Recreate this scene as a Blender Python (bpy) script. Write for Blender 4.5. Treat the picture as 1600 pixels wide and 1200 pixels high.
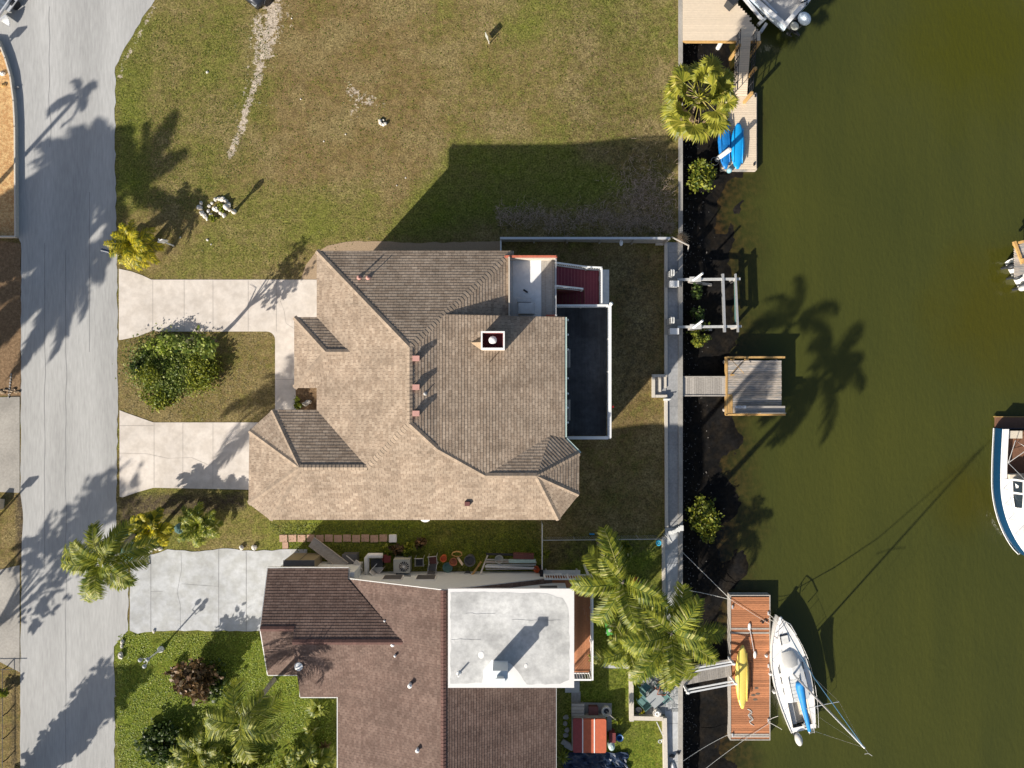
import bpy, math, random
import numpy as np
from mathutils import Vector, Matrix, noise as mnoise
for _o in list(bpy.data.objects): bpy.data.objects.remove(_o)
SC = bpy.context.scene
COL = SC.collection
R = math.radians
# ------------------------------------------------------------------ camera, sky, sun, exposure
H = 44.0; FPX = 1100.0
cam = bpy.data.cameras.new("camera"); cam.lens = 24.75; cam.sensor_width = 36; cam.clip_end = 2000
co = bpy.data.objects.new("camera", cam); COL.objects.link(co); co.location = (0, 0, H); SC.camera = co
SUN_EL, SUN_AZ = 28.0, 48.0            # the shadows run towards +x +y, 48 degrees above the x axis
w = bpy.data.worlds.new("World"); SC.world = w; w.use_nodes = True
nt = w.node_tree; bg = nt.nodes['Background']; sky = nt.nodes.new('ShaderNodeTexSky')
sky.sky_type = 'NISHITA'; sky.sun_disc = False; sky.sun_elevation = R(SUN_EL); sky.sun_rotation = R(270 - SUN_AZ)
sky.air_density = 1.0; sky.dust_density = 2.0; sky.ozone_density = 0.6
nt.links.new(sky.outputs[0], bg.inputs[0]); bg.inputs[1].default_value = 0.066
sl = bpy.data.lights.new("sun", 'SUN'); sl.energy = 4.4; sl.angle = R(0.7); sl.color = (1.0, 0.93, 0.82)
so = bpy.data.objects.new("sun", sl); COL.objects.link(so)
ce = math.cos(R(SUN_EL))
SD = Vector((math.cos(R(SUN_AZ))*ce, math.sin(R(SUN_AZ))*ce, -math.sin(R(SUN_EL))))
so.rotation_euler = (-SD).to_track_quat('Z', 'Y').to_euler(); so.location = (-40, -40, 40)
SC.view_settings.view_transform = 'Standard'; SC.view_settings.look = 'None'
SC.view_settings.exposure = 0.85; SC.view_settings.gamma = 1.0

# ------------------------------------------------------------------ helpers
def gz(x, y=0):
    t = min(1, max(0, (x - 2.5)/7.0)); return -0.5*t*t*(3 - 2*t)
def P(px, py, z=0.0):
    s = (H - z)/FPX; return Vector(((px - 800)*s, (600 - py)*s, z))
def PG(px, py, dz=0.0):
    z = 0
    for _ in range(5):
        v = P(px, py, z + dz); z = gz(v.x)
    return Vector((v.x, v.y, z + dz))
WATER = -1.6
WL = {}
class MB:
    def __init__(s): s.v = []; s.f = []; s.uv = None; s.mi = []; s.cur = 0
    def add(s, vs, fs, uvs=None):
        b = len(s.v); s.v += [tuple(p) for p in vs]
        for f in fs: s.f.append(tuple(i + b for i in f)); s.mi.append(s.cur)
        if uvs is not None:
            if s.uv is None: s.uv = {}
            for i, u in enumerate(uvs): s.uv[b + i] = u
    def box(s, c, d, rz=0, rx=0, ry=0, taper=1.0):
        hx, hy, hz = d[0]/2, d[1]/2, d[2]/2; t = taper
        vs = [Vector(q) for q in [(-hx,-hy,-hz),(hx,-hy,-hz),(hx,hy,-hz),(-hx,hy,-hz),(-hx*t,-hy*t,hz),(hx*t,-hy*t,hz),(hx*t,hy*t,hz),(-hx*t,hy*t,hz)]]
        if rz or rx or ry:
            m = Matrix.Rotation(rz,3,'Z') @ Matrix.Rotation(ry,3,'Y') @ Matrix.Rotation(rx,3,'X'); vs = [m @ q for q in vs]
        c = Vector(c)
        s.add([q + c for q in vs], [(0,3,2,1),(4,5,6,7),(0,1,5,4),(1,2,6,5),(2,3,7,6),(3,0,4,7)])
    def box2(s, a, b): s.box(((a[0]+b[0])/2,(a[1]+b[1])/2,(a[2]+b[2])/2), (abs(b[0]-a[0]),abs(b[1]-a[1]),abs(b[2]-a[2])))
    def prism(s, pts, z0, z1):
        n = len(pts); a = sum(pts[i][0]*pts[(i+1)%n][1]-pts[(i+1)%n][0]*pts[i][1] for i in range(n))
        if a < 0: pts = pts[::-1]
        s.add([(p[0],p[1],z0) for p in pts]+[(p[0],p[1],z1) for p in pts],
              [tuple(range(n))[::-1], tuple(range(n,2*n))]+[(i,(i+1)%n,n+(i+1)%n,n+i) for i in range(n)])
    def sheet(s, pts, z):
        n = len(pts); a = sum(pts[i][0]*pts[(i+1)%n][1]-pts[(i+1)%n][0]*pts[i][1] for i in range(n))
        if a < 0: pts = pts[::-1]
        s.add([(p[0],p[1],z) for p in pts], [tuple(range(n))])
    def tube(s, pts, rad, n=6, caps=True):
        pts = [Vector(p) for p in pts]
        if not isinstance(rad, (list, tuple)): rad = [rad]*len(pts)
        vs = []; up = None
        for i, p in enumerate(pts):
            d = (pts[min(i+1,len(pts)-1)] - pts[max(i-1,0)])
            if d.length < 1e-9: d = Vector((0,0,1))
            d.normalize()
            if up is None: up = Vector((0,0,1)) if abs(d.z) < .9 else Vector((1,0,0))
            a = d.cross(up)
            if a.length < 1e-6: a = d.cross(Vector((0,1,0)))
            a.normalize(); b = a.cross(d); up = b
            for k in range(n):
                t = 2*math.pi*k/n; vs.append(p + (a*math.cos(t) + b*math.sin(t))*rad[i])
        fs = []
        for i in range(len(pts)-1):
            for k in range(n): fs.append((i*n+k, i*n+(k+1)%n, (i+1)*n+(k+1)%n, (i+1)*n+k))
        if caps: fs += [tuple(range(n))[::-1], tuple(range((len(pts)-1)*n, len(pts)*n))]
        s.add(vs, fs)
    def lathe(s, c, prof, n=16, sx=1, sy=1):
        vs = []; c = Vector(c)
        for r, z in prof:
            for k in range(n):
                t = 2*math.pi*k/n; vs.append(c + Vector((r*math.cos(t)*sx, r*math.sin(t)*sy, z)))
        m = len(prof)
        fs = [(i*n+k, i*n+(k+1)%n, (i+1)*n+(k+1)%n, (i+1)*n+k) for i in range(m-1) for k in range(n)]
        fs += [tuple(range(n))[::-1], tuple(range((m-1)*n, m*n))]
        s.add(vs, fs)
    def ball(s, c, r, sx=1, sy=1, sz=1, n=10, jit=0, rng=None):
        m = n//2 + 1; c = Vector(c); vs = []
        for i in range(m+1):
            a = math.pi*i/m
            for k in range(n):
                t = 2*math.pi*k/n; j = 1 + (rng.uniform(-jit, jit) if rng else 0)
                vs.append(c + Vector((math.sin(a)*math.cos(t)*sx, math.sin(a)*math.sin(t)*sy, -math.cos(a)*sz))*r*j)
        s.add(vs, [(i*n+k, i*n+(k+1)%n, (i+1)*n+(k+1)%n, (i+1)*n+k) for i in range(m) for k in range(n)])
    def loft(s, secs, closed=False, caps=False):
        n = len(secs[0]); vs = [p for q in secs for p in q]; fs = []
        for i in range(len(secs)-1):
            for k in range(n if closed else n-1):
                k2 = (k+1)%n; fs.append((i*n+k, i*n+k2, (i+1)*n+k2, (i+1)*n+k))
        if caps: fs += [tuple(range(n))[::-1], tuple(range((len(secs)-1)*n, len(secs)*n))]
        s.add(vs, fs)
    def xf(s, m, start=0):
        for i in range(start, len(s.v)): s.v[i] = tuple(m @ Vector(s.v[i]))
    def build(s, name, mat, parent=None, smooth=False, fix=True):
        me = bpy.data.meshes.new(name)
        off = WL.get(parent, Vector((0,0,0))) if parent else Vector((0,0,0))
        vs = [(a-off.x, b-off.y, c-off.z) for a,b,c in s.v] if off.length else s.v
        me.from_pydata(vs, [], s.f)
        mats = mat if isinstance(mat, (list, tuple)) else [mat]
        for m in mats: me.materials.append(m)
        if len(mats) > 1: me.polygons.foreach_set('material_index', s.mi)
        if s.uv is not None:
            ul = me.uv_layers.new(name='UVMap')
            li = np.empty(len(me.loops), dtype=np.int32); me.loops.foreach_get('vertex_index', li)
            arr = np.zeros((len(s.v), 2), dtype=np.float32)
            for k, u in s.uv.items(): arr[k] = u
            ul.data.foreach_set('uv', arr[li].ravel())
        if smooth: me.polygons.foreach_set('use_smooth', [True]*len(me.polygons))
        me.update()
        o = bpy.data.objects.new(name, me); COL.objects.link(o)
        if parent: o.parent = parent; WL[o] = off
        else: WL[o] = Vector((0,0,0))
        return o
def tag(o, label=None, cat=None, group=None, kind=None):
    if label: o['label'] = label
    if cat: o['category'] = cat
    if group: o['group'] = group
    if kind: o['kind'] = kind
    return o
def thing(name, loc, label, cat, group=None):
    o = bpy.data.objects.new(name, None); COL.objects.link(o); o.location = loc; o.empty_display_size = .3
    WL[o] = Vector(loc); return tag(o, label, cat, group)
def rebase(o):
    """move a single-mesh thing's origin to its own footprint"""
    me = o.data; n = len(me.vertices); a = np.empty(n*3, dtype=np.float32); me.vertices.foreach_get('co', a); a = a.reshape(-1,3)
    c = (a.min(0)+a.max(0))/2; c[2] = a[:,2].min(); a -= c; me.vertices.foreach_set('co', a.ravel()); o.location = tuple(float(q) for q in c); me.update(); return o
def solo(mb, name, mat, label, cat, group=None, smooth=False):
    return tag(rebase(mb.build(name, mat, None, smooth)), label, cat, group)
def dup(root, loc, rz=0, label=None, group=None):
    r = root.copy(); COL.objects.link(r); r.location = loc; r.rotation_euler = (0,0,rz)
    if label: r['label'] = label
    if group: r['group'] = group
    for ch in list(root.children):
        c = ch.copy(); COL.objects.link(c); c.parent = r
        for g in ch.children:
            d = g.copy(); COL.objects.link(d); d.parent = c
    return r
def struct(mb, name, mat, smooth=False): return tag(mb.build(name, mat, None, smooth), kind='structure')

# ------------------------------------------------------------------ materials
def newmat(name):
    m = bpy.data.materials.new(name); m.use_nodes = True; n = m.node_tree.nodes; return m, n, m.node_tree.links, n['Principled BSDF']
def rgb(c): return (c[0], c[1], c[2], 1)
def M(name, col, rough=.7, var=.12, scale=6, bump=0.0, metal=0, big=0.0, island=0.0, spec=.4, col2=None, bscale=None, stretch=None):
    m, n, l, p = newmat(name)
    p.inputs['Roughness'].default_value = rough; p.inputs['Metallic'].default_value = metal
    p.inputs['Specular IOR Level'].default_value = spec
    tc = n.new('ShaderNodeTexCoord'); src = tc.outputs['Object']
    if stretch:
        mp = n.new('ShaderNodeMapping'); mp.inputs['Scale'].default_value = stretch; l.new(src, mp.inputs['Vector']); src = mp.outputs['Vector']
    t = n.new('ShaderNodeTexNoise'); t.inputs['Scale'].default_value = scale; t.inputs['Detail'].default_value = 7; t.inputs['Roughness'].default_value = .65
    l.new(src, t.inputs['Vector'])
    r = n.new('ShaderNodeMapRange'); r.inputs[1].default_value = .3; r.inputs[2].default_value = .7; r.inputs[3].default_value = 1-var; r.inputs[4].default_value = 1+var
    l.new(t.outputs[0], r.inputs[0]); val = r.outputs[0]
    if big:
        t2 = n.new('ShaderNodeTexNoise'); t2.inputs['Scale'].default_value = .5; t2.inputs['Detail'].default_value = 5
        l.new(src, t2.inputs['Vector'])
        r2 = n.new('ShaderNodeMapRange'); r2.inputs[1].default_value = .3; r2.inputs[2].default_value = .7; r2.inputs[3].default_value = 1-big; r2.inputs[4].default_value = 1+big
        l.new(t2.outputs[0], r2.inputs[0]); mu = n.new('ShaderNodeMath'); mu.operation = 'MULTIPLY'
        l.new(val, mu.inputs[0]); l.new(r2.outputs[0], mu.inputs[1]); val = mu.outputs[0]
    if island:
        g = n.new('ShaderNodeNewGeometry'); r3 = n.new('ShaderNodeMapRange'); r3.inputs[3].default_value = 1-island; r3.inputs[4].default_value = 1+island
        l.new(g.outputs['Random Per Island'], r3.inputs[0]); mu = n.new('ShaderNodeMath'); mu.operation = 'MULTIPLY'
        l.new(val, mu.inputs[0]); l.new(r3.outputs[0], mu.inputs[1]); val = mu.outputs[0]
    base = None
    if col2:
        t4 = n.new('ShaderNodeTexNoise'); t4.inputs['Scale'].default_value = scale*.35; t4.inputs['Detail'].default_value = 6; l.new(src, t4.inputs['Vector'])
        r4 = n.new('ShaderNodeMapRange'); r4.inputs[1].default_value = .42; r4.inputs[2].default_value = .6; l.new(t4.outputs[0], r4.inputs[0])
        mx = n.new('ShaderNodeMix'); mx.data_type = 'RGBA'; l.new(r4.outputs[0], mx.inputs[0]); mx.inputs[6].default_value = rgb(col); mx.inputs[7].default_value = rgb(col2); base = mx.outputs[2]
    vm = n.new('ShaderNodeVectorMath'); vm.operation = 'SCALE'
    if base: l.new(base, vm.inputs[0])
    else: vm.inputs[0].default_value = col
    l.new(val, vm.inputs['Scale']); l.new(vm.outputs[0], p.inputs['Base Color'])
    if bump:
        b = n.new('ShaderNodeBump'); b.inputs['Strength'].default_value = bump; b.inputs['Distance'].default_value = .02
        if bscale:
            tb = n.new('ShaderNodeTexNoise'); tb.inputs['Scale'].default_value = bscale; tb.inputs['Detail'].default_value = 4; l.new(src, tb.inputs['Vector']); l.new(tb.outputs[0], b.inputs['Height'])
        else: l.new(t.outputs[0], b.inputs['Height'])
        l.new(b.outputs[0], p.inputs['Normal'])
    return m
def leafmat(name, c1, c2, trans=.3, rough=.5, c3=None):
    m, n, l, p = newmat(name)
    g = n.new('ShaderNodeNewGeometry'); cr = n.new('ShaderNodeValToRGB')
    cr.color_ramp.elements[0].color = rgb(c1); cr.color_ramp.elements[1].color = rgb(c2)
    if c3:
        e = cr.color_ramp.elements.new(.9); e.color = rgb(c2); cr.color_ramp.elements[-1].color = rgb(c3)
    l.new(g.outputs['Random Per Island'], cr.inputs[0]); l.new(cr.outputs[0], p.inputs['Base Color'])
    p.inputs['Roughness'].default_value = rough; p.inputs['Specular IOR Level'].default_value = .35
    t = n.new('ShaderNodeBsdfTranslucent'); l.new(cr.outputs[0], t.inputs[0]); mx = n.new('ShaderNodeMixShader'); mx.inputs[0].default_value = trans
    l.new(p.outputs[0], mx.inputs[1]); l.new(t.outputs[0], mx.inputs[2]); l.new(mx.outputs[0], n['Material Output'].inputs[0])
    return m
def shingle_mat(name, c1, c2, mortar, w=.33, h=.18):
    m, n, l, p = newmat(name); p.inputs['Roughness'].default_value = .9; p.inputs['Specular IOR Level'].default_value = .2
    uv = n.new('ShaderNodeUVMap'); b = n.new('ShaderNodeTexBrick'); b.offset = .5
    b.inputs['Scale'].default_value = 1; b.inputs['Brick Width'].default_value = w; b.inputs['Row Height'].default_value = h; b.inputs['Mortar Size'].default_value = .010
    b.inputs['Mortar Smooth'].default_value = .3; b.inputs['Bias'].default_value = 0
    b.inputs['Color1'].default_value = rgb(c1); b.inputs['Color2'].default_value = rgb(c2); b.inputs['Mortar'].default_value = rgb(mortar)
    l.new(uv.outputs[0], b.inputs['Vector'])
    tc = n.new('ShaderNodeTexCoord'); t = n.new('ShaderNodeTexNoise'); t.inputs['Scale'].default_value = .7; t.inputs['Detail'].default_value = 7; l.new(tc.outputs['Object'], t.inputs['Vector'])
    r = n.new('ShaderNodeMapRange'); r.inputs[1].default_value = .3; r.inputs[2].default_value = .7; r.inputs[3].default_value = .86; r.inputs[4].default_value = 1.12; l.new(t.outputs[0], r.inputs[0])
    t2 = n.new('ShaderNodeTexNoise'); t2.inputs['Scale'].default_value = 9; t2.inputs['Detail'].default_value = 5; l.new(tc.outputs['Object'], t2.inputs['Vector'])
    r2 = n.new('ShaderNodeMapRange'); r2.inputs[1].default_value = .3; r2.inputs[2].default_value = .7; r2.inputs[3].default_value = .8; r2.inputs[4].default_value = 1.2; l.new(t2.outputs[0], r2.inputs[0])
    mp = n.new('ShaderNodeMapping'); mp.inputs['Scale'].default_value = (1.6, .18, 1); l.new(uv.outputs[0], mp.inputs['Vector'])
    t3 = n.new('ShaderNodeTexNoise'); t3.inputs['Scale'].default_value = 1; t3.inputs['Detail'].default_value = 5; l.new(mp.outputs[0], t3.inputs['Vector'])
    r3 = n.new('ShaderNodeMapRange'); r3.inputs[1].default_value = .35; r3.inputs[2].default_value = .65; r3.inputs[3].default_value = .88; r3.inputs[4].default_value = 1.07; l.new(t3.outputs[0], r3.inputs[0])
    m0 = n.new('ShaderNodeMath'); m0.operation = 'MULTIPLY'; l.new(r.outputs[0], m0.inputs[0]); l.new(r3.outputs[0], m0.inputs[1])
    mu = n.new('ShaderNodeMath'); mu.operation = 'MULTIPLY'; l.new(m0.outputs[0], mu.inputs[0]); l.new(r2.outputs[0], mu.inputs[1])
    vm = n.new('ShaderNodeVectorMath'); vm.operation = 'SCALE'; l.new(b.outputs[0], vm.inputs[0]); l.new(mu.outputs[0], vm.inputs['Scale']); l.new(vm.outputs[0], p.inputs['Base Color'])
    bp = n.new('ShaderNodeBump'); bp.inputs['Strength'].default_value = .4; bp.inputs['Distance'].default_value = .01; l.new(t2.outputs[0], bp.inputs['Height']); l.new(bp.outputs[0], p.inputs['Normal'])
    return m
def ground_mat():
    m, n, l, p = newmat('grass_ground'); p.inputs['Roughness'].default_value = .95; p.inputs['Specular IOR Level'].default_value = .1
    tc = n.new('ShaderNodeTexCoord'); S = tc.outputs['Object']
    def nz(sc, d=6, ro=.65):
        t = n.new('ShaderNodeTexNoise'); t.inputs['Scale'].default_value = sc; t.inputs['Detail'].default_value = d; t.inputs['Roughness'].default_value = ro; l.new(S, t.inputs['Vector']); return t.outputs[0]
    def mr(x, a, b, c=0, d=1):
        r = n.new('ShaderNodeMapRange'); r.inputs[1].default_value = a; r.inputs[2].default_value = b; r.inputs[3].default_value = c; r.inputs[4].default_value = d; l.new(x, r.inputs[0]); return r.outputs[0]
    def mix(f, a, b):
        x = n.new('ShaderNodeMix'); x.data_type = 'RGBA'; l.new(f, x.inputs[0])
        for i, c in ((6, a), (7, b)):
            if isinstance(c, tuple): x.inputs[i].default_value = rgb(c)
            else: l.new(c, x.inputs[i])
        return x.outputs[2]
    def ma(op, a, b):
        x = n.new('ShaderNodeMath'); x.operation = op; x.use_clamp = op != 'MULTIPLY' and op != 'SUBTRACT'
        for i, c in ((0, a), (1, b)):
            if isinstance(c, (int, float)): x.inputs[i].default_value = c
            else: l.new(c, x.inputs[i])
        return x.outputs[0]
    def at(nm):
        a = n.new('ShaderNodeAttribute'); a.attribute_name = nm; return a.outputs['Fac']
    f1 = nz(9, 5); f2 = nz(3.2, 6); f3 = nz(.35, 6, .6); f4 = nz(10, 5, .85)
    dry = mix(mr(f1, .32, .62), (.098, .074, .028), (.275, .215, .098))
    dry = mix(mr(f3, .4, .62), dry, (.165, .108, .047))
    olive = mix(mr(f1, .32, .62), (.058, .064, .012), (.205, .192, .052))
    lush = mix(mr(f1, .35, .65), (.050, .085, .008), (.19, .22, .030))
    lush = mix(mr(f2, .5, .7), lush, (.150, .150, .024))
    g = ma('ADD', at('green'), ma('MULTIPLY', ma('SUBTRACT', f3, .5), 1.3)); g = ma('ADD', g, ma('MULTIPLY', ma('SUBTRACT', f2, .5), .9))
    c = mix(mr(g, .1, .5), dry, olive); c = mix(mr(g, .5, .95), c, lush)
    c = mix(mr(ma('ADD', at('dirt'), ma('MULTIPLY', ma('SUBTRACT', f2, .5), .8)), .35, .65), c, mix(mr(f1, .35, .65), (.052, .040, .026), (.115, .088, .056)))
    sd = ma('ADD', at('sand'), ma('MULTIPLY', ma('SUBTRACT', f2, .5), 1.8)); sd = ma('ADD', sd, ma('MULTIPLY', ma('SUBTRACT', f1, .5), .9))
    c = mix(mr(sd, .45, .62), c, mix(f1, (.36, .29, .215), (.52, .45, .37)))
    sc = n.new('ShaderNodeVectorMath'); sc.operation = 'SCALE'; l.new(c, sc.inputs[0]); l.new(ma('MULTIPLY', mr(f4, .36, .64, .5, 1.5), mr(nz(2.4, 4), .35, .65, .78, 1.22)), sc.inputs['Scale'])
    l.new(sc.outputs[0], p.inputs['Base Color'])
    b = n.new('ShaderNodeBump'); b.inputs['Strength'].default_value = .6; b.inputs['Distance'].default_value = .09
    l.new(ma('ADD', ma('MULTIPLY', f1, .6), ma('MULTIPLY', f4, .4)), b.inputs['Height']); l.new(b.outputs[0], p.inputs['Normal'])
    return m
WATER = -1.6
def water_mat():
    m, n, l, p = newmat('canal_water'); p.inputs['Roughness'].default_value = .09; p.inputs['IOR'].default_value = 1.33
    tc = n.new('ShaderNodeTexCoord'); S = tc.outputs['Object']
    def nz(sc, d=5, st=None):
        t = n.new('ShaderNodeTexNoise'); t.inputs['Scale'].default_value = sc; t.inputs['Detail'].default_value = d
        src = S
        if st:
            mp = n.new('ShaderNodeMapping'); mp.inputs['Scale'].default_value = st[:3]; mp.inputs['Rotation'].default_value = (0,0,st[3]); l.new(S, mp.inputs['Vector']); src = mp.outputs[0]
        l.new(src, t.inputs['Vector']); return t.outputs[0]
    cr = n.new('ShaderNodeValToRGB'); cr.color_ramp.elements[0].position = .3; cr.color_ramp.elements[1].position = .7
    cr.color_ramp.elements[0].color = (.037, .043, .0110, 1); cr.color_ramp.elements[1].color = (.058, .061, .0120, 1)
    wm = n.new('ShaderNodeMix'); wm.inputs[0].default_value = .4; l.new(nz(.06, 3), wm.inputs[2]); l.new(nz(.5, 5, (1,.12,1,R(35))), wm.inputs[3]); l.new(wm.outputs[0], cr.inputs[0])
    # the brown bottom seen through the shallows beside the sea wall
    sx = n.new('ShaderNodeSeparateXYZ'); l.new(S, sx.inputs[0])
    ad = n.new('ShaderNodeMath'); ad.operation = 'ADD'; l.new(sx.outputs[0], ad.inputs[0])
    mm = n.new('ShaderNodeMath'); mm.operation = 'MULTIPLY'; mm.inputs[1].default_value = 3.0; l.new(nz(.5, 6), mm.inputs[0]); l.new(mm.outputs[0], ad.inputs[1])
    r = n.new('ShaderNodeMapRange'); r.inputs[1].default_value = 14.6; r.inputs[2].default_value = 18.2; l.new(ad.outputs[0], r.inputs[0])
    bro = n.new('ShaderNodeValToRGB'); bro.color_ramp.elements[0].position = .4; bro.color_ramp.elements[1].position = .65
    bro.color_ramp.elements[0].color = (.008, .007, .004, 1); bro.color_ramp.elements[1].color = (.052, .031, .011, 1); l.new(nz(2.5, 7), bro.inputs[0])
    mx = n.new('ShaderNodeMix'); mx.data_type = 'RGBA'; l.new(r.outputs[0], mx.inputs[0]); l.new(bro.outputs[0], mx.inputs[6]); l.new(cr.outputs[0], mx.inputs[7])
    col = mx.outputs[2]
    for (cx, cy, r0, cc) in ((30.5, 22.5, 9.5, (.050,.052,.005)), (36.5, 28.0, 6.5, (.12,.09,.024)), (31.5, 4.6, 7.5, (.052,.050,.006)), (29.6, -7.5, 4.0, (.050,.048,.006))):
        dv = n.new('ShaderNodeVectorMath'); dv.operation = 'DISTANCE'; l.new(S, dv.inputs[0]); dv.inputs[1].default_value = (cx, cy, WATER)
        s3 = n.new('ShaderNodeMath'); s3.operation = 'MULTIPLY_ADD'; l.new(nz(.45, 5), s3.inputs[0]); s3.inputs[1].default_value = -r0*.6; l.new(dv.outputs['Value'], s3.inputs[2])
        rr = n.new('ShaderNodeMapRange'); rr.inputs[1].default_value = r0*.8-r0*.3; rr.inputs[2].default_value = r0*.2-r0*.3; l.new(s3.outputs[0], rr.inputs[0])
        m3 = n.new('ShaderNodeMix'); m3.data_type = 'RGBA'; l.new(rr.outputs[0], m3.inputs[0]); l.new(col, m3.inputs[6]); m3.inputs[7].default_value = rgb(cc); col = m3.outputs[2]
    l.new(col, p.inputs['Base Color'])
    a2 = n.new('ShaderNodeMath'); a2.operation = 'ADD'; l.new(nz(2.6, 4, (1,.4,1,R(25))), a2.inputs[0]); l.new(nz(5.5, 3, (1,.45,1,R(-40))), a2.inputs[1])
    b = n.new('ShaderNodeBump'); b.inputs['Strength'].default_value = .34; b.inputs['Distance'].default_value = .06; l.new(a2.outputs[0], b.inputs['Height']); l.new(b.outputs[0], p.inputs['Normal'])
    return m
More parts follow.
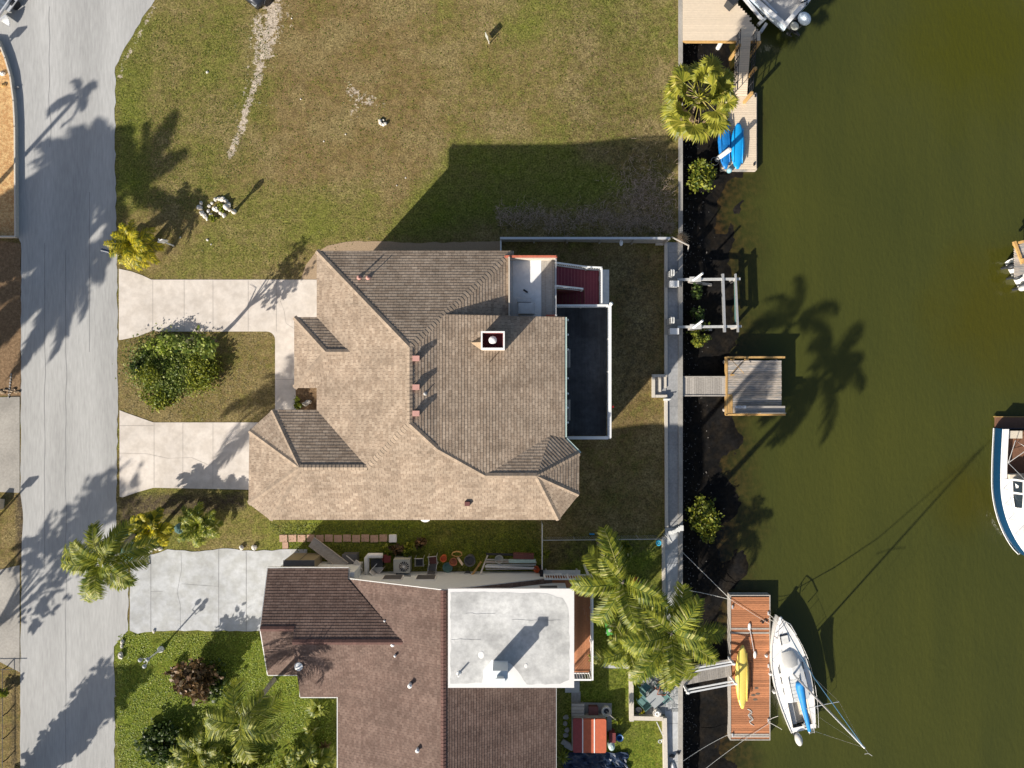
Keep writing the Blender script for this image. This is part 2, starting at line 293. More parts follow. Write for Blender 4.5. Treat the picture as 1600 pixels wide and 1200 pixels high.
MT = dict(
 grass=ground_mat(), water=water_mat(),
 road=M('road_paving', (.375,.373,.365), .9, .13, 9, .35, big=.15, stretch=(1,.12,1)),
 seam=M('tar_seam', (.20,.20,.20), .8),
 conc=M('drive_concrete', (.60,.545,.49), .85, .07, 4, .15, big=.10, col2=(.535,.48,.425)),
 joint=M('concrete_joint', (.30,.27,.24), .9),
 concblue=M('pale_blue_concrete', (.44,.45,.46), .85, .10, 4, .2, big=.14, col2=(.38,.385,.38)),
 concgrey=M('weathered_concrete', (.33,.31,.28), .9, .14, 7, .3, big=.2),
 walk=M('walkway_concrete', (.27,.27,.27), .9, .16, 6, .3, big=.25),
 curb=M('curb_concrete', (.55,.50,.43), .85, .1, 8, .2),
 mulch=M('straw_mulch', (.43,.24,.10), .95, .4, 16, .8, col2=(.56,.37,.17)),
 brownmulch=M('brown_leaf_litter', (.17,.105,.055), .95, .4, 18, .8, col2=(.24,.155,.085)),
 gravel=M('tan_gravel', (.33,.24,.155), .95, .25, 20, .6),
 wall=M('stucco', (.52,.45,.37), .9, .06, 10, .2),
 white=M('white_paint', (.74,.74,.73), .5, .04, 5),
 whitew=M('white_weathered', (.62,.62,.60), .6, .12, 6, .1),
 siding=M('pale_siding', (.64,.68,.70), .7, .05, 4),
 roofA=shingle_mat('tan_shingle', (.270,.204,.150), (.375,.296,.224), (.13,.096,.074), .33, .168),
 roofB=shingle_mat('maroon_shingle', (.130,.086,.070), (.178,.124,.102), (.068,.044,.037), .3, .16),
 capA=M('hip_cap_shingle', (.31,.24,.178), .9, .2, 8, .3, island=.16),
 capB=M('maroon_cap_shingle', (.115,.06,.05), .9, .2, 8, .3, island=.12),
 fasc=M('fascia_board', (.62,.52,.40), .7),
 red=M('maroon_paint', (.15,.028,.03), .7, .2, 6), rust=M('rust_red_paint', (.47,.13,.075), .7, .2, 8),
 stairs=M('maroon_tread', (.22,.042,.060), .75, .15, 5),
 vent=M('pink_vent', (.48,.26,.22), .6), ventdk=M('brown_vent', (.14,.05,.045), .6),
 deckdark=M('dark_deck', (.042,.046,.052), .7, .4, 3, .1, big=.5, island=.2),
 greywood=M('grey_wood', (.35,.32,.285), .85, .25, 5, .3, island=.18, stretch=(1,6,1)),
 oldwood=M('weathered_dock_wood', (.42,.36,.30), .9, .3, 4, .3, island=.25, col2=(.25,.24,.23), stretch=(1,6,1)),
 yelwood=M('yellow_new_wood', (.45,.275,.10), .8, .2, 6, .1, island=.12),
 orwood=M('orange_stained_wood', (.40,.165,.075), .75, .25, 5, .2, island=.24, stretch=(1,7,1)),
 tan=M('tan_composite_board', (.64,.53,.40), .7, .06, 6, island=.04),
 black=M('black_metal', (.015,.016,.02), .4, .1), dark=M('dark_plastic', (.03,.032,.036), .5, .2),
 steel=M('galvanised_steel', (.52,.52,.52), .4, .1, 8, metal=.5), alu=M('aluminium', (.70,.71,.72), .35, .06, metal=.4),
 flat=M('flat_roof_coating', (.43,.43,.425), .8, .16, 5, .15, big=.22, col2=(.50,.50,.49)), flatw=M('fresh_white_coating', (.66,.65,.64), .75, .03),
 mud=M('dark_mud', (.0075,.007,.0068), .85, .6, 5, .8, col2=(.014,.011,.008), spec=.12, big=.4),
 shell=M('oyster_shell', (.085,.078,.07), .8, .3, island=.5),
 bark=M('palm_bark', (.25,.215,.18), .95, .25, 9, .6), barkd=M('dark_bark', (.13,.10,.075), .95, .3, 10, .6),
 rock=M('white_rock', (.62,.58,.52), .85, .15, 8, .4), stone=M('grey_stone', (.30,.29,.28), .9, .2, 7, .4),
 blue=M('blue_kayak_plastic', (.010,.29,.66), .35, .05), bluet=M('blue_tarp', (.012,.16,.45), .35, .25, 6, .5), navy=M('navy_tarp', (.012,.026,.060), .45, .4, 4, .6),
 sail=M('blue_sail_cover', (.012,.20,.52), .6, .1), yel=M('yellow_kayak_plastic', (.72,.56,.13), .4, .05),
 gel=M('white_gelcoat', (.78,.77,.75), .3, .03, 4), gelg=M('grey_nonskid', (.50,.49,.47), .7, .05), navyh=M('navy_hull', (.005,.042,.105), .2, .05),
 teak=M('brown_teak', (.17,.085,.05), .7, .2, 5), glass=M('dark_glass', (.02,.03,.04), .08, .1, spec=.6), canvas=M('cream_canvas', (.60,.53,.43), .8, .06),
 green=M('green_plastic', (.10,.42,.09), .5), teal=M('teal_fabric', (.10,.20,.19), .8, .15), orange=M('orange_plastic', (.60,.13,.04), .5, .15),
 clay=M('terracotta', (.36,.13,.07), .8, .2), spa=M('orange_spa_cover', (.46,.105,.045), .6, .12, 5), spa2=M('maroon_spa_cover', (.27,.045,.045), .6, .15, 5),
 paver=M('pink_paver', (.40,.26,.19), .9, .15, 8, .2, island=.14), beige=M('beige_box', (.24,.20,.13), .6, .1), slate=M('slate_tile', (.26,.27,.27), .8, .2, 4, .2, island=.25),
 acgrey=M('ac_grey', (.40,.41,.38), .5, .06), bin=M('grey_bin', (.10,.10,.105), .6, .15), rope=M('white_rope', (.62,.60,.55), .9),
 twig=M('dry_twig', (.36,.27,.20), .95, .3, island=.4), straw=M('straw_grass', (.50,.41,.21), .9, .2, island=.3),
 glasst=M('glass_table', (.34,.36,.36), .12, .05, spec=.7), bwhite=M('bulb_white', (.8,.8,.78), .3),
 # foliage
 lawnblade=leafmat('lawn_blade', (.13,.20,.016), (.36,.42,.06), .35, c3=(.52,.50,.16)), dryblade=leafmat('dry_blade', (.12,.10,.035), (.34,.28,.14), .2), sideblade=leafmat('side_blade', (.06,.09,.010), (.20,.22,.03), .3),
 palm=leafmat('palm_leaf', (.065,.115,.014), (.34,.35,.035), .4, c3=(.55,.52,.22)), palmdk=leafmat('dark_palm_leaf', (.022,.048,.010), (.085,.115,.020), .3),
 palmyel=leafmat('yellow_palm_leaf', (.09,.13,.010), (.56,.46,.018), .35, c3=(.66,.55,.04)), fan=leafmat('fan_palm_leaf', (.11,.14,.016), (.40,.38,.045), .35, c3=(.50,.42,.12)),
 bush=leafmat('bush_leaf', (.07,.12,.020), (.27,.32,.06), .35, c3=(.50,.48,.24)), bushy=leafmat('yellow_green_leaf', (.075,.115,.010), (.30,.31,.030), .3),
 mang=leafmat('mangrove_leaf', (.045,.085,.010), (.30,.30,.035), .3), ti=leafmat('red_brown_leaf', (.055,.038,.014), (.17,.10,.04), .3, c3=(.42,.25,.15)),
 dkleaf=leafmat('dark_leaf', (.022,.050,.010), (.085,.12,.022), .3), deadleaf=leafmat('dead_frond', (.22,.15,.09), (.42,.32,.21), .25), redfl=leafmat('red_petal', (.45,.012,.02), (.60,.03,.03), .25),
)
# ------------------------------------------------------------------ the setting
rng = random.Random(7)
def poly_mask(X, Y, pts):
    ins = np.zeros(X.shape, bool); n = len(pts)
    for i in range(n):
        x1, y1 = pts[i]; x2, y2 = pts[(i+1)%n]
        c = ((y1 > Y) != (y2 > Y)) & (X < (x2-x1)*(Y-y1)/((y2-y1) or 1e-9)+x1); ins ^= c
    return ins
def blur(a, k):
    for _ in range(k):
        p = np.pad(a, 1, mode='edge'); a = (p[1:-1,1:-1]*2 + p[:-2,1:-1]+p[2:,1:-1]+p[1:-1,:-2]+p[1:-1,2:])/6
    return a
xs = np.array([-600,-250,-120,-70,-45] + list(np.arange(-36, 10.5, .2)) + [10.55]); ys = np.array([-600,-250,-120,-60,-36] + list(np.arange(-28, 28.01, .2)) + [36,60,120,250,600])
GX, GY = np.meshgrid(xs, ys, indexing='ij')
tt = np.clip((GX-2.5)/7, 0, 1); GZ = -.5*tt*tt*(3-2*tt)
PXg = 800 + GX*FPX/(H-GZ); PYg = 600 - GY*FPX/(H-GZ)
green = np.full(GX.shape, .22); sand = np.zeros(GX.shape); dirt = np.zeros(GX.shape)
def reg(a, pts, val): a[poly_mask(PXg, PYg, pts)] = val
reg(green, [(180,60),(300,-80),(260,200),(235,330),(180,330)], .52)
reg(green, [(240,-60),(420,-60),(400,200),(300,330),(230,330)], .36)
reg(green, [(440,-50),(620,-50),(700,220),(640,330),(430,330)], .10)
reg(green, [(760,-50),(1060,-50),(1060,90),(900,60),(790,80)], .40)
reg(green, [(860,80),(1060,80),(1060,230),(860,230)], .28)
reg(green, [(705,225),(880,222),(1000,300),(780,345),(610,378),(600,365)], .66)
reg(green, [(380,300),(600,280),(600,378),(480,380),(400,438),(240,437)], .45)
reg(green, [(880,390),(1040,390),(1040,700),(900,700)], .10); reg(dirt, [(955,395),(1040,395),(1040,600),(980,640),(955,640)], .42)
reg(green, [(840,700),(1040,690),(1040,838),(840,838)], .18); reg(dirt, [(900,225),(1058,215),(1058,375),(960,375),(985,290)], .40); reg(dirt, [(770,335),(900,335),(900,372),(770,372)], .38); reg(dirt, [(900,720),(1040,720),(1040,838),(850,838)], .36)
reg(green, [(400,800),(850,806),(850,900),(400,880)], .92); reg(green, [(640,812),(845,812),(845,850),(700,850)], .66)
reg(green, [(183,762),(402,762),(450,815),(450,865),(183,870)], .40); reg(dirt, [(183,770),(390,764),(390,800),(230,815),(183,850)], .60)
reg(green, [(180,985),(530,985),(530,1260),(180,1260)], 1.0)
reg(green, [(880,840),(1040,840),(1040,1260),(870,1260)], .88); reg(dirt, [(848,838),(1035,838),(1035,870),(848,890)], .45)
reg(green, [(-80,360),(40,360),(40,1260),(-80,1260)], .15); reg(dirt, [(14,380),(40,380),(40,640),(14,640)], .75); reg(dirt, [(24,770),(42,770),(42,890),(24,890)], .7); reg(dirt, [(14,1050),(34,1050),(34,1260),(14,1260)], .55)
reg(dirt, [(176,110),(192,110),(192,420),(176,420)], .5); reg(dirt, [(176,990),(190,990),(190,1260),(176,1260)], .4)
reg(dirt, [(180,515),(192,515),(192,660),(180,660)], .45)
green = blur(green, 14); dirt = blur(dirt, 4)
def line_sand(pts, w, val):
    global sand
    for (x1,y1),(x2,y2) in zip(pts[:-1], pts[1:]):
        L2 = (x2-x1)**2+(y2-y1)**2; t = np.clip(((PXg-x1)*(x2-x1)+(PYg-y1)*(y2-y1))/L2, 0, 1)
        d = np.hypot(PXg-x1-t*(x2-x1), PYg-y1-t*(y2-y1)); sand = np.maximum(sand, val*np.exp(-(d/w)**2))
line_sand([(428,-30),(424,40),(412,80)], 21, .72); line_sand([(402,30),(405,110),(402,130)], 12, .62); line_sand([(412,80),(400,125),(386,170),(376,205),(360,242)], 8, .70); line_sand([(395,60),(385,150),(372,190)], 12, .36)
line_sand([(450,20),(455,40)], 5, .5); line_sand([(548,140),(562,155),(580,160)], 15, .54); line_sand([(556,165),(552,180)], 10, .48); line_sand([(600,165),(585,150)], 8, .36)
line_sand([(195,95),(215,60),(240,10)], 6, .45); line_sand([(188,120),(192,100)], 5, .5); line_sand([(430,160),(365,165)], 10, .3)
line_sand([(182,600),(184,660)], 3, .4); line_sand([(180,1060),(180,1200)], 3, .35)
nx, ny = GX.shape; idx = np.arange(nx*ny).reshape(nx, ny)
me = bpy.data.meshes.new('ground')
fa = np.stack([idx[:-1,:-1], idx[1:,:-1], idx[1:,1:], idx[:-1,1:]], -1).reshape(-1,4)
me.from_pydata(np.stack([GX,GY,GZ], -1).reshape(-1,3).tolist(), [], fa.tolist())
for nm, a in (('green',green),('sand',sand),('dirt',dirt)):
    at = me.attributes.new(nm, 'FLOAT', 'POINT'); at.data.foreach_set('value', a.ravel().astype(np.float32))
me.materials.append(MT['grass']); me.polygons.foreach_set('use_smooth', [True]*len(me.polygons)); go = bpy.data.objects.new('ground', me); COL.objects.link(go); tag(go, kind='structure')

def px(pts, z=0.0): return [tuple(P(x, y, z))[:2] for x, y in pts]
def wob(pts, amp, seed=0, step=.5):
    """subdivide a polyline and jitter it (ragged grass edges)"""
    r_ = random.Random(seed); out = []
    for (a, b) in zip(pts[:-1], pts[1:]):
        d = math.hypot(b[0]-a[0], b[1]-a[1]); n = max(1, int(d/step))
        for i in range(n): t = i/n; out.append((a[0]+(b[0]-a[0])*t + (r_.uniform(-amp,amp) if i else 0), a[1]+(b[1]-a[1])*t + (r_.uniform(-amp,amp) if i else 0)))
    return out + [pts[-1]]
# road, with a flare to the right at the top
right = wob(px([(179,1500),(179,1120),(178,1010),(200,985),(201,872),(182,862),(184,600),(183,440),(180,250),(180,105),(192,80),(208,55),(222,28),(242,0),(330,-220)]), .05, 1, .35)
left = wob(px([(-40,-220),(-40,60),(0,64),(14,95),(22,120),(28,200),(29,372),(33,380),(33,620),(32,770),(36,800),(34,884),(32,1050),(31,1500)]), .03, 2, .5)
mb = MB(); mb.sheet(right + left, .012); struct(mb, 'road', MT['road'])
mb = MB()
for x0, amp, ya, yb in ((103,.05,390,1230),(70,.04,380,900),(78,.12,10,240),(140,.03,300,560)):
    pts = [Vector(P(x0, yy)) for yy in range(ya, yb, 10)]
    for i, p in enumerate(pts): p.x += amp*mnoise.noise(Vector((x0, i*.18, 0)))*2
    for a, b in zip(pts[:-1], pts[1:]): mb.add([(a.x-.013,a.y,.017),(b.x-.013,b.y,.017),(b.x+.013,b.y,.017),(a.x+.013,a.y,.017)], [(1,0,3,2)])
struct(mb, 'road_seam', MT['seam'])
def arc(cx, cy, r, a0, a1, n=7): return [(cx+r*math.cos(R(a0+(a1-a0)*i/n)), cy+r*math.sin(R(a0+(a1-a0)*i/n))) for i in range(n+1)]
drive = px([(186,420),(205,424),(222,430),(237,437),(560,437),(560,662),(452,662),(452,765),(388,765),(240,762),(215,769),(192,777),(187,776),(187,641),(200,646),(240,660),(418,660)]
           + arc(418,648,12,90,0) + [(430,532)] + arc(417,531,13,0,-90) + [(250,518),(238,517),(215,526),(190,531),(186,531)])
mb = MB(); mb.sheet(drive, .024); struct(mb, 'driveway', MT['conc'])
mb = MB()
def joint(mb, a, b, w=.018, z=.029):
    a, b = Vector(a).to_2d(), Vector(b).to_2d(); d = (b-a).normalized(); n_ = Vector((-d.y, d.x))*w/2
    mb.sheet([tuple(a+n_), tuple(b+n_), tuple(b-n_), tuple(a-n_)], z)
for a, b in (((239,438),(239,517)),((288,438),(288,517)),((333,438),(333,518)),((388,438),(388,518)),((432,438),(432,518)),((241,661),(241,761)),((286,661),(286,761)),((333,661),(333,761)),((431,593),(462,593)),((187,665),(240,665)),((432,640),(462,640))):
    joint(mb, P(*a), P(*b))
for pts in ([(187,708),(230,709),(262,716),(300,715),(325,726)], [(438,470),(444,485),(447,505),(462,515)]):
    for a, b in zip(pts[:-1], pts[1:]): joint(mb, P(*a), P(*b), .014)
struct(mb, 'driveway_joint', MT['joint'])
mb = MB(); mb.sheet(wob(px([(203,985),(204,872)]), .02, 3) + wob(px([(212,868),(240,866),(262,858),(300,862),(345,857),(400,861),(449,858)]), .05, 4, .4) + px([(480,858),(480,986)]) + wob(px([(450,986),(300,985),(236,987),(215,990)]), .04, 5, .4), .024); struct(mb, 'driveway', MT['concblue'])
mb = MB()
for a, b in (((236,866),(236,986)),((342,858),(342,986)),((385,862),(385,986))): joint(mb, P(*a), P(*b), .03)
for pts in ([(283,862),(284,890),(277,925),(282,945),(282,985)],[(342,916),(310,914),(284,912)],[(236,924),(255,924)]):
    for a, b in zip(pts[:-1], pts[1:]): joint(mb, P(*a), P(*b), .016)
struct(mb, 'driveway_joint', MT['seam'])
for q in ([(-90,622),(31,620),(31,770),(-90,765)], [(-90,897),(0,890),(31,883),(31,1050),(0,1034),(-90,1034)]):
    mb = MB(); mb.sheet(px(q), .02); struct(mb, 'driveway', MT['concgrey'])
mb = MB(); mb.sheet(px([(-90,55),(2,68),(12,95),(20,122),(26,200),(27,370),(-90,370)]), .05); struct(mb, 'straw_bed', MT['mulch'])
mb = MB(); mb.sheet(wob(px([(33,381),(33,618)]), .05, 9) + px([(-90,618),(-90,376),(0,376)]), .016); struct(mb, 'leaf_litter_bed', MT['brownmulch'])
# side strip of gravel round the big house
mb = MB(); mb.sheet(wob(px([(782,377),(700,379),(640,379),(580,377),(540,378)]), .05, 11, .4) + px([(512,384),(492,396),(478,414),(470,437),(560,445),(782,445)]), .012); struct(mb, 'gravel_strip', MT['gravel'])
mb = MB(); mb.sheet(px([(462,606),(500,606),(500,645),(463,645)]), .034); struct(mb, 'planting_bed', MT['brownmulch'])
# canal
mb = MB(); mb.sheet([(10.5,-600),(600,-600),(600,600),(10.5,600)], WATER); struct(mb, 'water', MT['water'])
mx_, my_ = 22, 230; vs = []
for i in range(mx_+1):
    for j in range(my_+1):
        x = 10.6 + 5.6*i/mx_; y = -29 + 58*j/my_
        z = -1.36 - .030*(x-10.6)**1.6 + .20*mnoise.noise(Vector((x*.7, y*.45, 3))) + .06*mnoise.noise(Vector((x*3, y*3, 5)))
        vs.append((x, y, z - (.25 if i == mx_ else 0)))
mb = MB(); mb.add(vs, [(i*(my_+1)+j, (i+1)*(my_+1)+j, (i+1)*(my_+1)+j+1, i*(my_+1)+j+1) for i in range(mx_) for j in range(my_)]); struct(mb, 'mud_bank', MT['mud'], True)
mb = MB()
for _ in range(1000):
    y = rng.uniform(-27, 25); x = 10.85 + abs(rng.gauss(0, .8 if y > -17 else .55)); r_ = rng.uniform(.02, .055); a = rng.uniform(0, 6.28)
    z = -1.36 - .030*(x-10.6)**1.6 + .20*mnoise.noise(Vector((x*.7, y*.45, 3))) + .06*mnoise.noise(Vector((x*3, y*3, 5))) + .012
    mb.box((x, y, z), (r_*2, r_*1.2, .02), a, rng.uniform(-.5,.5), rng.uniform(-.5,.5))
tag(mb.build('oyster_shells', MT['shell']), 'scattered pale oyster shells on the dark mud below the sea wall', 'shells', kind='stuff')
# sea wall and the concrete walk behind it
mb = MB(); mb.box2((10.52, -60, -2.6), (10.74, 60, -.46)); mb.prism([(10.50,-60),(10.77,-60),(10.77,60),(10.50,60)], -.458, -.40)
sw = solo(mb, 'sea_wall', MT['concgrey'], 'long concrete sea wall holding the lots back from the canal', 'wall')
mb = MB(); mb.sheet([(9.72,-9.05),(10.497,-9.05),(10.497,8.95),(9.72,8.95)], -.47); struct(mb, 'walkway', MT['walk'])
mb = MB(); mb.sheet([(9.66,-60),(10.497,-60),(10.497,-9.07),(9.66,-9.07)], -.46); struct(mb, 'walkway', MT['concblue'])
mb = MB()
for pts in ([(1050,1150),(1051,1090),(1054,1085)],): 
    for a, b in zip(pts[:-1], pts[1:]): joint(mb, PG(*a), PG(*b), .03, -.455)
for yy in range(395, 840, 60): joint(mb, PG(1041,yy), PG(1059,yy), .02, -.464)
for yy in (880, 1075, 1130, 1190): joint(mb, PG(1040,yy), PG(1059,yy), .02, -.455)
struct(mb, 'walkway_joint', MT['seam'])
# low curbs between lawn and walk
def curb_run(pts, name, label, w=.20, h=.10, top=-.36, mat='curb', bot=-.7):
    mb = MB(); 
    for a, b in zip(pts[:-1], pts[1:]):
        a, b = PG(*a), PG(*b); d = (b-a).to_2d(); L = d.length
        mb.box(((a.x+b.x)/2, (a.y+b.y)/2, (top+bot)/2), (L + (w if len(pts) > 2 else 0), w, top-bot), math.atan2(d.y, d.x))
    return solo(mb, name, MT[mat], label, 'curb')
curb_run([(1040,381),(1040,587)], 'concrete_curb', 'grey concrete curb between shaded back lawn and walk, from the fence corner to the steps')
curb_run([(1040,622),(1041,823)], 'concrete_curb', 'pale concrete curb running from the steps to the wire fence')
curb_run([(1024,381),(1036,381)], 'concrete_curb', 'short concrete curb stub at the fence corner by the walk', top=-.34)
curb_run([(1036,838),(1037,945)], 'concrete_curb', 'sunlit sandy curb beside the walk under the tall palms')
# ------------------------------------------------------------------ roofs of real overlapping courses
def clip(poly, axis, lo, hi):
    for sgn, lim in ((1, lo), (-1, -hi)):
        out = []; n = len(poly)
        for i in range(n):
            a, b = poly[i], poly[(i+1)%n]; da, db = sgn*a[axis]-lim, sgn*b[axis]-lim
            if da >= 0: out.append(a)
            if (da > 0 > db) or (da < 0 < db): t = da/(da-db); out.append((a[0]+(b[0]-a[0])*t, a[1]+(b[1]-a[1])*t))
        poly = out
        if len(poly) < 3: return []
    return poly
def roof_plane(mb, pts, zE, h=.168, lift=.017):
    pts = [Vector(p) for p in pts]; n = Vector((0,0,0))
    for i in range(len(pts)):
        a, b = pts[i], pts[(i+1)%len(pts)]; n += Vector(((a.y-b.y)*(a.z+b.z), (a.z-b.z)*(a.x+b.x), (a.x-b.x)*(a.y+b.y)))
    n.normalize()
    if n.z < 0: n = -n; pts = pts[::-1]
    u = Vector((0,0,1)).cross(n).normalized(); v = n.cross(u).normalized(); d = pts[0].dot(n)
    v0 = pts[0].dot(v) - (pts[0].z-zE)/v.z
    p2 = [(p.dot(u), p.dot(v)-v0) for p in pts]
    to3 = lambda q, o: u*q[0] + v*(q[1]+v0) + n*(d+o)
    vmin, vmax = min(q[1] for q in p2), max(q[1] for q in p2)
    mb.add([to3(q, -.004) for q in p2], [tuple(range(len(p2)))], [(q[0], q[1]) for q in p2])
    i = math.floor(vmin/h)
    while i*h < vmax - 1e-4:
        lo = i*h; c = clip(p2, 1, lo, lo+h); i += 1
        if len(c) < 3: continue
        mb.add([to3(q, .002+lift*(1-(q[1]-lo)/h)) for q in c], [tuple(range(len(c)))], [(q[0], min(max(q[1], lo+.008), lo+h-.008)) for q in c])
        for k in range(len(c)):
            a, b = c[k], c[(k+1)%len(c)]
            if abs(a[1]-lo) < 1e-5 and abs(b[1]-lo) < 1e-5 and abs(a[0]-b[0]) > 1e-4:
                mb.add([to3(a,0), to3(b,0), to3(b,.002+lift), to3(a,.002+lift)], [(0,1,2,3)], [(a[0],lo+.02),(b[0],lo+.02),(b[0],lo+.03),(a[0],lo+.03)])
def cap(mb, a, b, wd=.15, drop=.05, step=.2):
    a, b = Vector(a), Vector(b); d = b-a; L = d.length; d.normalize(); s = Vector((0,0,1)).cross(d).normalized(); k = int(L/step)
    up = d.cross(s)
    if up.z < 0: up = -up
    for i in range(k):
        p = a + d*(i*L/k); q = a + d*((i+1.15)*L/k)
        vs = [p+s*wd-up*drop+up*.05, p+up*.062, p-s*wd-up*drop+up*.05, q+s*wd-up*drop+up*.03, q+up*.042, q-s*wd-up*drop+up*.03]
        vs += [p+s*wd-up*drop, p-up*.0, p-s*wd-up*drop]
        mb.add(vs, [(0,1,4,3),(1,2,5,4),(0,6,7,1),(1,7,8,2)])
# ================================================================== the big tan-roofed house
house = thing('house', (-5, 0, 0), 'large two storey house under one tan shingle hip roof with hexagonal ends', 'house')
zE = 5.5
Rn, Rs = (-5.285,1.895,7.654), (-5.285,-2.035,7.654); Ge, Gw = (-7.67,-4.42,6.70), (-11.25,-4.42,6.70)
Bn, Bs = (-3.92,3.26,7.108), (-3.92,-3.4,7.108); Wr, We = (-1.42,-4.88,6.516), (1.3,-4.88,6.516); V = (2.1,-2.79,5.68)
E1, E2, E3, E4 = (2.87,-2.97,5.5), (3.675,-3.78,5.5), (3.65,-6.05,5.5), (2.55,-7.42,5.5)
shal = lambda x: 7.108-.2368*(x+3.92)
mb = MB()
for pl in (
  [(-10.67,7.28,5.5),(-10.67,-1.42,5.5),Ge,Rs,Rn],                                     # west
  [(-10.67,7.28,5.5),Rn,(.1,7.28,5.5)],                                                # north
  [Rn,Rs,Bs,Bn], [Bn,(-3.92,3.0,7.108),(-.2,3.0,5.62),(-.2,6.98,5.62)],                # east, steep
  [Bn,(-3.52,3.66,shal(-3.52)),(2.87,3.66,5.5),(2.87,-2.79,5.5),(-3.92,-2.79,7.108)],  # east, shallow
  [(-3.92,-2.79,7.108),(2.1,-2.79,shal(2.1)),Wr,Bs], [V,(2.87,-2.79,5.5),E1],
  [Wr,We,V], [We,E2,E1,V], [We,E3,E2], [We,E4,E3],
  [(-13.23,-7.42,5.5),E4,We,(-11.55,-4.88,6.516)], [(-11.55,-4.88,6.516),Wr,(-2.197,-4.42,6.7),Gw], [Ge,(-2.197,-4.42,6.7),Bs,(-6.65,-3.4,7.108)], [(-6.65,-3.4,7.108),Bs,Rs],
  [(-13.1,-1.42,5.5),(-10.67,-1.42,5.5),Ge,Gw], [(-13.1,-1.42,5.5),(-14.35,-2.55,5.5),Gw], [(-14.35,-2.55,5.5),(-14.4,-6.53,5.5),Gw], [(-14.4,-6.53,5.5),(-13.23,-7.42,5.5),Gw],
  [(-11.9,3.65,5.5),(-9.97,1.72,6.272),(-8.745,1.72,6.272),(-10.67,3.65,5.5)], [(-11.9,3.65,5.5),(-11.9,-.21,5.5),(-9.97,1.72,6.272)], [(-11.9,-.21,5.5),(-10.67,-.21,5.5),(-8.745,1.72,6.272),(-9.97,1.72,6.272)]):
    roof_plane(mb, pl, zE)
roof = mb.build('roof', MT['roofA'], house)
mb = MB()
for a, b in (((-10.67,7.28,5.5),Rn),((.0,7.2,5.52),Rn),(Rn,Rs),(Rs,Bs),(Bs,Wr),(Wr,We),(E2,We),(E3,We),(E4,We),(Rs,Ge),(Ge,Gw),((-13.1,-1.42,5.5),Gw),((-14.35,-2.55,5.5),Gw),((-14.4,-6.53,5.5),Gw),((-13.23,-7.42,5.5),Gw),((-11.9,3.65,5.5),(-9.97,1.72,6.272)),((-11.9,-.21,5.5),(-9.97,1.72,6.272)),((-9.97,1.72,6.272),(-8.745,1.72,6.272))): mb = MB(); cap(mb, a, b); mb.build('hip_cap', MT['capA'], roof)
outline = [(-10.67,7.28),(.1,7.28),(.1,6.98),(-.2,6.98),(-.2,3.66),(2.87,3.66),(2.87,-2.97),(3.675,-3.78),(3.65,-6.05),(2.55,-7.42),(-13.23,-7.42),(-14.4,-6.53),(-14.35,-2.55),(-13.1,-1.42),(-10.67,-1.42),(-10.67,-.21),(-11.9,-.21),(-11.9,3.65),(-10.67,3.65)]
mb = MB(); mb.prism(outline, 5.30, 5.487); mb.build('fascia', MT['fasc'], house)
mb = MB()
for q in ([(-10.1,6.75),(-.5,6.75),(-.5,3.3),(2.35,3.3),(2.35,-2.7),(3.15,-3.5),(3.1,-5.85),(2.3,-6.85),(-13.0,-6.85),(-13.9,-6.2),(-13.85,-2.75),(-12.8,-1.95),(-10.1,-1.95)], [(-11.35,3.1),(-11.35,.3),(-10.098,.3),(-10.098,3.1)]): mb.prism(q, -.3, 5.3)
mb.add([(-3.52,3.64,shal(-3.52)),(-3.52,3.64,6.93),(-.2,3.64,5.6),(-.2,3.64,5.4),(2.85,3.64,5.4),(2.85,3.64,5.5)], [(0,1,2,3,4,5)])
mb.build('wall', MT['wall'], house)
def window(c, w_, h_, axis, parent, z0):
    f = MB(); g = MB()
    if axis == 'x': f.box((c[0],c[1],z0+h_/2),(.06,w_+.14,h_+.14)); g.box((c[0],c[1],z0+h_/2),(.075,w_,h_))
    else: f.box((c[0],c[1],z0+h_/2),(w_+.14,.06,h_+.14)); g.box((c[0],c[1],z0+h_/2),(w_,.075,h_))
    o = f.build('window', MT['white'], parent); g.build('pane', MT['bin'], o); return o
for x in (-9.2,-6.6,-3.4): window((x,6.77),1.1,1.2,'y',house,3.6)
for x in (-12.2,-8.0,-3.0,.6): window((x,-6.87),1.1,1.2,'y',house,3.6)
for y in (-3.6,-5.2): window((-13.9,y),1.0,1.2,'x',house,3.6)
window((2.37,1.6),1.8,2.0,'x',house,3.05); window((2.37,-1.2),1.8,2.0,'x',house,3.05)
mb = MB()
mb.box((-10.11,5.2,1.05),(.06,2.4,2.1)); mb.build('garage_door', MT['white'], house); mb = MB(); mb.box((-13.93,-4.6,1.1),(.06,2.6,2.2)); mb.build('garage_door', MT['white'], house)
# chimney with a hollow maroon top
mb = MB(); mb.prism([(-1.56,1.78),(-.39,1.78),(-.39,2.66),(-1.56,2.66)], 5.9, 7.75); ch = mb.build('chimney', MT['wall'], roof)
mb = MB()
for a, b in (((-1.58,1.76,7.75),(-.37,1.84,8.28)),((-1.58,2.60,7.75),(-.37,2.68,8.28)),((-1.58,1.84,7.75),(-1.50,2.60,8.28)),((-.45,1.84,7.75),(-.37,2.60,8.28))): mb.box2(a, b)
mb.build('chimney_rim', MT['white'], roof)
mb = MB()
for a, b in (((-1.497,1.845,7.70),(-1.47,2.595,8.2)),((-.48,1.845,7.70),(-.453,2.595,8.2)),((-1.468,1.845,7.70),(-.482,1.87,8.2)),((-1.468,2.57,7.70),(-.482,2.595,8.2)),((-1.468,1.872,7.70),(-.482,2.568,7.78))): mb.box2(a, b)
mb.build('chimney_lining', MT['red'], roof)
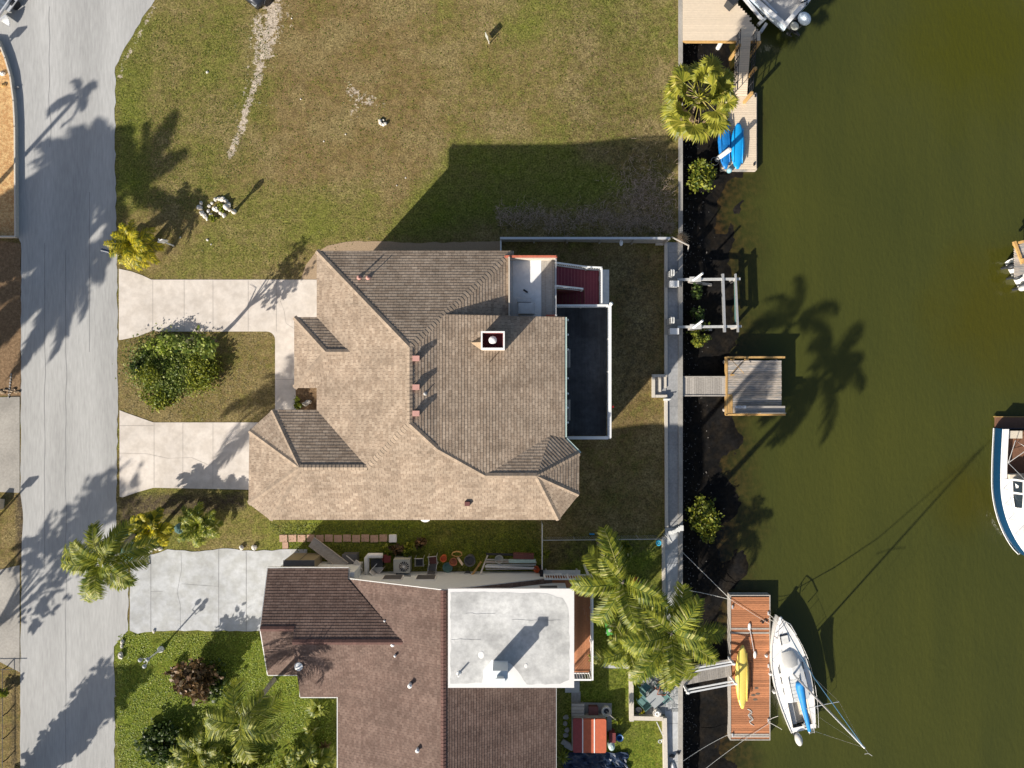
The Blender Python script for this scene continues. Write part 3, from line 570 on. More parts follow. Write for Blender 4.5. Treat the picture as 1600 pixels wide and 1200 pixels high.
mb = MB(); mb.lathe((-.98,2.24,7.78), [(.13,0),(.13,.28),(.21,.29),(.21,.33),(.05,.38)], 16); mb.build('flue_cap', MT['white'], roof, True)
mb = MB(); mb.add([(-1.57,1.75,6.63),(-1.57,2.5,6.63),(-2.2,2.2,6.72),(-1.57,2.2,6.95)], [(0,3,2),(3,1,2)]); mb.build('chimney_cricket', MT['gravel'], roof)
def steep(x): return 7.654-.4*(x+5.285)
for (qx, qy) in ((650,560),(650,605),(650,646)):
    p = P(qx, qy, 7.75); mb = MB(); z = steep(p.x); mb.box((p.x,p.y,z+.09),(.30,.22,.30)); mb.box((p.x,p.y,z+.25),(.36,.28,.05)); mb.build('roof_vent', MT['vent'], roof)
for (qx, qy, h_, r_) in ((561,434,.42,.05),(575,434,.42,.03)):
    p = P(qx, qy, 6.2); z = 5.5+.4*(7.28-p.y); mb = MB(); mb.tube([(p.x,p.y,z-.05),(p.x,p.y,z+h_)], r_, 8); mb.lathe((p.x,p.y,z-.02),[(.14,0),(.14,.05),(.06,.12)],10); mb.build('vent_pipe', MT['vent'], roof)
p = P(664,615,7.3); mb = MB(); mb.tube([(p.x,p.y,7.0),(p.x,p.y,7.55)], .03, 8); mb.lathe((p.x,p.y,steep(p.x)-.02),[(.12,0),(.05,.10)],10); mb.build('vent_pipe', MT['gelg'], roof)
p = P(765,566,6.4); mb = MB(); mb.tube([(p.x,p.y,6.3),(p.x,p.y,6.75)], .03, 8); mb.build('vent_pipe', MT['roofA'], roof)
p = P(730,787,6); mb = MB(); z = 5.5+.4*(7.42+p.y); mb.box((p.x,p.y,z+.1),(.28,.22,.24)); mb.build('roof_vent', MT['ventdk'], roof)
# gutter on the canal side
mb = MB()
for a, b in (((2.95,3.66),(2.95,-3.0)),((2.93,-2.93),(3.76,-3.77))):
    d = Vector((b[0]-a[0],b[1]-a[1])); mb.box(((a[0]+b[0])/2,(a[1]+b[1])/2,5.42),(d.length,.10,.11),math.atan2(d.y,d.x))
mb.build('gutter', M('verdigris_gutter', (.40,.50,.46), .5), house)
for qy in (500,523,546,591,615,637,660):
    p = P(886,qy,5.2); mb = MB(); mb.ball((3.06,p.y,5.26),.07,n=8); mb.tube([(2.9,p.y,5.36),(3.06,p.y,5.30)],.015,5); mb.build('eave_lamp', MT['bwhite'], house)
mb = MB(); mb.lathe((-4.77,-7.36,5.26),[(.0,0),(.30,0),(.30,.03)],16,1,.8); mb.box((-4.75,-7.3,5.22),(.5,.14,.05)); mb.build('flood_light', MT['white'], house)
# balustrade builder
def rail(name, mats, parent, a, b, z0, hh, wd=.1, gap=.13, post=1.7, pr=.018):
    mbR = mbP = MB()
    a, b = Vector(a), Vector(b); d = b-a; L = d.length; ang = math.atan2(d.y, d.x); sl_ = math.atan2(d.z, d.to_2d().length) if d.z else 0
    m = (a+b)/2; mbR.box((m.x,m.y,m.z+z0+hh), (L, wd, .045), ang, 0, -sl_); mbR.box((m.x,m.y,m.z+z0+.10), (L, .05, .05), ang, 0, -sl_)
    k = max(1, int(L/gap)); mbP.cur = len(mats)-1
    for i in range(k+1):
        p = a + d*(i/k); mbP.box((p.x,p.y,p.z+z0+hh/2+.04), (pr*2,pr*2,hh-.10), ang)
    k = max(1, round(L/post)); mbR.cur = 0
    for i in range(k+1):
        p = a + d*(i/k); mbR.box((p.x,p.y,p.z+z0+hh/2), (.10,.10,hh-.02), ang)
    return mbR.build(name, [MT[m] for m in mats], parent)
# raised dark deck along the canal side
zd = 3.0
mb = MB(); 
for i in range(18): mb.box2((2.42+i*.172,-3.0,zd-.04),(2.42+i*.172+.158,4.42,zd))
mb.box2((2.42,-3.02,zd-.26),(5.5,4.44,zd-.05)); dk = mb.build('deck', MT['deckdark'], house)
W1 = ['white']
rail('deck_rail', W1, dk, (5.56,-3.06,0), (5.56,4.46,0), zd, 1.0, .17); rail('deck_rail', W1, dk, (3.0,-3.06,0), (5.47,-3.06,0), zd, .997, .17); rail('deck_rail', W1, dk, (2.5,4.46,0), (5.47,4.46,0), zd, .997, .12)
mb = MB()
for x, y in ((5.4,-2.9),(5.4,.7),(5.4,4.3),(3.4,-2.9),(3.4,4.3)): mb = MB(); mb.box2((x-.07,y-.07,-.6),(x+.07,y+.07,zd-.26)); mb.build('post', MT['white'], dk)
for y0, y1 in ((2.0,.95),(-.9,-2.1)):
    mb = MB()
    for i in range(3): mb.box2((3.02+i*.12,y1,zd+.42),(3.02+i*.12+.10,y0,zd+.46))
    for y in (y0-.1,y1+.1): mb.box((3.18,y,zd+.21),(.3,.06,.42))
    mb.build('bench', MT['greywood'], dk)
mb = MB(); mb.ball((5.62,4.55,4.12),.11,n=10); mb.tube([(5.62,4.55,3.9),(5.62,4.55,4.05)],.05,8); mb.build('post_cap', MT['bwhite'], dk, True)
mb = MB()
for k in range(5): mb.box((5.72,-1.3,3.95-.02*k),(.16-.02*k,.05,.03),k*.9)
mb.box((5.70,-1.3,3.8),(.10,.10,.30)); mb.build('pinwheel', MT['redfl'], dk)
# roof terrace in the north east corner
zt = 4.95
mb = MB(); mb.box2((-.2,3.7,-.6),(2.30,6.84,zt-.26)); mb.box2((-.2,3.7,zt-.25),(2.36,6.9,zt-.03)); ter = mb.build('roof_terrace', MT['whitew'], house)
mb = MB(); mb.box2((.05,3.72,zt-.028),(1.62,6.86,zt)); mb.build('terrace_floor', M('terrace_paint', (.68,.69,.69), .8, .08, 5, big=.1), ter)
mb = MB()
for i in range(5): mb.box2((1.64+i*.142,3.72,zt-.028),(1.64+i*.142+.136,6.86,zt+.01))
mb.build('terrace_boards', MT['greywood'], ter)
rail('terrace_rail', ['rust','black'], ter, (-.35,6.93,0),(2.40,6.93,0), zt, .78, .12, .15, 2.7); rail('terrace_rail', ['steel'], ter, (2.40,3.75,0),(2.40,6.83,0), zt, .70, .04, 5, 3.1, .01)
mb = MB(); mb.box2((-.2,6.845,zt-.02),(2.36,6.90,zt+.66)); mb.build('terrace_wall', MT['wall'], ter); mb = MB(); mb.box((2.1,3.74,zt+.55),(.5,.1,.08)); mb.build('corner_bracket', MT['rust'], ter)
mb = MB(); mb.box2((.35,3.85,zt),(1.25,4.45,zt+.55)); mb.box2((.28,4.50,zt),(1.05,4.72,zt+.42)); mb.build('storage_box', MT['concblue'], ter)
mb = MB(); mb.box((.75,5.15,zt+.03),(.28,.09,.05),-.6); mb.build('door_mat', MT['black'], ter)
mb = MB(); mb.box2((-.195,3.68,zt),(-.12,6.9,zt+.9)); mb.build('parapet', MT['wall'], ter)
# outside stair, maroon treads, white balusters
sx0 = 2.42; mb = MB(); st = thing('outdoor_staircase', (4, 5.7, -.1), 'maroon outdoor staircase with white balusters climbing to the roof terrace', 'staircase')
for i in range(9): mb.box2((sx0+i*.20,5.45,4.35-i*.15-.05),(sx0+i*.20+.195,6.62,4.35-i*.15))
mb.box2((sx0+1.8,4.62,2.97),(5.05,6.60,3.02))
for i in range(9): mb.box2((sx0+1.6-i*.20,4.62,2.82-i*.17-.05),(sx0+1.795-i*.20,5.42,2.82-i*.17))
mb.build('tread', MT['stairs'], st)
mb = MB()
for i in range(9): mb.box2((sx0+i*.20+.165,5.46,4.352-i*.15),(sx0+i*.20+.193,6.61,4.358-i*.15))
for i in range(8): mb.box2((sx0+1.82+i*.17,4.64,3.022),(sx0+1.84+i*.17,6.58,3.026))
mb.build('tread_nosing', M('faded_maroon',(.36,.12,.13),.8), st)
rail('handrail', W1, st, (sx0,6.68,4.30),(sx0+1.85,6.66,3.0), 0, .95, .09, .13); rail('handrail', W1, st, (sx0+1.85,6.66,0),(5.1,6.62,0), 3.0, .95, .09, .13)
rail('handrail', W1, st, (sx0,5.43,4.2),(sx0+1.6,5.43,3.0), 0, .9, .09, .14); rail('handrail', W1, st, (5.10,4.6,0),(5.10,6.6,0), 3.0, .95, .09, .14)
mb = MB(); mb.box2((5.18,4.62,3.2),(5.62,6.62,3.25))
for y in (4.7,6.5): mb.box2((5.3,y-.06,-.6),(5.45,y+.06,3.2))
mb.build('landing_bench', MT['whitew'], st)
mb = MB(); mb.box2((sx0,5.40,1.0),(sx0+1.7,5.44,3.2)); mb.build('stringer', MT['red'], st)
# ================================================================== the maroon-roofed neighbour house
nb = thing('house', (-3, -17, 0), 'maroon shingled house with a white flat roofed upper storey beside green front lawn', 'house')
zr, ze = 5.05, 2.5; sl1 = .395; sl2 = .4
xr = -3.8; NG = -11.42; SG = -34
wz = lambda x: zr-.395*(xr-x)
gx = lambda y: 2.6+.395*(abs(y+14.63) and 0)
r1 = 4.10; rex = xr-(zr-r1)/.395                                  # garage ridge meets the main west slope here
mb = MB()
# west slope, cut into convex pieces round the garage valley
roof_plane(mb, [(xr,NG,zr),(xr,-14.63,zr),(rex,-14.63,r1),(-9.6,NG,wz(-9.6))], ze, .16)
roof_plane(mb, [(xr,-14.63,zr),(xr,-18.4,zr),(-10.26,-18.4,ze),(rex,-14.63,r1)], ze, .16)
roof_plane(mb, [(xr,-18.4,zr),(xr,SG,zr),(-10.26,SG,ze),(-10.26,-18.4,ze)], ze, .16)
roof_plane(mb, [(xr,NG,zr),(2.58,NG,2.5),(2.58,SG,2.5),(xr,SG,zr)], ze, .16)
s1 = (r1-2.6)/3.79
roof_plane(mb, [(-12.45,-14.63,r1),(rex,-14.63,r1),(-9.6,NG,r1-s1*(14.63+NG)),(-9.6,-10.84,2.6),(-12.45,-10.84,2.6)], 2.6, .16)
roof_plane(mb, [(-12.45,-14.63,r1),(rex,-14.63,r1),(-10.26,-18.4,2.6),(-12.45,-18.4,2.6)], 2.6, .16)
roof_plane(mb, [(-14.36,-13.97,3.84),(-12.45,-13.97,3.84),(-12.45,-10.84,2.6),(-14.36,-10.84,2.6)], 2.6, .16)
roof_plane(mb, [(-14.36,-13.97,3.84),(-12.45,-13.97,3.84),(-12.45,-17.1,2.6),(-14.36,-17.1,2.6)], 2.6, .16)
rf = mb.build('roof', MT['roofB'], nb)
for a, b in (((xr,NG,zr),(xr,SG,zr)),((-12.45,-14.63,r1),(rex,-14.63,r1)),((-14.36,-13.97,3.84),(-12.45,-13.97,3.84))): mb = MB(); cap(mb, a, b); mb.build('ridge_cap', MT['capB'], rf)
mb = MB(); mb.prism([(-9.3,-11.72),(3.08,-11.72),(3.08,-17),(2.2,-17),(2.2,SG),(-9.9,SG),(-9.9,-18.1),(-12.2,-18.1),(-12.2,-16.8),(-14.1,-16.8),(-14.1,-11.1),(-9.3,-11.1)], -.3, 2.48)
mb.add([(-9.3,-11.718,2.45),(2.2,-11.718,2.45),(xr,-11.718,zr-.05)], [(0,1,2)])
mb.add([(-14.1,-11.1,2.5),(-14.1,-16.8,2.5),(-14.1,-13.97,3.78)], [(0,1,2)])
mb.box2((-12.44,-14.6,2.4),(-12.2,-13.0,3.4)); mb.add([(-12.43,-11,2.5),(-12.43,-18.2,2.5),(-12.43,-14.63,r1-.02)], [(0,1,2)])
mb.build('wall', MT['siding'], nb)
mb = MB()
def board(mb, a, b, w_=.05, h_=.16):
    a, b = Vector(a), Vector(b); d = b-a; mb.box((a+b)/2-Vector((0,0,h_/2)), (d.length, w_, h_), math.atan2(d.y,d.x), 0, -math.asin(d.z/d.length))
for a, b in (((-9.6,NG+.02,wz(-9.6)),(xr,NG+.02,zr)),((xr,NG+.02,zr),(2.58,NG+.02,2.5)),((2.60,NG,2.5),(2.60,SG,2.5)),((-14.38,-10.84,2.6),(-14.38,-13.97,3.84)),((-14.38,-13.97,3.84),(-14.38,-17.1,2.6)),((-14.36,-10.8,2.6),(-9.6,-10.8,2.6)),((-9.58,-10.84,2.6),(-9.58,NG,2.7)),((-14.36,-17.14,2.6),(-12.45,-17.14,2.6)),((-12.45,-18.44,2.6),(-10.3,-18.44,2.6)),((-10.3,-18.44,2.5),(-10.3,SG,2.5)),((-12.48,-17.1,2.6),(-12.48,-18.4,2.6))): board(mb, a, b)
mb.build('fascia', MT['whitew'], nb)
# upper storey
zf = 5.7
mb = MB(); mb.box2((-3.28,-11.70,2.0),(3.12,-16.4,zf-.14)); up = mb.build('upper_storey', MT['siding'], nb)
mb = MB(); mb.box2((-3.48,-11.14,zf-.16),(3.38,-16.53,zf-.006)); fr = mb.build('flat_roof', MT['flatw'], up)
mb = MB(); fpts = wob([(-3.35,-11.34),(-1.5,-11.30),(0,-11.36),(1.9,-11.40),(2.75,-11.65),(3.05,-12.2),(3.12,-14),(3.1,-16.1),(2.6,-16.32),(.8,-16.34),(.3,-15.6),(-.1,-15.2),(-1.1,-15.0),(-1.6,-15.6),(-1.65,-16.25),(-3.35,-16.30),(-3.35,-11.34)], .035, 21, .25)
mb.sheet(fpts[:-1], zf); mb.build('roof_coating', MT['flat'], fr)
for q in (((752,1023),.17),((822,1040),.10)):
    p = P(*q[0], zf); mb = MB(); mb.lathe((p.x,p.y,zf+.002),[(q[1],0),(q[1]*.8,.012)],12,1.0,1.25); mb.build('patch', MT['flatw'], fr)
for ya, xa, xb in ((-12.85,0,2.6),(-13.9,-3.3,-1.7),(-12.5,-2.5,-.9)): mb = MB(); mb.tube([(xa+(xb-xa)*i/10, ya+.06*mnoise.noise(Vector((i*.5,ya,0))), zf+.004) for i in range(11)], .012, 4); mb.build('roof_wrinkle', MT['flat'], fr)
mb = MB(); mb.prism([(-1.02,-15.72),(-.22,-15.72),(-.22,-15.05),(-1.02,-15.05)], zf-.1, 7.05); mb.box2((-.80,-15.66,7.05),(-.42,-15.3,7.5)); mb.box2((-.87,-15.71,7.5),(-.36,-15.25,7.56))
mb.build('chimney', MT['siding'], fr)
p = P(717,1052,zf); mb = MB(); mb.tube([(p.x,p.y,zf),(p.x,p.y,zf+.42)],.05,8); mb.lathe((p.x,p.y,zf+.002),[(.13,0),(.11,.04),(.06,.06)],10); mb.build('vent_pipe', MT['white'], fr)
mb = MB(); mb.lathe((-.5,-17.0,3.9),[(.12,0),(.12,.25),(.07,.3)],10); mb.build('roof_vent', MT['white'], rf)
for (qx,qy,h_,r_) in ((643,1064,.28,.10),(600,972,.34,.05),(614,1006,.16,.09),(618,1023,.14,.06),(464,1045,.22,.19),(655,1162,.2,.09)):
    p = P(qx,qy,3.9); zz = wz(p.x) if qx > 600 else 3.35
    mb = MB(); mb.tube([(p.x,p.y,zz-.15),(p.x,p.y,zz+h_)], [r_*1.1,r_], 8); mb.lathe((p.x,p.y,zz+h_),[(r_*1.3,0),(r_*1.3,.04),(.02,.1)],10); mb.build('vent_pipe', MT['white'], rf)
# balcony wrapping the north east corner
mb = MB()
for i in range(16): mb.box2((3.14+i*.095,-16.95,2.56),(3.14+i*.095+.088,-11.22,2.6))
mb.box2((1.9,-11.7,2.56),(3.13,-11.22,2.598)); bal = mb.build('balcony', MT['orwood'], up)
rail('balcony_rail', W1, bal, (4.62,-11.2,0),(4.62,-16.97,0), 2.6, 1.0, .1, .14); rail('balcony_rail', W1, bal, (1.9,-11.2,0),(4.56,-11.2,0), 2.6, 1.0, .08, .14, 1.3); rail('balcony_rail', W1, bal, (3.3,-16.97,0),(4.56,-16.97,0), 2.6, 1.0, .1, .14)
mb = MB()
for y in (-11.3,-14.1,-16.8): mb = MB(); mb.box2((4.45,y-.06,-.6),(4.57,y+.06,2.55)); mb.build('balcony_post', MT['white'], bal)
for x in (-7.2,-5.2): window((x,-11.70),1.1,.9,'y',nb,1.0)
window((2.1,-11.69),1.0,.5,'y',up,3.3)
for x,y in ((-13.2,-16.82),(-11.2,-18.12)): window((x,y),.9,1.1,'y',nb,.9)
mb = MB(); mb.box((-14.12,-13.9,1.1),(.06,4.2,2.1)); mb.build('garage_door', MT['white'], nb)

# ================================================================== docks
def planks(mb, x0, x1, y0, y1, z, pw=.14, along='x', th=.04, gap=.012, rg=None, j=0):
    rg = rg or rng; k = int((abs(y1-y0) if along == 'x' else abs(x1-x0))/(pw))
    for i in range(k):
        dz = rg.uniform(-j, j); e = rg.uniform(-j*2, j*2)
        if along == 'x': mb.box2((x0-e, y0+i*pw, z-th+dz),(x1+e, y0+(i+1)*pw-gap, z+dz))
        else: mb.box2((x0+i*pw, y0-e, z-th+dz),(x0+(i+1)*pw-gap, y1+e, z+dz))
def piling(mb, x, y, z1, r=.13, z0=-3.2): mb.tube([(x,y,z0),(x,y,z1)], r, 10)
# tan dock at the top, cut along the boat slip
d1 = thing('dock', (12.5, 23, WATER), 'wide tan board dock at top edge with a corner cut on the slant', 'dock')
zq = -.30; mb = MB(); y = 21.62
s_ = (H-zq)/FPX
def xr_at(y):
    py = 600-y/s_
    if py > 48: return (1188-800)*s_ if py > 46 and py < 62 else 0
    if py > 32: return (1177-800+(py-39)*.9)*s_
    return (1177-800-(32-py)*.97)*s_
while y < 27.5:
    mb.box2((10.76,y,zq-.05),(max(11.2,xr_at(y+.07)),y+.138,zq)); y += .145
mb.build('deck', MT['tan'], d1)
mb = MB(); mb.box2((10.76,21.57,zq-.28),(15.5,21.61,zq-.01)); mb.build('edge_beam', MT['yelwood'], d1)
mb = MB()
for x, y in ((11.2,22),(13.4,22),(15.2,22),(14.2,24.2),(12.0,25)): mb = MB(); piling(mb, x, y, zq-.3); mb.build('piling', MT['oldwood'], d1)
tp = P(1145,3,.3); mb = MB(); mb.box((tp.x,tp.y+.1,.1),(.62,.5,.75),R(45)); mb.box((tp.x,tp.y+.1,.49),(.68,.56,.04),R(45)); solo(mb, 'dock_box', MT['dark'], 'dark box standing on the slanted corner of the tan dock', 'dock box')
tp = P(1125,71,-1.0); mb = MB(); mb.tube([(tp.x-.05,tp.y-.12,-3),(tp.x+.02,tp.y+.12,-.5)],.14,10); solo(mb, 'mooring_pile', MT['whitew'], 'grey mooring pile in the dim water beneath tan dock', 'pile')
# gangway down to the floating dock
a = P(1162,58,-.25); b = P(1156,150,-1.05); gw = thing('gangway', (a.x, b.y, -1.1), 'tan gangway with black rails from tan dock down to floating dock', 'gangway')
mb = MB(); n_ = 26
for i in range(n_):
    p = a+(b-a)*((i+.5)/n_); mb.box((p.x,p.y,p.z),(.90,(a-b).length/n_-.012,.04),0,math.asin((a.z-b.z)/(a-b).length))
mb.build('ramp_board', MT['tan'], gw)
mb = MB()
for sx in (-.5,.5):
    mb = MB(); q0, q1 = a+Vector((sx,0,0)), b+Vector((sx,0,0))
    for hh in (.35,.65,1.0): mb.tube([q0+Vector((0,0,hh)),q1+Vector((0,0,hh))], .025, 6)
    for i in range(8): p = q0+(q1-q0)*(i/7); mb.tube([p,p+Vector((0,0,1.0))], .022, 6)
    mb.build('railing', MT['black'], gw)
for q, e in (((1156,70),(1150,68)),((1187,66),(1180,70)),((1181,106),(1172,112)),((1175,145),(1168,150))):
    p0 = P(*q, .35); mb = MB(); mb.box((p0.x,p0.y,-.75),(.16,.16,2.2)); solo(mb, 'wooden_post', MT['yelwood'], 'yellow wooden post holding the gangway rails above the water', 'post', 'yellow posts along the gangway')
fl = thing('floating_dock', (14.5, 16, -1.6), 'small tan floating dock carrying two blue kayaks', 'floating dock')
zk = -1.15; A = P(1128,146,zk); B = P(1182,264,zk)
mb = MB(); planks(mb, A.x, B.x, B.y, A.y, zk, .145, 'x', .05, .01); mb.build('deck', MT['tan'], fl)
mb = MB(); mb.box2((A.x-.04,B.y-.05,-1.75),(B.x+.04,B.y-.005,zk-.04)); mb.box2((A.x-.04,A.y+.005,-1.75),(B.x+.04,A.y+.05,zk-.04)); mb.box2((B.x+.005,B.y-.01,-1.75),(B.x+.05,A.y+.01,zk-.04)); mb.box2((A.x-.05,B.y-.01,-1.75),(A.x-.005,A.y+.01,zk-.04)); mb.build('frame', MT['oldwood'], fl)
for q in ((1181,150),(1179,257)):
    p = P(*q, zk); mb = MB(); mb.box((p.x-.05,p.y,zk+.05),(.07,.18,.09)); mb.build('cleat', MT['black'], fl)
def kayak(L, W, D, z):
    secs = []; n = 16
    for i in range(n+1):
        t = i/n; w_ = W/2*max(.02, math.sin(math.pi*(.02+.96*t))**.62); h_ = .08*abs(2*t-1)**3
        y = (t-.5)*L; sec = []
        for k in range(12):
            a_ = 2*math.pi*k/12; zz = math.sin(a_); sec.append((math.cos(a_)*w_, y, z + D*.5 + h_ + zz*D*.5*(.9 if zz < 0 else .75)*min(1, .25+math.sin(math.pi*t))))
        secs.append(sec)
    return secs
def put(mb, c, rz, rx=0, ry=0): mb.xf(Matrix.Translation(c) @ Matrix.Rotation(rz,4,'Z') @ Matrix.Rotation(ry,4,'Y') @ Matrix.Rotation(rx,4,'X'))
def kay(label, mat, q0, q1, z, W=.78, D=.36, cat='kayak', cover=False):
    a_, b_ = P(*q0, z+.3), P(*q1, z+.3); c = (a_+b_)/2; c.z = 0; d = a_-b_; L = d.to_2d().length; rz = math.atan2(d.y,d.x)-math.pi/2
    r_ = thing('kayak', (c.x,c.y,z), label, cat)
    mb = MB(); mb.loft(kayak(L, W, D, z), True, True)
    if cover:
        for i, v in enumerate(mb.v): mb.v[i] = (v[0]+.05*mnoise.noise(Vector(v)*4), v[1], v[2]+.06*mnoise.noise(Vector((v[0]*3,v[1]*3,7))))
    put(mb, c, rz); h = mb.build('hull', MT[mat], r_, True)
    mb = MB()
    for sx in (-.24,.24): mb.tube([(sx*W/.78, -L*.38, z+D*.80), (sx*W/.78, 0, z+D*.9), (sx*W/.78, L*.38, z+D*.80)], .03, 6)
    put(mb, c, rz); mb.build('hull_ridge', MT[mat], r_, True)
    return r_
kay('bright blue kayak lying upside down on tan floating dock', 'blue', (1154,192), (1152,264), zk, .92, .46)
kay('kayak bundled in crumpled blue tarp beside the bright blue kayak', 'bluet', (1131,176), (1134,264), zk, .85, .42, cover=True)
mb = MB()
mb.lathe((P(1140,266,-1).x, P(1140,266,-1).y, zk-.1), [(.06,0),(.16,.1),(.17,.3),(.1,.42)], 10); solo(mb, 'fender', M('pale_blue_fender', (.25,.45,.52), .4), 'round pale blue fender hanging at the floating dock end', 'fender', smooth=True)
tp = P(1141,236,.9); bp = P(1122,247,-1.5); mb = MB(); mb.tube([P(1122,248,-1.6)+Vector((0,0,-1.5)), P(1123,246.5,-1.0), P(1140,234,.55)], .15, 10); mb.tube([P(1140,234,.55), P(1140.5,233.5,.6)], [.15,.09], 10)
solo(mb, 'mooring_pile', MT['whitew'], 'pale round mooring pile rising beside the two blue kayaks', 'pile')
mb = MB(); c = P(1117,252,-1.4)
for k in range(12): mb.tube([c+Vector((.26*math.cos(k*.524),.26*math.sin(k*.524),0)), c+Vector((.26*math.cos(k*.524+.524),.26*math.sin(k*.524+.524),0))], .022, 5)
solo(mb, 'pile_hoop', MT['steel'], 'thin metal hoop round the pile by the blue kayaks', 'hoop')
# boat lift
bl = thing('boat_lift', (13, 4.6, -.5), 'white boat lift of two cradle beams on arms from the sea wall', 'boat lift')
zl = -.15
for i, (qy, e) in enumerate(((437,(1156,436)),(511,(1158,510)))):
    p0 = P(1050,qy,-.40); mb = MB(); mb.box((p0.x+.05,p0.y,-.37),(.95,1.0,.12)); mb.build('concrete_pad', MT['concgrey'], bl)
    mb = MB(); q = P(1053,qy+3,.2); mb.box((q.x,q.y-.15,.05),(.52,.34,.5)); mb.box((q.x,q.y-.15,.32),(.56,.38,.05)); mb.build('motor_housing', MT['white'], bl)
    mb = MB(); q = P(1050,qy-10,.6)
    for sx in (-.07,.07): mb.box((q.x+sx,q.y,.25),(.06,.34,1.2))
    mb.box((q.x,q.y+.18,.75),(.22,.07,.07)); mb.build('winch_bracket', MT['whitew'], bl)
    a_, b_ = P(1058,qy,-.2), P(*e,-.5); mb = MB(); d = b_-a_
    mb.box((a_+b_)/2, (d.length,.15,.18), math.atan2(d.y,d.x), 0, math.asin(-d.z/d.length)); mb.box(a_+d*.28+Vector((0,0,.12)), (.7,.30,.14), math.atan2(d.y,d.x)); mb.build('lift_arm', M('lift_paint',(.47,.47,.46),.7,.18,6), bl)
    mb = MB(); a2, b2 = P(1083,qy+1,-.1), P(1098,qy-10,.9); mb.tube([a2,b2], .07, 8); mb.build('guide_post', MT['white'], bl)
    mb = MB(); a2, b2 = P(1075,qy+3,-.3), P(1112,qy+8+(-4*i),-1.4); mb.box((a2+b2)/2, ((b2-a2).length,.16,.16), math.atan2((b2-a2).y,(b2-a2).x), 0, .6); mb.build('brace', MT['greywood'], bl)
    mb = MB(); piling(mb, b_.x-.25, b_.y, -.55, .12); mb.build('piling', MT['greywood'], bl)
for (q0,q1,w_) in (((1129,428),(1132,519),.14),((1149,428),(1153,519),.09)):
    a_, b_ = P(*q0,zl-.2), P(*q1,zl-.2); d = b_-a_; mb = MB(); mb.box((a_+b_)/2,(d.length,w_,.2),math.atan2(d.y,d.x)); mb.build('cradle_beam', MT['steel'], bl)
mb = MB(); a_, b_ = P(1149,440,-.6), P(1150,505,-.6); mb.box((a_+b_)/2,((b_-a_).length,.13,.12),math.atan2((b_-a_).y,(b_-a_).x)); mb.build('bunk_carpet', MT['teal'], bl)
# weathered dock with its walkway
wd = thing('dock', (15, 0, WATER), 'square weathered grey timber dock with yellow repaired edges reached by a plank walk', 'dock')
zq = -.55; A = P(1137,560,zq); B = P(1221,646,zq); mb = MB(); planks(mb, A.x, B.x, B.y, A.y, zq, .14, 'x', .045, .014, None, .006); mb.build('deck', MT['oldwood'], wd)
a_, b_ = P(1060,590,zq), P(1137,617,zq); mb = MB(); planks(mb, a_.x, b_.x-.02, b_.y, a_.y, zq-.02, .145, 'y', .04, .012, None, .004); mb.build('walk', MT['greywood'], wd)
mb = MB(); mb.box2((a_.x,b_.y-.09,zq-.06),(b_.x,b_.y-.005,zq+.02)); mb.box2((a_.x,a_.y+.005,zq-.06),(b_.x,a_.y+.09,zq+.02)); mb.build('walk_kerb', MT['greywood'], wd)
mb = MB()
mb.box2((A.x-.03,A.y+.01,zq-.2),(B.x+.22,A.y+.13,zq+.04)); mb.box2((A.x-.14,B.y-.1,zq-.2),(A.x-.02,A.y+.1,zq+.04)); mb.box2((A.x-.1,B.y-.14,zq-.2),(B.x+.25,B.y-.02,zq+.04))
for i in range(3): mb.box2((A.x+.02+i*.10,B.y+.02,zq+.004),(A.x+.10+i*.10,B.y+1.2,zq+.03))
mb.build('edge_beam', MT['yelwood'], wd)
mb = MB()
for x in (A.x+.1, B.x-.3): 
    for y in (A.y-.2, B.y+.2): mb = MB(); piling(mb, x, y, zq-.05, .14); mb.build('piling', MT['oldwood'], wd)
mb = MB(); mb.box2((A.x+.35,B.y+.05,zq+.25),(B.x+.12,B.y+.48,zq+.29)); mb.box2((A.x+.35,B.y+.02,zq+.26),(B.x+.12,B.y+.06,zq+.5))
for x in (A.x+.5,A.x+1.6,B.x-.2): mb.box2((x,B.y+.08,zq),(x+.08,B.y+.44,zq+.25))
mb.build('bench', MT['greywood'], wd)
for qx, qy in ((1170,648),(1187,645)):
    p = P(qx,qy,zq+.3); mb = MB(); mb.box((p.x,p.y,zq-.4),(.18,.16,1.4)); mb.build('fender_post', MT['yelwood'], wd)
mb = MB()
for q0,q1 in (((1142,562),(1162,583)),((1164,562),(1142,584))):
    p0, p1 = P(*q0,zq+.5), P(*q1,zq+.5); mb.tube([p0+Vector((0,0,.12)),p1], .018, 6)
for q in ((1142,562),(1142,586),(1164,562)): p = P(*q,zq); mb.box((p.x,p.y,zq+.3),(.08,.08,.6))
mb.build('cross_rail', MT['yelwood'], wd)
mb = MB()
for i, q in enumerate(((1152,636),(1157,632),(1162,636),(1150,630))): p = P(1151+i*4,636,zq+.3); mb.box((p.x,p.y,zq+.325),(.20,.14+.04*(i%2),.06))
solo(mb, 'cleaning_tray', MT['alu'], 'small metal trays left on the bench of the weathered dock', 'trays')
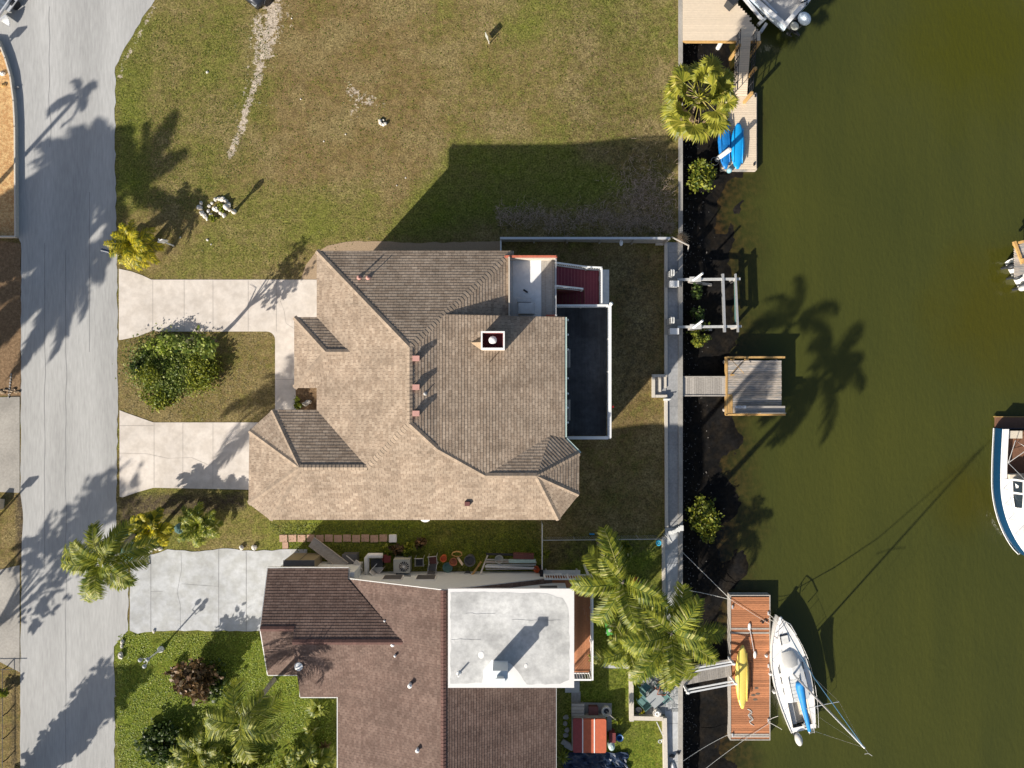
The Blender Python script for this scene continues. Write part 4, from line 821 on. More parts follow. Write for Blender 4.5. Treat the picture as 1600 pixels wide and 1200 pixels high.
# concrete steps down to the walk
st2 = thing('concrete_steps', (9.3, -.2, -.5), 'short pale concrete steps framed by low walls from lawn to walk', 'steps')
mb = MB(); a_, b_ = PG(1018,585), PG(1041,621); mb.box2((a_.x,b_.y,-.7),(a_.x+.17,a_.y,-.22)); mb.box2((a_.x+.171,a_.y-.17,-.7),(b_.x,a_.y,-.22)); mb.box2((a_.x+.171,b_.y,-.7),(b_.x,b_.y+.17,-.24)); mb.build('side_wall', MT['curb'], st2)
mb = MB(); mb.box2((a_.x+.44,b_.y+.35,-.6),(a_.x+.56,a_.y-.18,-.26)); mb.box2((a_.x+.80,b_.y+.6,-.6),(a_.x+.92,a_.y-.18,-.36)); mb.build('step_edge', MT['curb'], st2)
mb = MB(); mb.box2((a_.x+.172,b_.y+.172,-.6),(a_.x+.90,a_.y-.172,-.42)); mb.build('tread', MT['walk'], st2)
mb = MB(); p = PG(1039,622); mb.box((p.x+.05,p.y-.1,-.33),(.35,.12,.22)); mb.tube([(p.x-.1,p.y-.05,-.2),(p.x+.3,p.y-.05,-.15)],.03,6); solo(mb, 'hose_bib', MT['whitew'], 'small white hose tap on the curb just south of the steps', 'tap')
# orange dock
od = thing('floating_dock', (15, -18.5, -1.6), 'long orange stained timber floating dock with yellow kayak on top', 'floating dock')
zo = -1.05; A = P(1142,931,zo); B = P(1202,1155,zo); mb = MB(); yy = B.y
while yy < A.y-.1: mb.box2((A.x,yy,zo-.05),(B.x,yy+.128,zo+rng.uniform(-.004,.004))); yy += .14
mb.build('deck', MT['orwood'], od)
mb = MB()
for y_ in (A.y-2.15, A.y-2.42, B.y+.25, B.y+.12): mb.box2((A.x+.02,y_,zo+.005),(B.x-.02,y_+.10,zo+.022))
mb.build('batten', MT['greywood'], od)
mb = MB(); mb.box2((A.x-.06,B.y-.06,-1.75),(A.x-.004,A.y+.06,zo+.03)); mb.box2((B.x+.004,B.y-.06,-1.75),(B.x+.06,A.y+.06,zo+.03)); mb.box2((A.x-.003,A.y+.004,-1.75),(B.x+.003,A.y+.06,zo+.03)); mb.box2((A.x-.003,B.y-.06,-1.75),(B.x+.003,B.y-.004,zo+.03)); mb.build('frame', MT['greywood'], od)
for q in ((1200,958),(1200,1125),(1144,948),(1144,1148),(1200,1040)): p = P(*q,zo); mb = MB(); mb.box((p.x,p.y,zo+.05),(.07,.22,.09)); mb.build('cleat', MT['alu'], od)
kay('yellow kayak lying upside down on the orange dock', 'yel', (1160,1008), (1160,1107), zo, .88, .44)
pd = thing('paddle', tuple(P(1177,1003,zo)), 'white double bladed paddle lying on orange dock beside yellow kayak', 'paddle')
mb = MB(); a_, b_ = P(1172,985,zo+.08), P(1178,1018,zo+.08); mb.tube([a_,b_], .022, 6); mb.build('shaft', MT['alu'], pd)
for c, s in ((P(1171,979,zo+.07), 1), (P(1179.5,1023,zo+.07), -1)):
    mb = MB(); mb.ball(c, .24, .42, 1.05, .12, 10); mb.build('blade', MT['gel'], pd, True)
mb = MB()
mb.tube([P(1173,1035,zo+.03),P(1174,1055,zo+.03),P(1175,1078,zo+.03)], .025, 6); solo(mb, 'boat_hook', MT['teak'], 'dark boat hook pole lying along the yellow kayak', 'boat hook')
mb = MB(); pts = [P(1171+4*math.sin(i*1.7)+i*.15,1109+i*.9+4*math.cos(i*1.1),zo+.02) for i in range(26)]; mb.tube(pts, .016, 5); solo(mb, 'rope_coil', MT['rope'], 'loose grey rope tangle on the south end of orange dock', 'rope')
mb = MB(); pts = [P(1200-i*.8,968+2.5*math.sin(i*.8)+i*.35,zo+.03) for i in range(16)]; mb.tube(pts, .03, 5); solo(mb, 'mooring_hose', MT['black'], 'short black hose curled on the north end of orange dock', 'hose')
mb = MB()
for q in ((1182,1075),(1177,1086),(1184,1084),(1180,1093)): p = P(*q,zo); mb.lathe((p.x,p.y,zo+.001),[(.10,0),(.08,.006)],7,1.6,.8)
solo(mb, 'leaf_scatter', MT['barkd'], 'few dark wet leaves fallen on the orange dock planks', 'leaves')
# white railed ramp to the orange dock
a_, b_ = P(1066,1057,-.40), P(1142,1043,-1.0); rp = thing('gangway', ((a_.x+b_.x)/2,(a_.y+b_.y)/2,-1.2), 'white railed plank ramp from sea wall to the orange dock', 'gangway')
d = b_-a_; ang = math.atan2(d.y,d.x); mb = MB()
for i in range(22): mb.box(a_+d*((i+.5)/22),(d.length/22-.012,1.1,.04),ang,0,math.asin(-d.z/d.length))
mb.build('ramp_board', MT['greywood'], rp)
nrm = Vector((-d.y,d.x,0)).normalized(); mb = MB()
for s in (-.62,.62):
    mb = MB()
    for hh in (.95,.55): mb.box((a_+b_)/2+nrm*s+Vector((0,0,hh)), (d.length+.1,.10,.05), ang, 0, math.asin(-d.z/d.length))
    for t in (.02,.98): p = a_+d*t+nrm*s; mb.box((p.x,p.y,p.z+.45),(.12,.12,1.2))
    mb.build('railing', MT['white'], rp)
def line(q0, z0, q1, z1, label, sag=.15, r=.016, name='mooring_line'):
    a_, b_ = P(*q0,z0), P(*q1,z1); pts = [a_+(b_-a_)*(i/8)+Vector((0,0,-sag*4*(i/8)*(1-i/8))) for i in range(9)]; mb = MB(); mb.tube(pts, r, 5); return solo(mb, name, MT['rope'], label, 'rope')
line((1037,834),-.3,(1142,937),zo+.05,'white mooring line from wire fence corner to the orange dock')
line((1068,921),-.35,(1142,937),zo+.05,'white mooring line from sea wall cap to north west corner of orange dock')
line((1068,1189),-.35,(1142,1146),zo+.05,'white line from sea wall to south west corner of orange dock')
line((1085,1215),-.35,(1202,1130),zo+.05,'long white line crossing the south end of orange dock')
line((1142,937),zo+.06,(1202,975),zo+.06,'thin line lying across the north end of orange dock',0,.01)
# ================================================================== boats
def hull_sections(L, Bm, fb, draft, n=24, full=.55, stern=.72, rake=.0, sheer=.25, z0=0):
    """local: bow at +y L/2. returns sections from port sheer round the keel to starboard sheer, and deck edge list"""
    secs = []; edge = []
    for i in range(n+1):
        t = i/n; y = -L/2 + L*t
        if t < full: w_ = stern + (1-stern)*math.sin(math.pi/2*t/full)
        else: q = (t-full)/(1-full); w_ = max(.015, (1-q**2.0)**.8)
        w_ *= Bm/2; zs = z0+fb+sheer*max(0,t-.3)**2; kd = draft*(1-max(0,(t-.6)/.4)**2)
        yy = y; sec = [(-w_,yy,zs),(-w_*.96,yy-.03,z0+fb*.45),(-w_*.86,yy-.10*(t>.9),z0),(-w_*.5,yy-.25*(t>.9),z0-kd*.7),(0,yy-.35*(t>.9),z0-kd),(w_*.5,yy-.25*(t>.9),z0-kd*.7),(w_*.86,yy-.10*(t>.9),z0),(w_*.96,yy-.03,z0+fb*.45),(w_,yy,zs)]
        secs.append(sec); edge.append((w_,yy,zs))
    return secs, edge
def frame_of(bow, stern):
    bow, stern = Vector(bow), Vector(stern); d = (bow-stern); c = (bow+stern)/2; rz = math.atan2(d.y,d.x)-math.pi/2; return c, d.to_2d().length, rz
# ---- sailboat
bow, ster = P(1219,965,-.55), P(1256,1142,-.7); c, L, rz = frame_of(bow, ster); c.z = WATER
sb = thing('sailboat', c, 'white sailboat with blue sail cover moored alongside the orange dock', 'sailboat')
T = Matrix.Translation(c) @ Matrix.Rotation(rz,4,'Z')
def bp(mb, name, mat, parent, smooth=False): mb.xf(T); return mb.build(name, mat if not isinstance(mat,str) else MT[mat], parent, smooth)
Bm = 2.36; secs, edge = hull_sections(L, Bm, .85, .5, 26, .45, .66, sheer=.35)
mb = MB(); mb.loft(secs); mb.add([v for v in secs[0]], [tuple(range(9))]); hu = bp(mb, 'hull', 'gel', sb, True)
def deckfill(edge, inset=0, dz=0, y0=-99, y1=99, crown=.06):
    rows = []
    for w_,y,z in edge:
        if y0 <= y <= y1:
            ww = max(.01, w_-inset); rows.append([(-ww+2*ww*k/6, y, z+dz+crown*(1-(2*k/6-1)**2)) for k in range(7)])
    return rows
mb = MB(); mb.loft(deckfill(edge, .02, -.005, -L*.24)); 
for sx in (-1,1): mb.loft([[(sx*(w_-.02),y,z-.005),(sx*.62,y,z+.02)] for w_,y,z in edge if y <= -L*.22])
mb.loft([[(-.63,-L*.5+.02,.86),(-.63,-L*.5+.30,.87)],[(.63,-L*.5+.02,.86),(.63,-L*.5+.30,.87)]]); dkp = bp(mb, 'deck', 'gel', sb)
mb = MB(); 
for sx in (-1,1): mb.tube([(sx*w_,y,z+.02) for w_,y,z in edge], .03, 6)
bp(mb, 'toe_rail', 'gelg', sb)
# cockpit well
mb = MB(); y0, y1 = -L*.5+.30, -L*.22
mb.box2((-.62,y0,.40),(.62,y1,.42)); mb.box2((-.64,y0,.40),(-.62,y1,.88)); mb.box2((.62,y0,.40),(.64,y1,.88))
bp(mb, 'cockpit', 'canvas', sb)
mb = MB(); mb.box2((-.61,y0+.1,.42),(-.26,y1-.02,.66)); mb.box2((.26,y0+.1,.42),(.61,y1-.02,.66)); bp(mb, 'cockpit_seat', 'gelg', sb)
# cabin trunk
mb = MB(); ca = []
for y, w_, h_ in ((-L*.22,.78,.34),(-L*.10,.80,.36),(.02*L,.76,.34),(.12*L,.62,.28),(.20*L,.42,.16),(.23*L,.30,.03)):
    zb = .86; ca.append([(-w_,y,zb),(-w_*.94,y,zb+h_*.8),(-w_*.6,y,zb+h_),(0,y,zb+h_+.04),(w_*.6,y,zb+h_),(w_*.94,y,zb+h_*.8),(w_,y,zb)])
mb.loft(ca); mb.add(ca[0], [tuple(range(7))]); cab = bp(mb, 'cabin', 'gel', sb)
mb = MB()
for sx in (-1,1):
    for ya, yb in ((-.15,-.09),(-.06,.0),(.03,.09)): mb.box2((sx*.77-.02,L*ya,.98),(sx*.77+.02,L*yb,1.10))
bp(mb, 'cabin_window', 'glass', cab)
mb = MB(); mb.box2((-.34,-L*.215,1.215),(.34,-L*.03,1.255))
for i in range(5): mb.box2((-.33,-L*.21+i*.23,1.257),(.33,-L*.21+i*.23+.20,1.268))
bp(mb, 'companionway_hatch', 'whitew', cab)
mb = MB(); mb.box2((-.36,-L*.215,1.25),(-.33,-L*.0,1.275)); mb.box2((.33,-L*.215,1.25),(.36,-L*.0,1.275)); bp(mb, 'hatch_rail', 'black', cab)
mb = MB(); mb.loft([[(-.42,L*.08,1.16),(0,L*.08,1.36),(.42,L*.08,1.16)],[(-.48,L*.13,1.12),(0,L*.12,1.34),(.48,L*.13,1.12)],[(-.36,L*.20,1.02),(0,L*.21,1.12),(.36,L*.20,1.02)]]); bp(mb, 'cabin_cover', 'gelg', cab, True)
mb = MB(); mb.box2((-.26,L*.27,1.0),(.22,L*.34,1.06)); bp(mb, 'fore_hatch', 'whitew', dkp)
mb = MB(); mb.box2((-.28,L*.265,1.0),(-.24,L*.345,1.07)); mb.box2((-.27,L*.345,1.0),(.24,L*.352,1.07)); bp(mb, 'hatch_seal', 'black', dkp)
# spar and rigging; mast top 8.6 m above datum
my = L*.015; mt = 8.6-WATER
mb = MB(); mb.tube([(0,my,1.2),(0,my,mt)], [.065,.05], 10); ms = bp(mb, 'mast', 'alu', sb, True)
mb = MB(); mb.tube([(-.95,my-.05,5.4),(0,my,5.45),(.95,my-.05,5.4)], .022, 6); bp(mb, 'spreader', 'alu', ms)
mb = MB(); mb.tube([(0,my,mt),(0,my-.1,mt+.35)], .012, 5); mb.tube([(-.18,my-.12,mt+.3),(0,my-.1,mt+.35),(.15,my-.25,mt+.36)], .014, 5); bp(mb, 'wind_vane', 'gelg', ms)
mb = MB(); mb.tube([(0,my-.1,1.85),(.06,-L*.46,1.75)], .05, 8); bm = bp(mb, 'boom', 'alu', sb)
mb = MB(); mb.tube([(0,my-.12,2.35),(0,my-.22,2.15),(.0,my-.5,2.02),(.02,my-1.1,1.95),(.03,-L*.25,1.88),(.05,-L*.36,1.86),(.06,-L*.44,1.82)], [.12,.25,.28,.23,.18,.14,.10], 10); bp(mb, 'sail_cover', 'sail', bm, True)
mb = MB()
for q in ((-1.12,-.2,.9),(1.12,-.2,.9)): mb.tube([q,(.95 if q[0]>0 else -.95,my-.05,5.4),(0,my,mt-.1)], .006, 4)
mb.tube([(.25,-L*.49,.9),(0,my,mt)], .006, 4); bp(mb, 'stay', 'steel', ms)
mb = MB(); mb.tube([(0,L*.49,1.15),(0,L*.34,2.9),(0,L*.2,5.0),(0,my+.05,mt-.2)], [.02,.036,.03,.02], 6); bp(mb, 'furled_jib', M('faded_blue_line',(.10,.24,.38),.7), ms, True)
mb = MB(); mb.tube([(-.62,L*.36,1.1),(-.6,L*.36,1.6),(-.35,L*.46,1.65),(0,L*.505,1.68),(.35,L*.46,1.65),(.6,L*.36,1.6),(.62,L*.36,1.1)], .032, 6); mb.tube([(-.3,L*.455,1.15),(-.3,L*.465,1.65)], .02, 6); mb.tube([(.3,L*.455,1.15),(.3,L*.465,1.65)], .02, 6); bp(mb, 'bow_rail', 'steel', sb)
mb = MB(); mb.ball((0,L*.495,1.12),.11,1,1.3,.7,10); bp(mb, 'bow_fitting', 'gel', sb, True)
mb = MB()
for sx in (-1,1):
    pts = [(sx*(w_-.03),y,z+.55) for w_,y,z in edge if -L*.48 < y < L*.36]; mb.tube(pts, .008, 4)
    for k in range(0, len(pts), 4): p = pts[k]; mb.tube([(p[0],p[1],p[2]-.55),p], .014, 5)
bp(mb, 'lifeline', 'steel', sb)
mb = MB()
for sx in (-.12,.18): mb.tube([(.5+sx,-L*.5,.85),(.5+sx,-L*.5-.35,.75)], .02, 6)
for k in range(3): mb.tube([(.38,-L*.5-.12*k-.05,.83-.03*k),(.68,-L*.5-.12*k-.05,.83-.03*k)], .02, 6)
bp(mb, 'swim_ladder', 'steel', sb)
om = MB(); om.ball((-.45,-L*.5-.42,.95),.36,.66,1.2,.75,12); ou = bp(om, 'outboard_motor', 'gelg', sb, True)
mb = MB(); mb.box((-.5,-L*.5-.14,.72),(.26,.3,.3)); mb.tube([(-.5,-L*.5-.4,.8),(-.45,-L*.5-.55,-.2)], [.09,.05], 8); bp(mb, 'outboard_bracket', 'dark', ou)
mb = MB()
for sx in (-.62,): 
    for y_ in (.18,.02,-.14): mb.lathe((-Bm/2-.06,L*y_,.25),[(.05,0),(.10,.08),(.10,.42),(.05,.5)],8)
bp(mb, 'fender', 'whitew', sb, True)
mb = MB()
for i in range(12): a_ = rng.uniform(0,6.28); mb.box((rng.uniform(.0,.5),-L*.455+rng.uniform(-.12,.2),.95),(.12,.10,.12),a_)
bp(mb, 'stern_gear', 'gelg', sb)
line((1200,958),zo+.1,(1215,972),-.55,'bow mooring line of the sailboat from upper dock cleat',.05)
line((1200,966),zo+.1,(1213,974),-.55,'second bow line of the sailboat just below the first',.08)
line((1200,1128),zo+.1,(1222,1140),-.65,'stern mooring line of the sailboat from lower dock cleat',.06)
line((1200,1126),zo+.1,(1216,1119),-.65,'short spring line of the sailboat beside its stern line',.06)
# ---- motor cruiser on the right edge
c, L, rz = frame_of((32.75,-11.0,0), (32.75,-2.85,0)); c.z = WATER
mc = thing('motor_cruiser', c, 'navy hulled motor cruiser with white deck and cream canvas at right edge', 'motor boat')
T = Matrix.Translation(c) @ Matrix.Rotation(rz,4,'Z'); Bm = 3.75
secs, edge = hull_sections(L, Bm, 1.15, .5, 26, .42, .93, sheer=.3)
mb = MB(); mb.loft([[(p[0]*(1 if abs(p[2]-edge[i][2]) < .01 else 1.05),p[1],p[2]) for p in s] for i, s in enumerate(secs)]); mb.add([v for v in secs[0]], [tuple(range(9))]); hu = bp(mb, 'hull', 'navyh', mc, True)
mb = MB()
for sx in (-1,1): mb.tube([(sx*w_*.935,y,.10) for w_,y,z in edge], .025, 6); mb.tube([(sx*(w_+.005),y,z) for w_,y,z in edge], .035, 6)
bp(mb, 'rub_stripe', 'gel', hu)
mb = MB(); mb.loft(deckfill(edge,.03,.02,-L*.12,99,.12))
for sx in (-1,1): mb.loft([[(sx*(w_-.03),y,z+.02),(sx*(w_-.36),y,z+.03)] for w_,y,z in edge if y <= -L*.10])
dkp = bp(mb, 'deck', 'gel', mc)
mb = MB(); mb.box2((-1.45,-L*.5+.1,.55),(1.45,-L*.11,.58)); bp(mb, 'cockpit_floor', 'teak', mc)
mb = MB(); mb.box2((-1.25,-L*.5+.12,.58),(-.1,-L*.5+.6,.98)); mb.box2((.4,-L*.5+.12,.58),(1.3,-L*.5+.6,.98)); mb.box2((-1.45,-L*.15,.58),(1.45,-L*.115,1.35)); bp(mb, 'cockpit_seat', 'canvas', mc)
mb = MB(); mb.box2((-1.5,-L*.5-.70,.15),(1.6,-L*.5-.02,.22))
bp(mb, 'swim_platform', 'teak', mc)
mb = MB(); mb.prism([(-1.52,-L*.5-.04),(-1.52,-L*.5-.68),(-.95,-L*.5-.68)], .225, .25); mb.box2((-1.6,-L*.5-.76,.1),(1.65,-L*.5-.71,.24)); bp(mb, 'platform_trim', 'yelwood', mc)
mb = MB(); cs = []
for y,w0,w1,h_ in ((-L*.12,1.36,1.12,.95),(.0,1.34,1.05,.95),(L*.10,1.2,.85,.75),(L*.20,.9,.55,.2),(L*.235,.7,.4,.06)):
    zb = 1.2; cs.append([(-w0,y,zb),(-w1,y,zb+h_),(0,y,zb+h_+.06),(w1,y,zb+h_),(w0,y,zb)])
mb.loft(cs); mb.add(cs[0],[(0,1,2,3,4)]); cab = bp(mb, 'cabin', 'gel', mc)
mb = MB()
for sx in (-1,1):
    for ya, yb in ((-.105,-.02),(.0,.10)):
        ws = lambda t: 1.30-.9*max(0,t)
        mb = MB(); mb.add([(sx*(1.305),L*ya,1.42),(sx*(1.295 if yb < .05 else 1.19),L*yb,1.42),(sx*(1.13 if yb < .05 else 1.02),L*yb,2.0 if yb < .05 else 1.80),(sx*1.16,L*ya,2.05)], [(0,1,2,3)]); bp(mb, 'side_window', 'glass', cab)
mb = MB(); mb.add([(-.84,L*.105,1.90),(.84,L*.105,1.90),(.58,L*.195,1.45),(-.58,L*.195,1.45)], [(0,1,2,3)]); bp(mb, 'windscreen', 'glasst', cab)
mb = MB(); mb.loft([[(-.95,-L*.36,2.25),(0,-L*.36,2.42),(.95,-L*.36,2.25)],[(-1.15,-L*.24,2.38),(0,-L*.24,2.55),(1.15,-L*.24,2.38)],[(-1.1,-L*.12,2.25),(0,-L*.12,2.42),(1.1,-L*.12,2.25)]]); bim = bp(mb, 'canvas_top', 'canvas', mc, True)
mb = MB()
for sx in (-1,1): mb.tube([(sx*1.45,-L*.24,1.2),(sx*.95,-L*.36,2.25)], .02, 6); mb.tube([(sx*1.45,-L*.24,1.2),(sx*1.1,-L*.12,2.25)], .02, 6); mb.tube([(sx*1.45,-L*.24,1.2),(sx*1.5,-L*.42,1.9),(sx*.95,-L*.36,2.25)], .02, 6)
bp(mb, 'canvas_frame', 'steel', bim)
mb = MB(); mb.box2((-.62,L*.25,1.46),(-.18,L*.30,1.52)); mb.box2((.25,L*.25,1.46),(.65,L*.30,1.52)); bp(mb, 'deck_hatch', 'glass', dkp)
mb = MB(); mb.box2((-.25,L*.33,1.50),(.25,L*.40,1.60)); bp(mb, 'sun_pad', 'gelg', dkp)
mb = MB()
pts = [(-(w_-.12),y,z+.6) for w_,y,z in edge if y > -L*.05]; mb.tube(pts+[(0,L*.5,pts[-1][2])]+[(-p[0],p[1],p[2]) for p in pts[::-1]], .022, 6)
for k in range(0,len(pts),3): p = pts[k]; mb.tube([(p[0],p[1],p[2]-.6),p], .018, 5); mb.tube([(-p[0],p[1],p[2]-.6),(-p[0],p[1],p[2])], .018, 5)
bp(mb, 'bow_rail', 'steel', mc)
mb = MB()
for i in range(14): mb.tube([(-.55+.14*math.cos(i*.9),L*.42+.14*math.sin(i*.9),1.50+i*.012),(-.55+.14*math.cos(i*.9+.9),L*.42+.14*math.sin(i*.9+.9),1.51+i*.012)], .03, 5)
bp(mb, 'blue_rope', 'blue', dkp)
# ---- boat on the lift at the top of the picture
def outboard(T, x, y, z, parent, mat='dark', s=1.0):
    mb = MB(); mb.ball((x,y-.35*s,z+.42*s),.34*s,.72,1.05,1.0,12); mb.xf(T); cw = mb.build('outboard_motor', mat if not isinstance(mat,str) else MT[mat], parent, True)
    mb = MB(); mb.tube([(x,y-.35*s,z+.3*s),(x,y-.4*s,z-.9*s)], [.13*s,.08*s], 8); mb.box((x,y-.1*s,z+.05),(.32*s,.3*s,.35*s)); mb.tube([(x,y-.7*s,z-.8*s),(x,y-.2*s,z-.85*s)], [.05*s,.10*s], 8); mb.xf(T); mb.build('motor_leg', MT['dark'], cw)
stern = P(1247,22,.0); dirv = Vector((-.74,.67,0)); L = 6.6; c = stern+dirv*(L/2); c.z = -.75
cb = thing('motorboat', c, 'pale blue white boat hoisted beside tan dock at top edge', 'boat')
T = Matrix.Translation(c) @ Matrix.Rotation(math.atan2(dirv.y,dirv.x)-math.pi/2,4,'Z'); secs, edge = hull_sections(L, 2.5, .8, .45, 22, .45, .92, sheer=.3)
ptl = M('pale_blue_gelcoat', (.60,.70,.80), .3, .04); mb = MB(); mb.loft(secs); mb.add([v for v in secs[0]],[tuple(range(9))]); bp(mb, 'hull', ptl, cb, True)
mb = MB(); mb.loft([[(-(w_-.2),y,.35),((w_-.2),y,.35)] for w_,y,z in edge if y < L*.4]); bp(mb, 'cockpit_floor', 'gelg', cb)
mb = MB()
for sx in (-1,1): mb.loft([[(sx*w_,y,z+.01),(sx*(w_-.24 if w_ > .3 else .02),y,z+.015),(sx*(w_-.24 if w_ > .3 else .02),y,.36)] for w_,y,z in edge])
mb.box2((-1.1,-L*.5+.02,.36),(1.1,-L*.5+.3,.82)); bp(mb, 'gunwale', 'gel', cb)
mb = MB(); mb.box2((-.4,-.6,.36),(.4,.3,1.25)); mb.box2((-.5,-1.5,.36),(.5,-1.0,.85)); bp(mb, 'console', 'gel', cb)
mb = MB(); mb.tube([(-.4,.1,1.25),(-.4,.25,1.6),(.4,.25,1.6),(.4,.1,1.25)], .03, 6); bp(mb, 'windscreen', 'glass', cb)
mb = MB()
for x0_ in (.55,): mb.tube([(x0_,-L*.45,.9),(x0_+.3,-L*.48,1.0),(x0_+.1,-L*.5,.95)], .05, 6)
bp(mb, 'steering_hose', 'black', cb)
outboard(T, -.1, -L*.5-.05, .45, cb, ptl, 1.25); outboard(T, -.62, -L*.5-.05, .3, cb, 'acgrey', .8)
lf = thing('boat_lift', (P(1195,30,-.6).x, P(1195,30,-.6).y, -.8), 'white slanted lift rails under pale blue boat beside tan dock', 'boat lift')
for q0,q1,w_,z_ in (((1152,-16),(1191,31),.16,-.25),((1170,-12),(1208,30),.22,-.1),((1181,-12),(1213,22),.14,-.2)):
    a_, b_ = P(*q0,z_), P(*q1,z_); d = b_-a_; mb = MB(); mb.box((a_+b_)/2,(d.length,w_,.18),math.atan2(d.y,d.x)); mb.build('cradle_beam', MT['alu'], lf)
for q0,q1 in (((1183,41),(1216,8)),((1187,52),(1198,36))):
    a_, b_ = P(*q0,-.8), P(*q1,-.5); d = b_-a_; mb = MB(); mb.box((a_+b_)/2,(d.length,.20,.2),math.atan2(d.y,d.x)); mb.build('lift_arm', MT['steel'], lf)
# ---- boat and dock at the right edge
pr = thing('dock', (33, 7.6, -1.6), 'corner of a tan timber dock at right edge above a white boat', 'dock')
a_ = P(1584,392,-.4); mb = MB()
for i in range(14): mb.box((a_.x+1.5,a_.y+.95-i*.14-.2,-.42),(3.1,.13,.05),R(20))
mb.build('deck', MT['oldwood'], pr)
mb = MB(); mb.box((a_.x+.25,a_.y-.12,-.36),(.16,1.5,.16),R(20)); mb.box((a_.x+.3,a_.y+.5,-.4),(.14,.14,.9)); mb.box((a_.x+.45,a_.y-.6,-.6),(.16,.16,.9)); mb.build('edge_post', MT['yelwood'], pr)
stern = P(1597,428,-.7); dirv = Vector((.88,.47,0)); L = 6.2; c = stern+dirv*(L/2); c.z = WATER
wb = thing('motorboat', c, 'white open boat with three tilted outboards poking in at right edge', 'boat')
T = Matrix.Translation(c) @ Matrix.Rotation(math.atan2(dirv.y,dirv.x)-math.pi/2,4,'Z'); secs, edge = hull_sections(L, 2.4, .8, .4, 20, .45, .95, sheer=.3)
mb = MB(); mb.loft(secs); mb.add([v for v in secs[0]],[tuple(range(9))]); bp(mb, 'hull', 'gel', wb, True)
mb = MB(); mb.loft(deckfill(edge,.03,-.02)); bp(mb, 'deck', 'gel', wb)
for x_, m_ in ((-.75,'dark'),(.0,'dark'),(.8,'gelg')): outboard(T, x_, -L*.5-.03, .55, wb, m_, .85)
# ================================================================== plants
def leafq(mb, c, d, side, L, w_, bend=.0):
    """one narrow leaf: two quads along d, drooping by bend"""
    c = Vector(c); m = c + d*(L*.5); e = c + d*L + Vector((0,0,-bend*L)); m += Vector((0,0,-bend*L*.18)); s = side*w_
    mb.add([c-s*.5, c+s*.5, m+s, m-s, e+s*.15, e-s*.15], [(0,1,2,3),(3,2,4,5)])
def rvec(r_): 
    while True:
        v = Vector((r_.uniform(-1,1), r_.uniform(-1,1), r_.uniform(-1,1)))
        if .01 < v.length < 1: return v
def clump_leaves(mb, c, rad, n, size, r_, clumps=None, shell=.45, flat=.0):
    c = Vector(c); k = clumps or max(5, n//40)
    cs = []
    for _ in range(k):
        v = rvec(r_); v.normalize(); v *= (shell + (1-shell)*r_.random()**.6); cs.append(Vector((v.x*rad[0], v.y*rad[1], v.z*rad[2])))
    sp = .34
    for i in range(n):
        q = cs[i%k]; p = c + q + Vector((r_.gauss(0,sp*rad[0]*.55), r_.gauss(0,sp*rad[1]*.55), r_.gauss(0,sp*rad[2]*.5)))
        d = rvec(r_); d.z = d.z*(1-flat)+.15; d.normalize(); s = d.cross(rvec(r_)); 
        if s.length < .05: continue
        s.normalize(); L = size*r_.uniform(.6,1.3); leafq(mb, p, d, s, L, L*.38, .15)
def frond(mb, base, az, e0, L, r_, droop=1.5, nl=30, ll=.55, lw=.035, curl=0):
    d0 = Vector((math.cos(az), math.sin(az), 0)); side0 = Vector((-math.sin(az), math.cos(az), 0)); p = Vector(base); n = 12; e = e0; pts = [p.copy()]; dirs = []
    for i in range(n):
        dv = d0*math.cos(e) + Vector((0,0,math.sin(e))); dirs.append(dv); p = p + dv*(L/n); pts.append(p.copy()); e -= droop/n*(.5+1.0*i/n); d0 = (Matrix.Rotation(curl/n,3,'Z') @ d0)
    mb.tube(pts, [.035*(1-.85*i/n) for i in range(n+1)], 4, False)
    for j in range(nl):
        t = .12 + .88*(j+.5)/nl; f = t*n; i = min(n-1, int(f)); q = pts[i] + (pts[i+1]-pts[i])*(f-i); dv = dirs[i]; side = dv.cross(Vector((0,0,1)))
        if side.length < .1: side = side0.copy()
        side.normalize(); up = side.cross(dv).normalized(); lL = ll*(.45+.75*math.sin(math.pi*min(1,t*.92+.1)))*r_.uniform(.85,1.1)
        for sg in (-1,1):
            d = (side*sg*.80 + dv*.55 + up*r_.uniform(-.05,.35)).normalized(); leafq(mb, q, d, d.cross(up).normalized(), lL, lw*r_.uniform(.8,1.25), r_.uniform(.25,.6))
def trunk(mb, a, b, r0, r1, r_, bend=.0):
    a, b = Vector(a), Vector(b); pts = []; n = 10
    for i in range(n+1):
        t = i/n; p = a+(b-a)*t; p += Vector((bend*math.sin(math.pi*t), bend*.6*math.sin(math.pi*t), 0)); pts.append(p)
    mb.tube(pts, [(r0+(r1-r0)*i/n)*(1.25 if i == 0 else 1)*r_.uniform(.94,1.06) for i in range(n+1)], 9)
    for i in range(40):
        t = i/40; q = a+(b-a)*t + Vector((bend*math.sin(math.pi*t), bend*.6*math.sin(math.pi*t), 0)); rr = (r0+(r1-r0)*t)*1.03; mb.lathe(q,[(rr,0),(rr*1.03,.02),(rr,.04)],9)
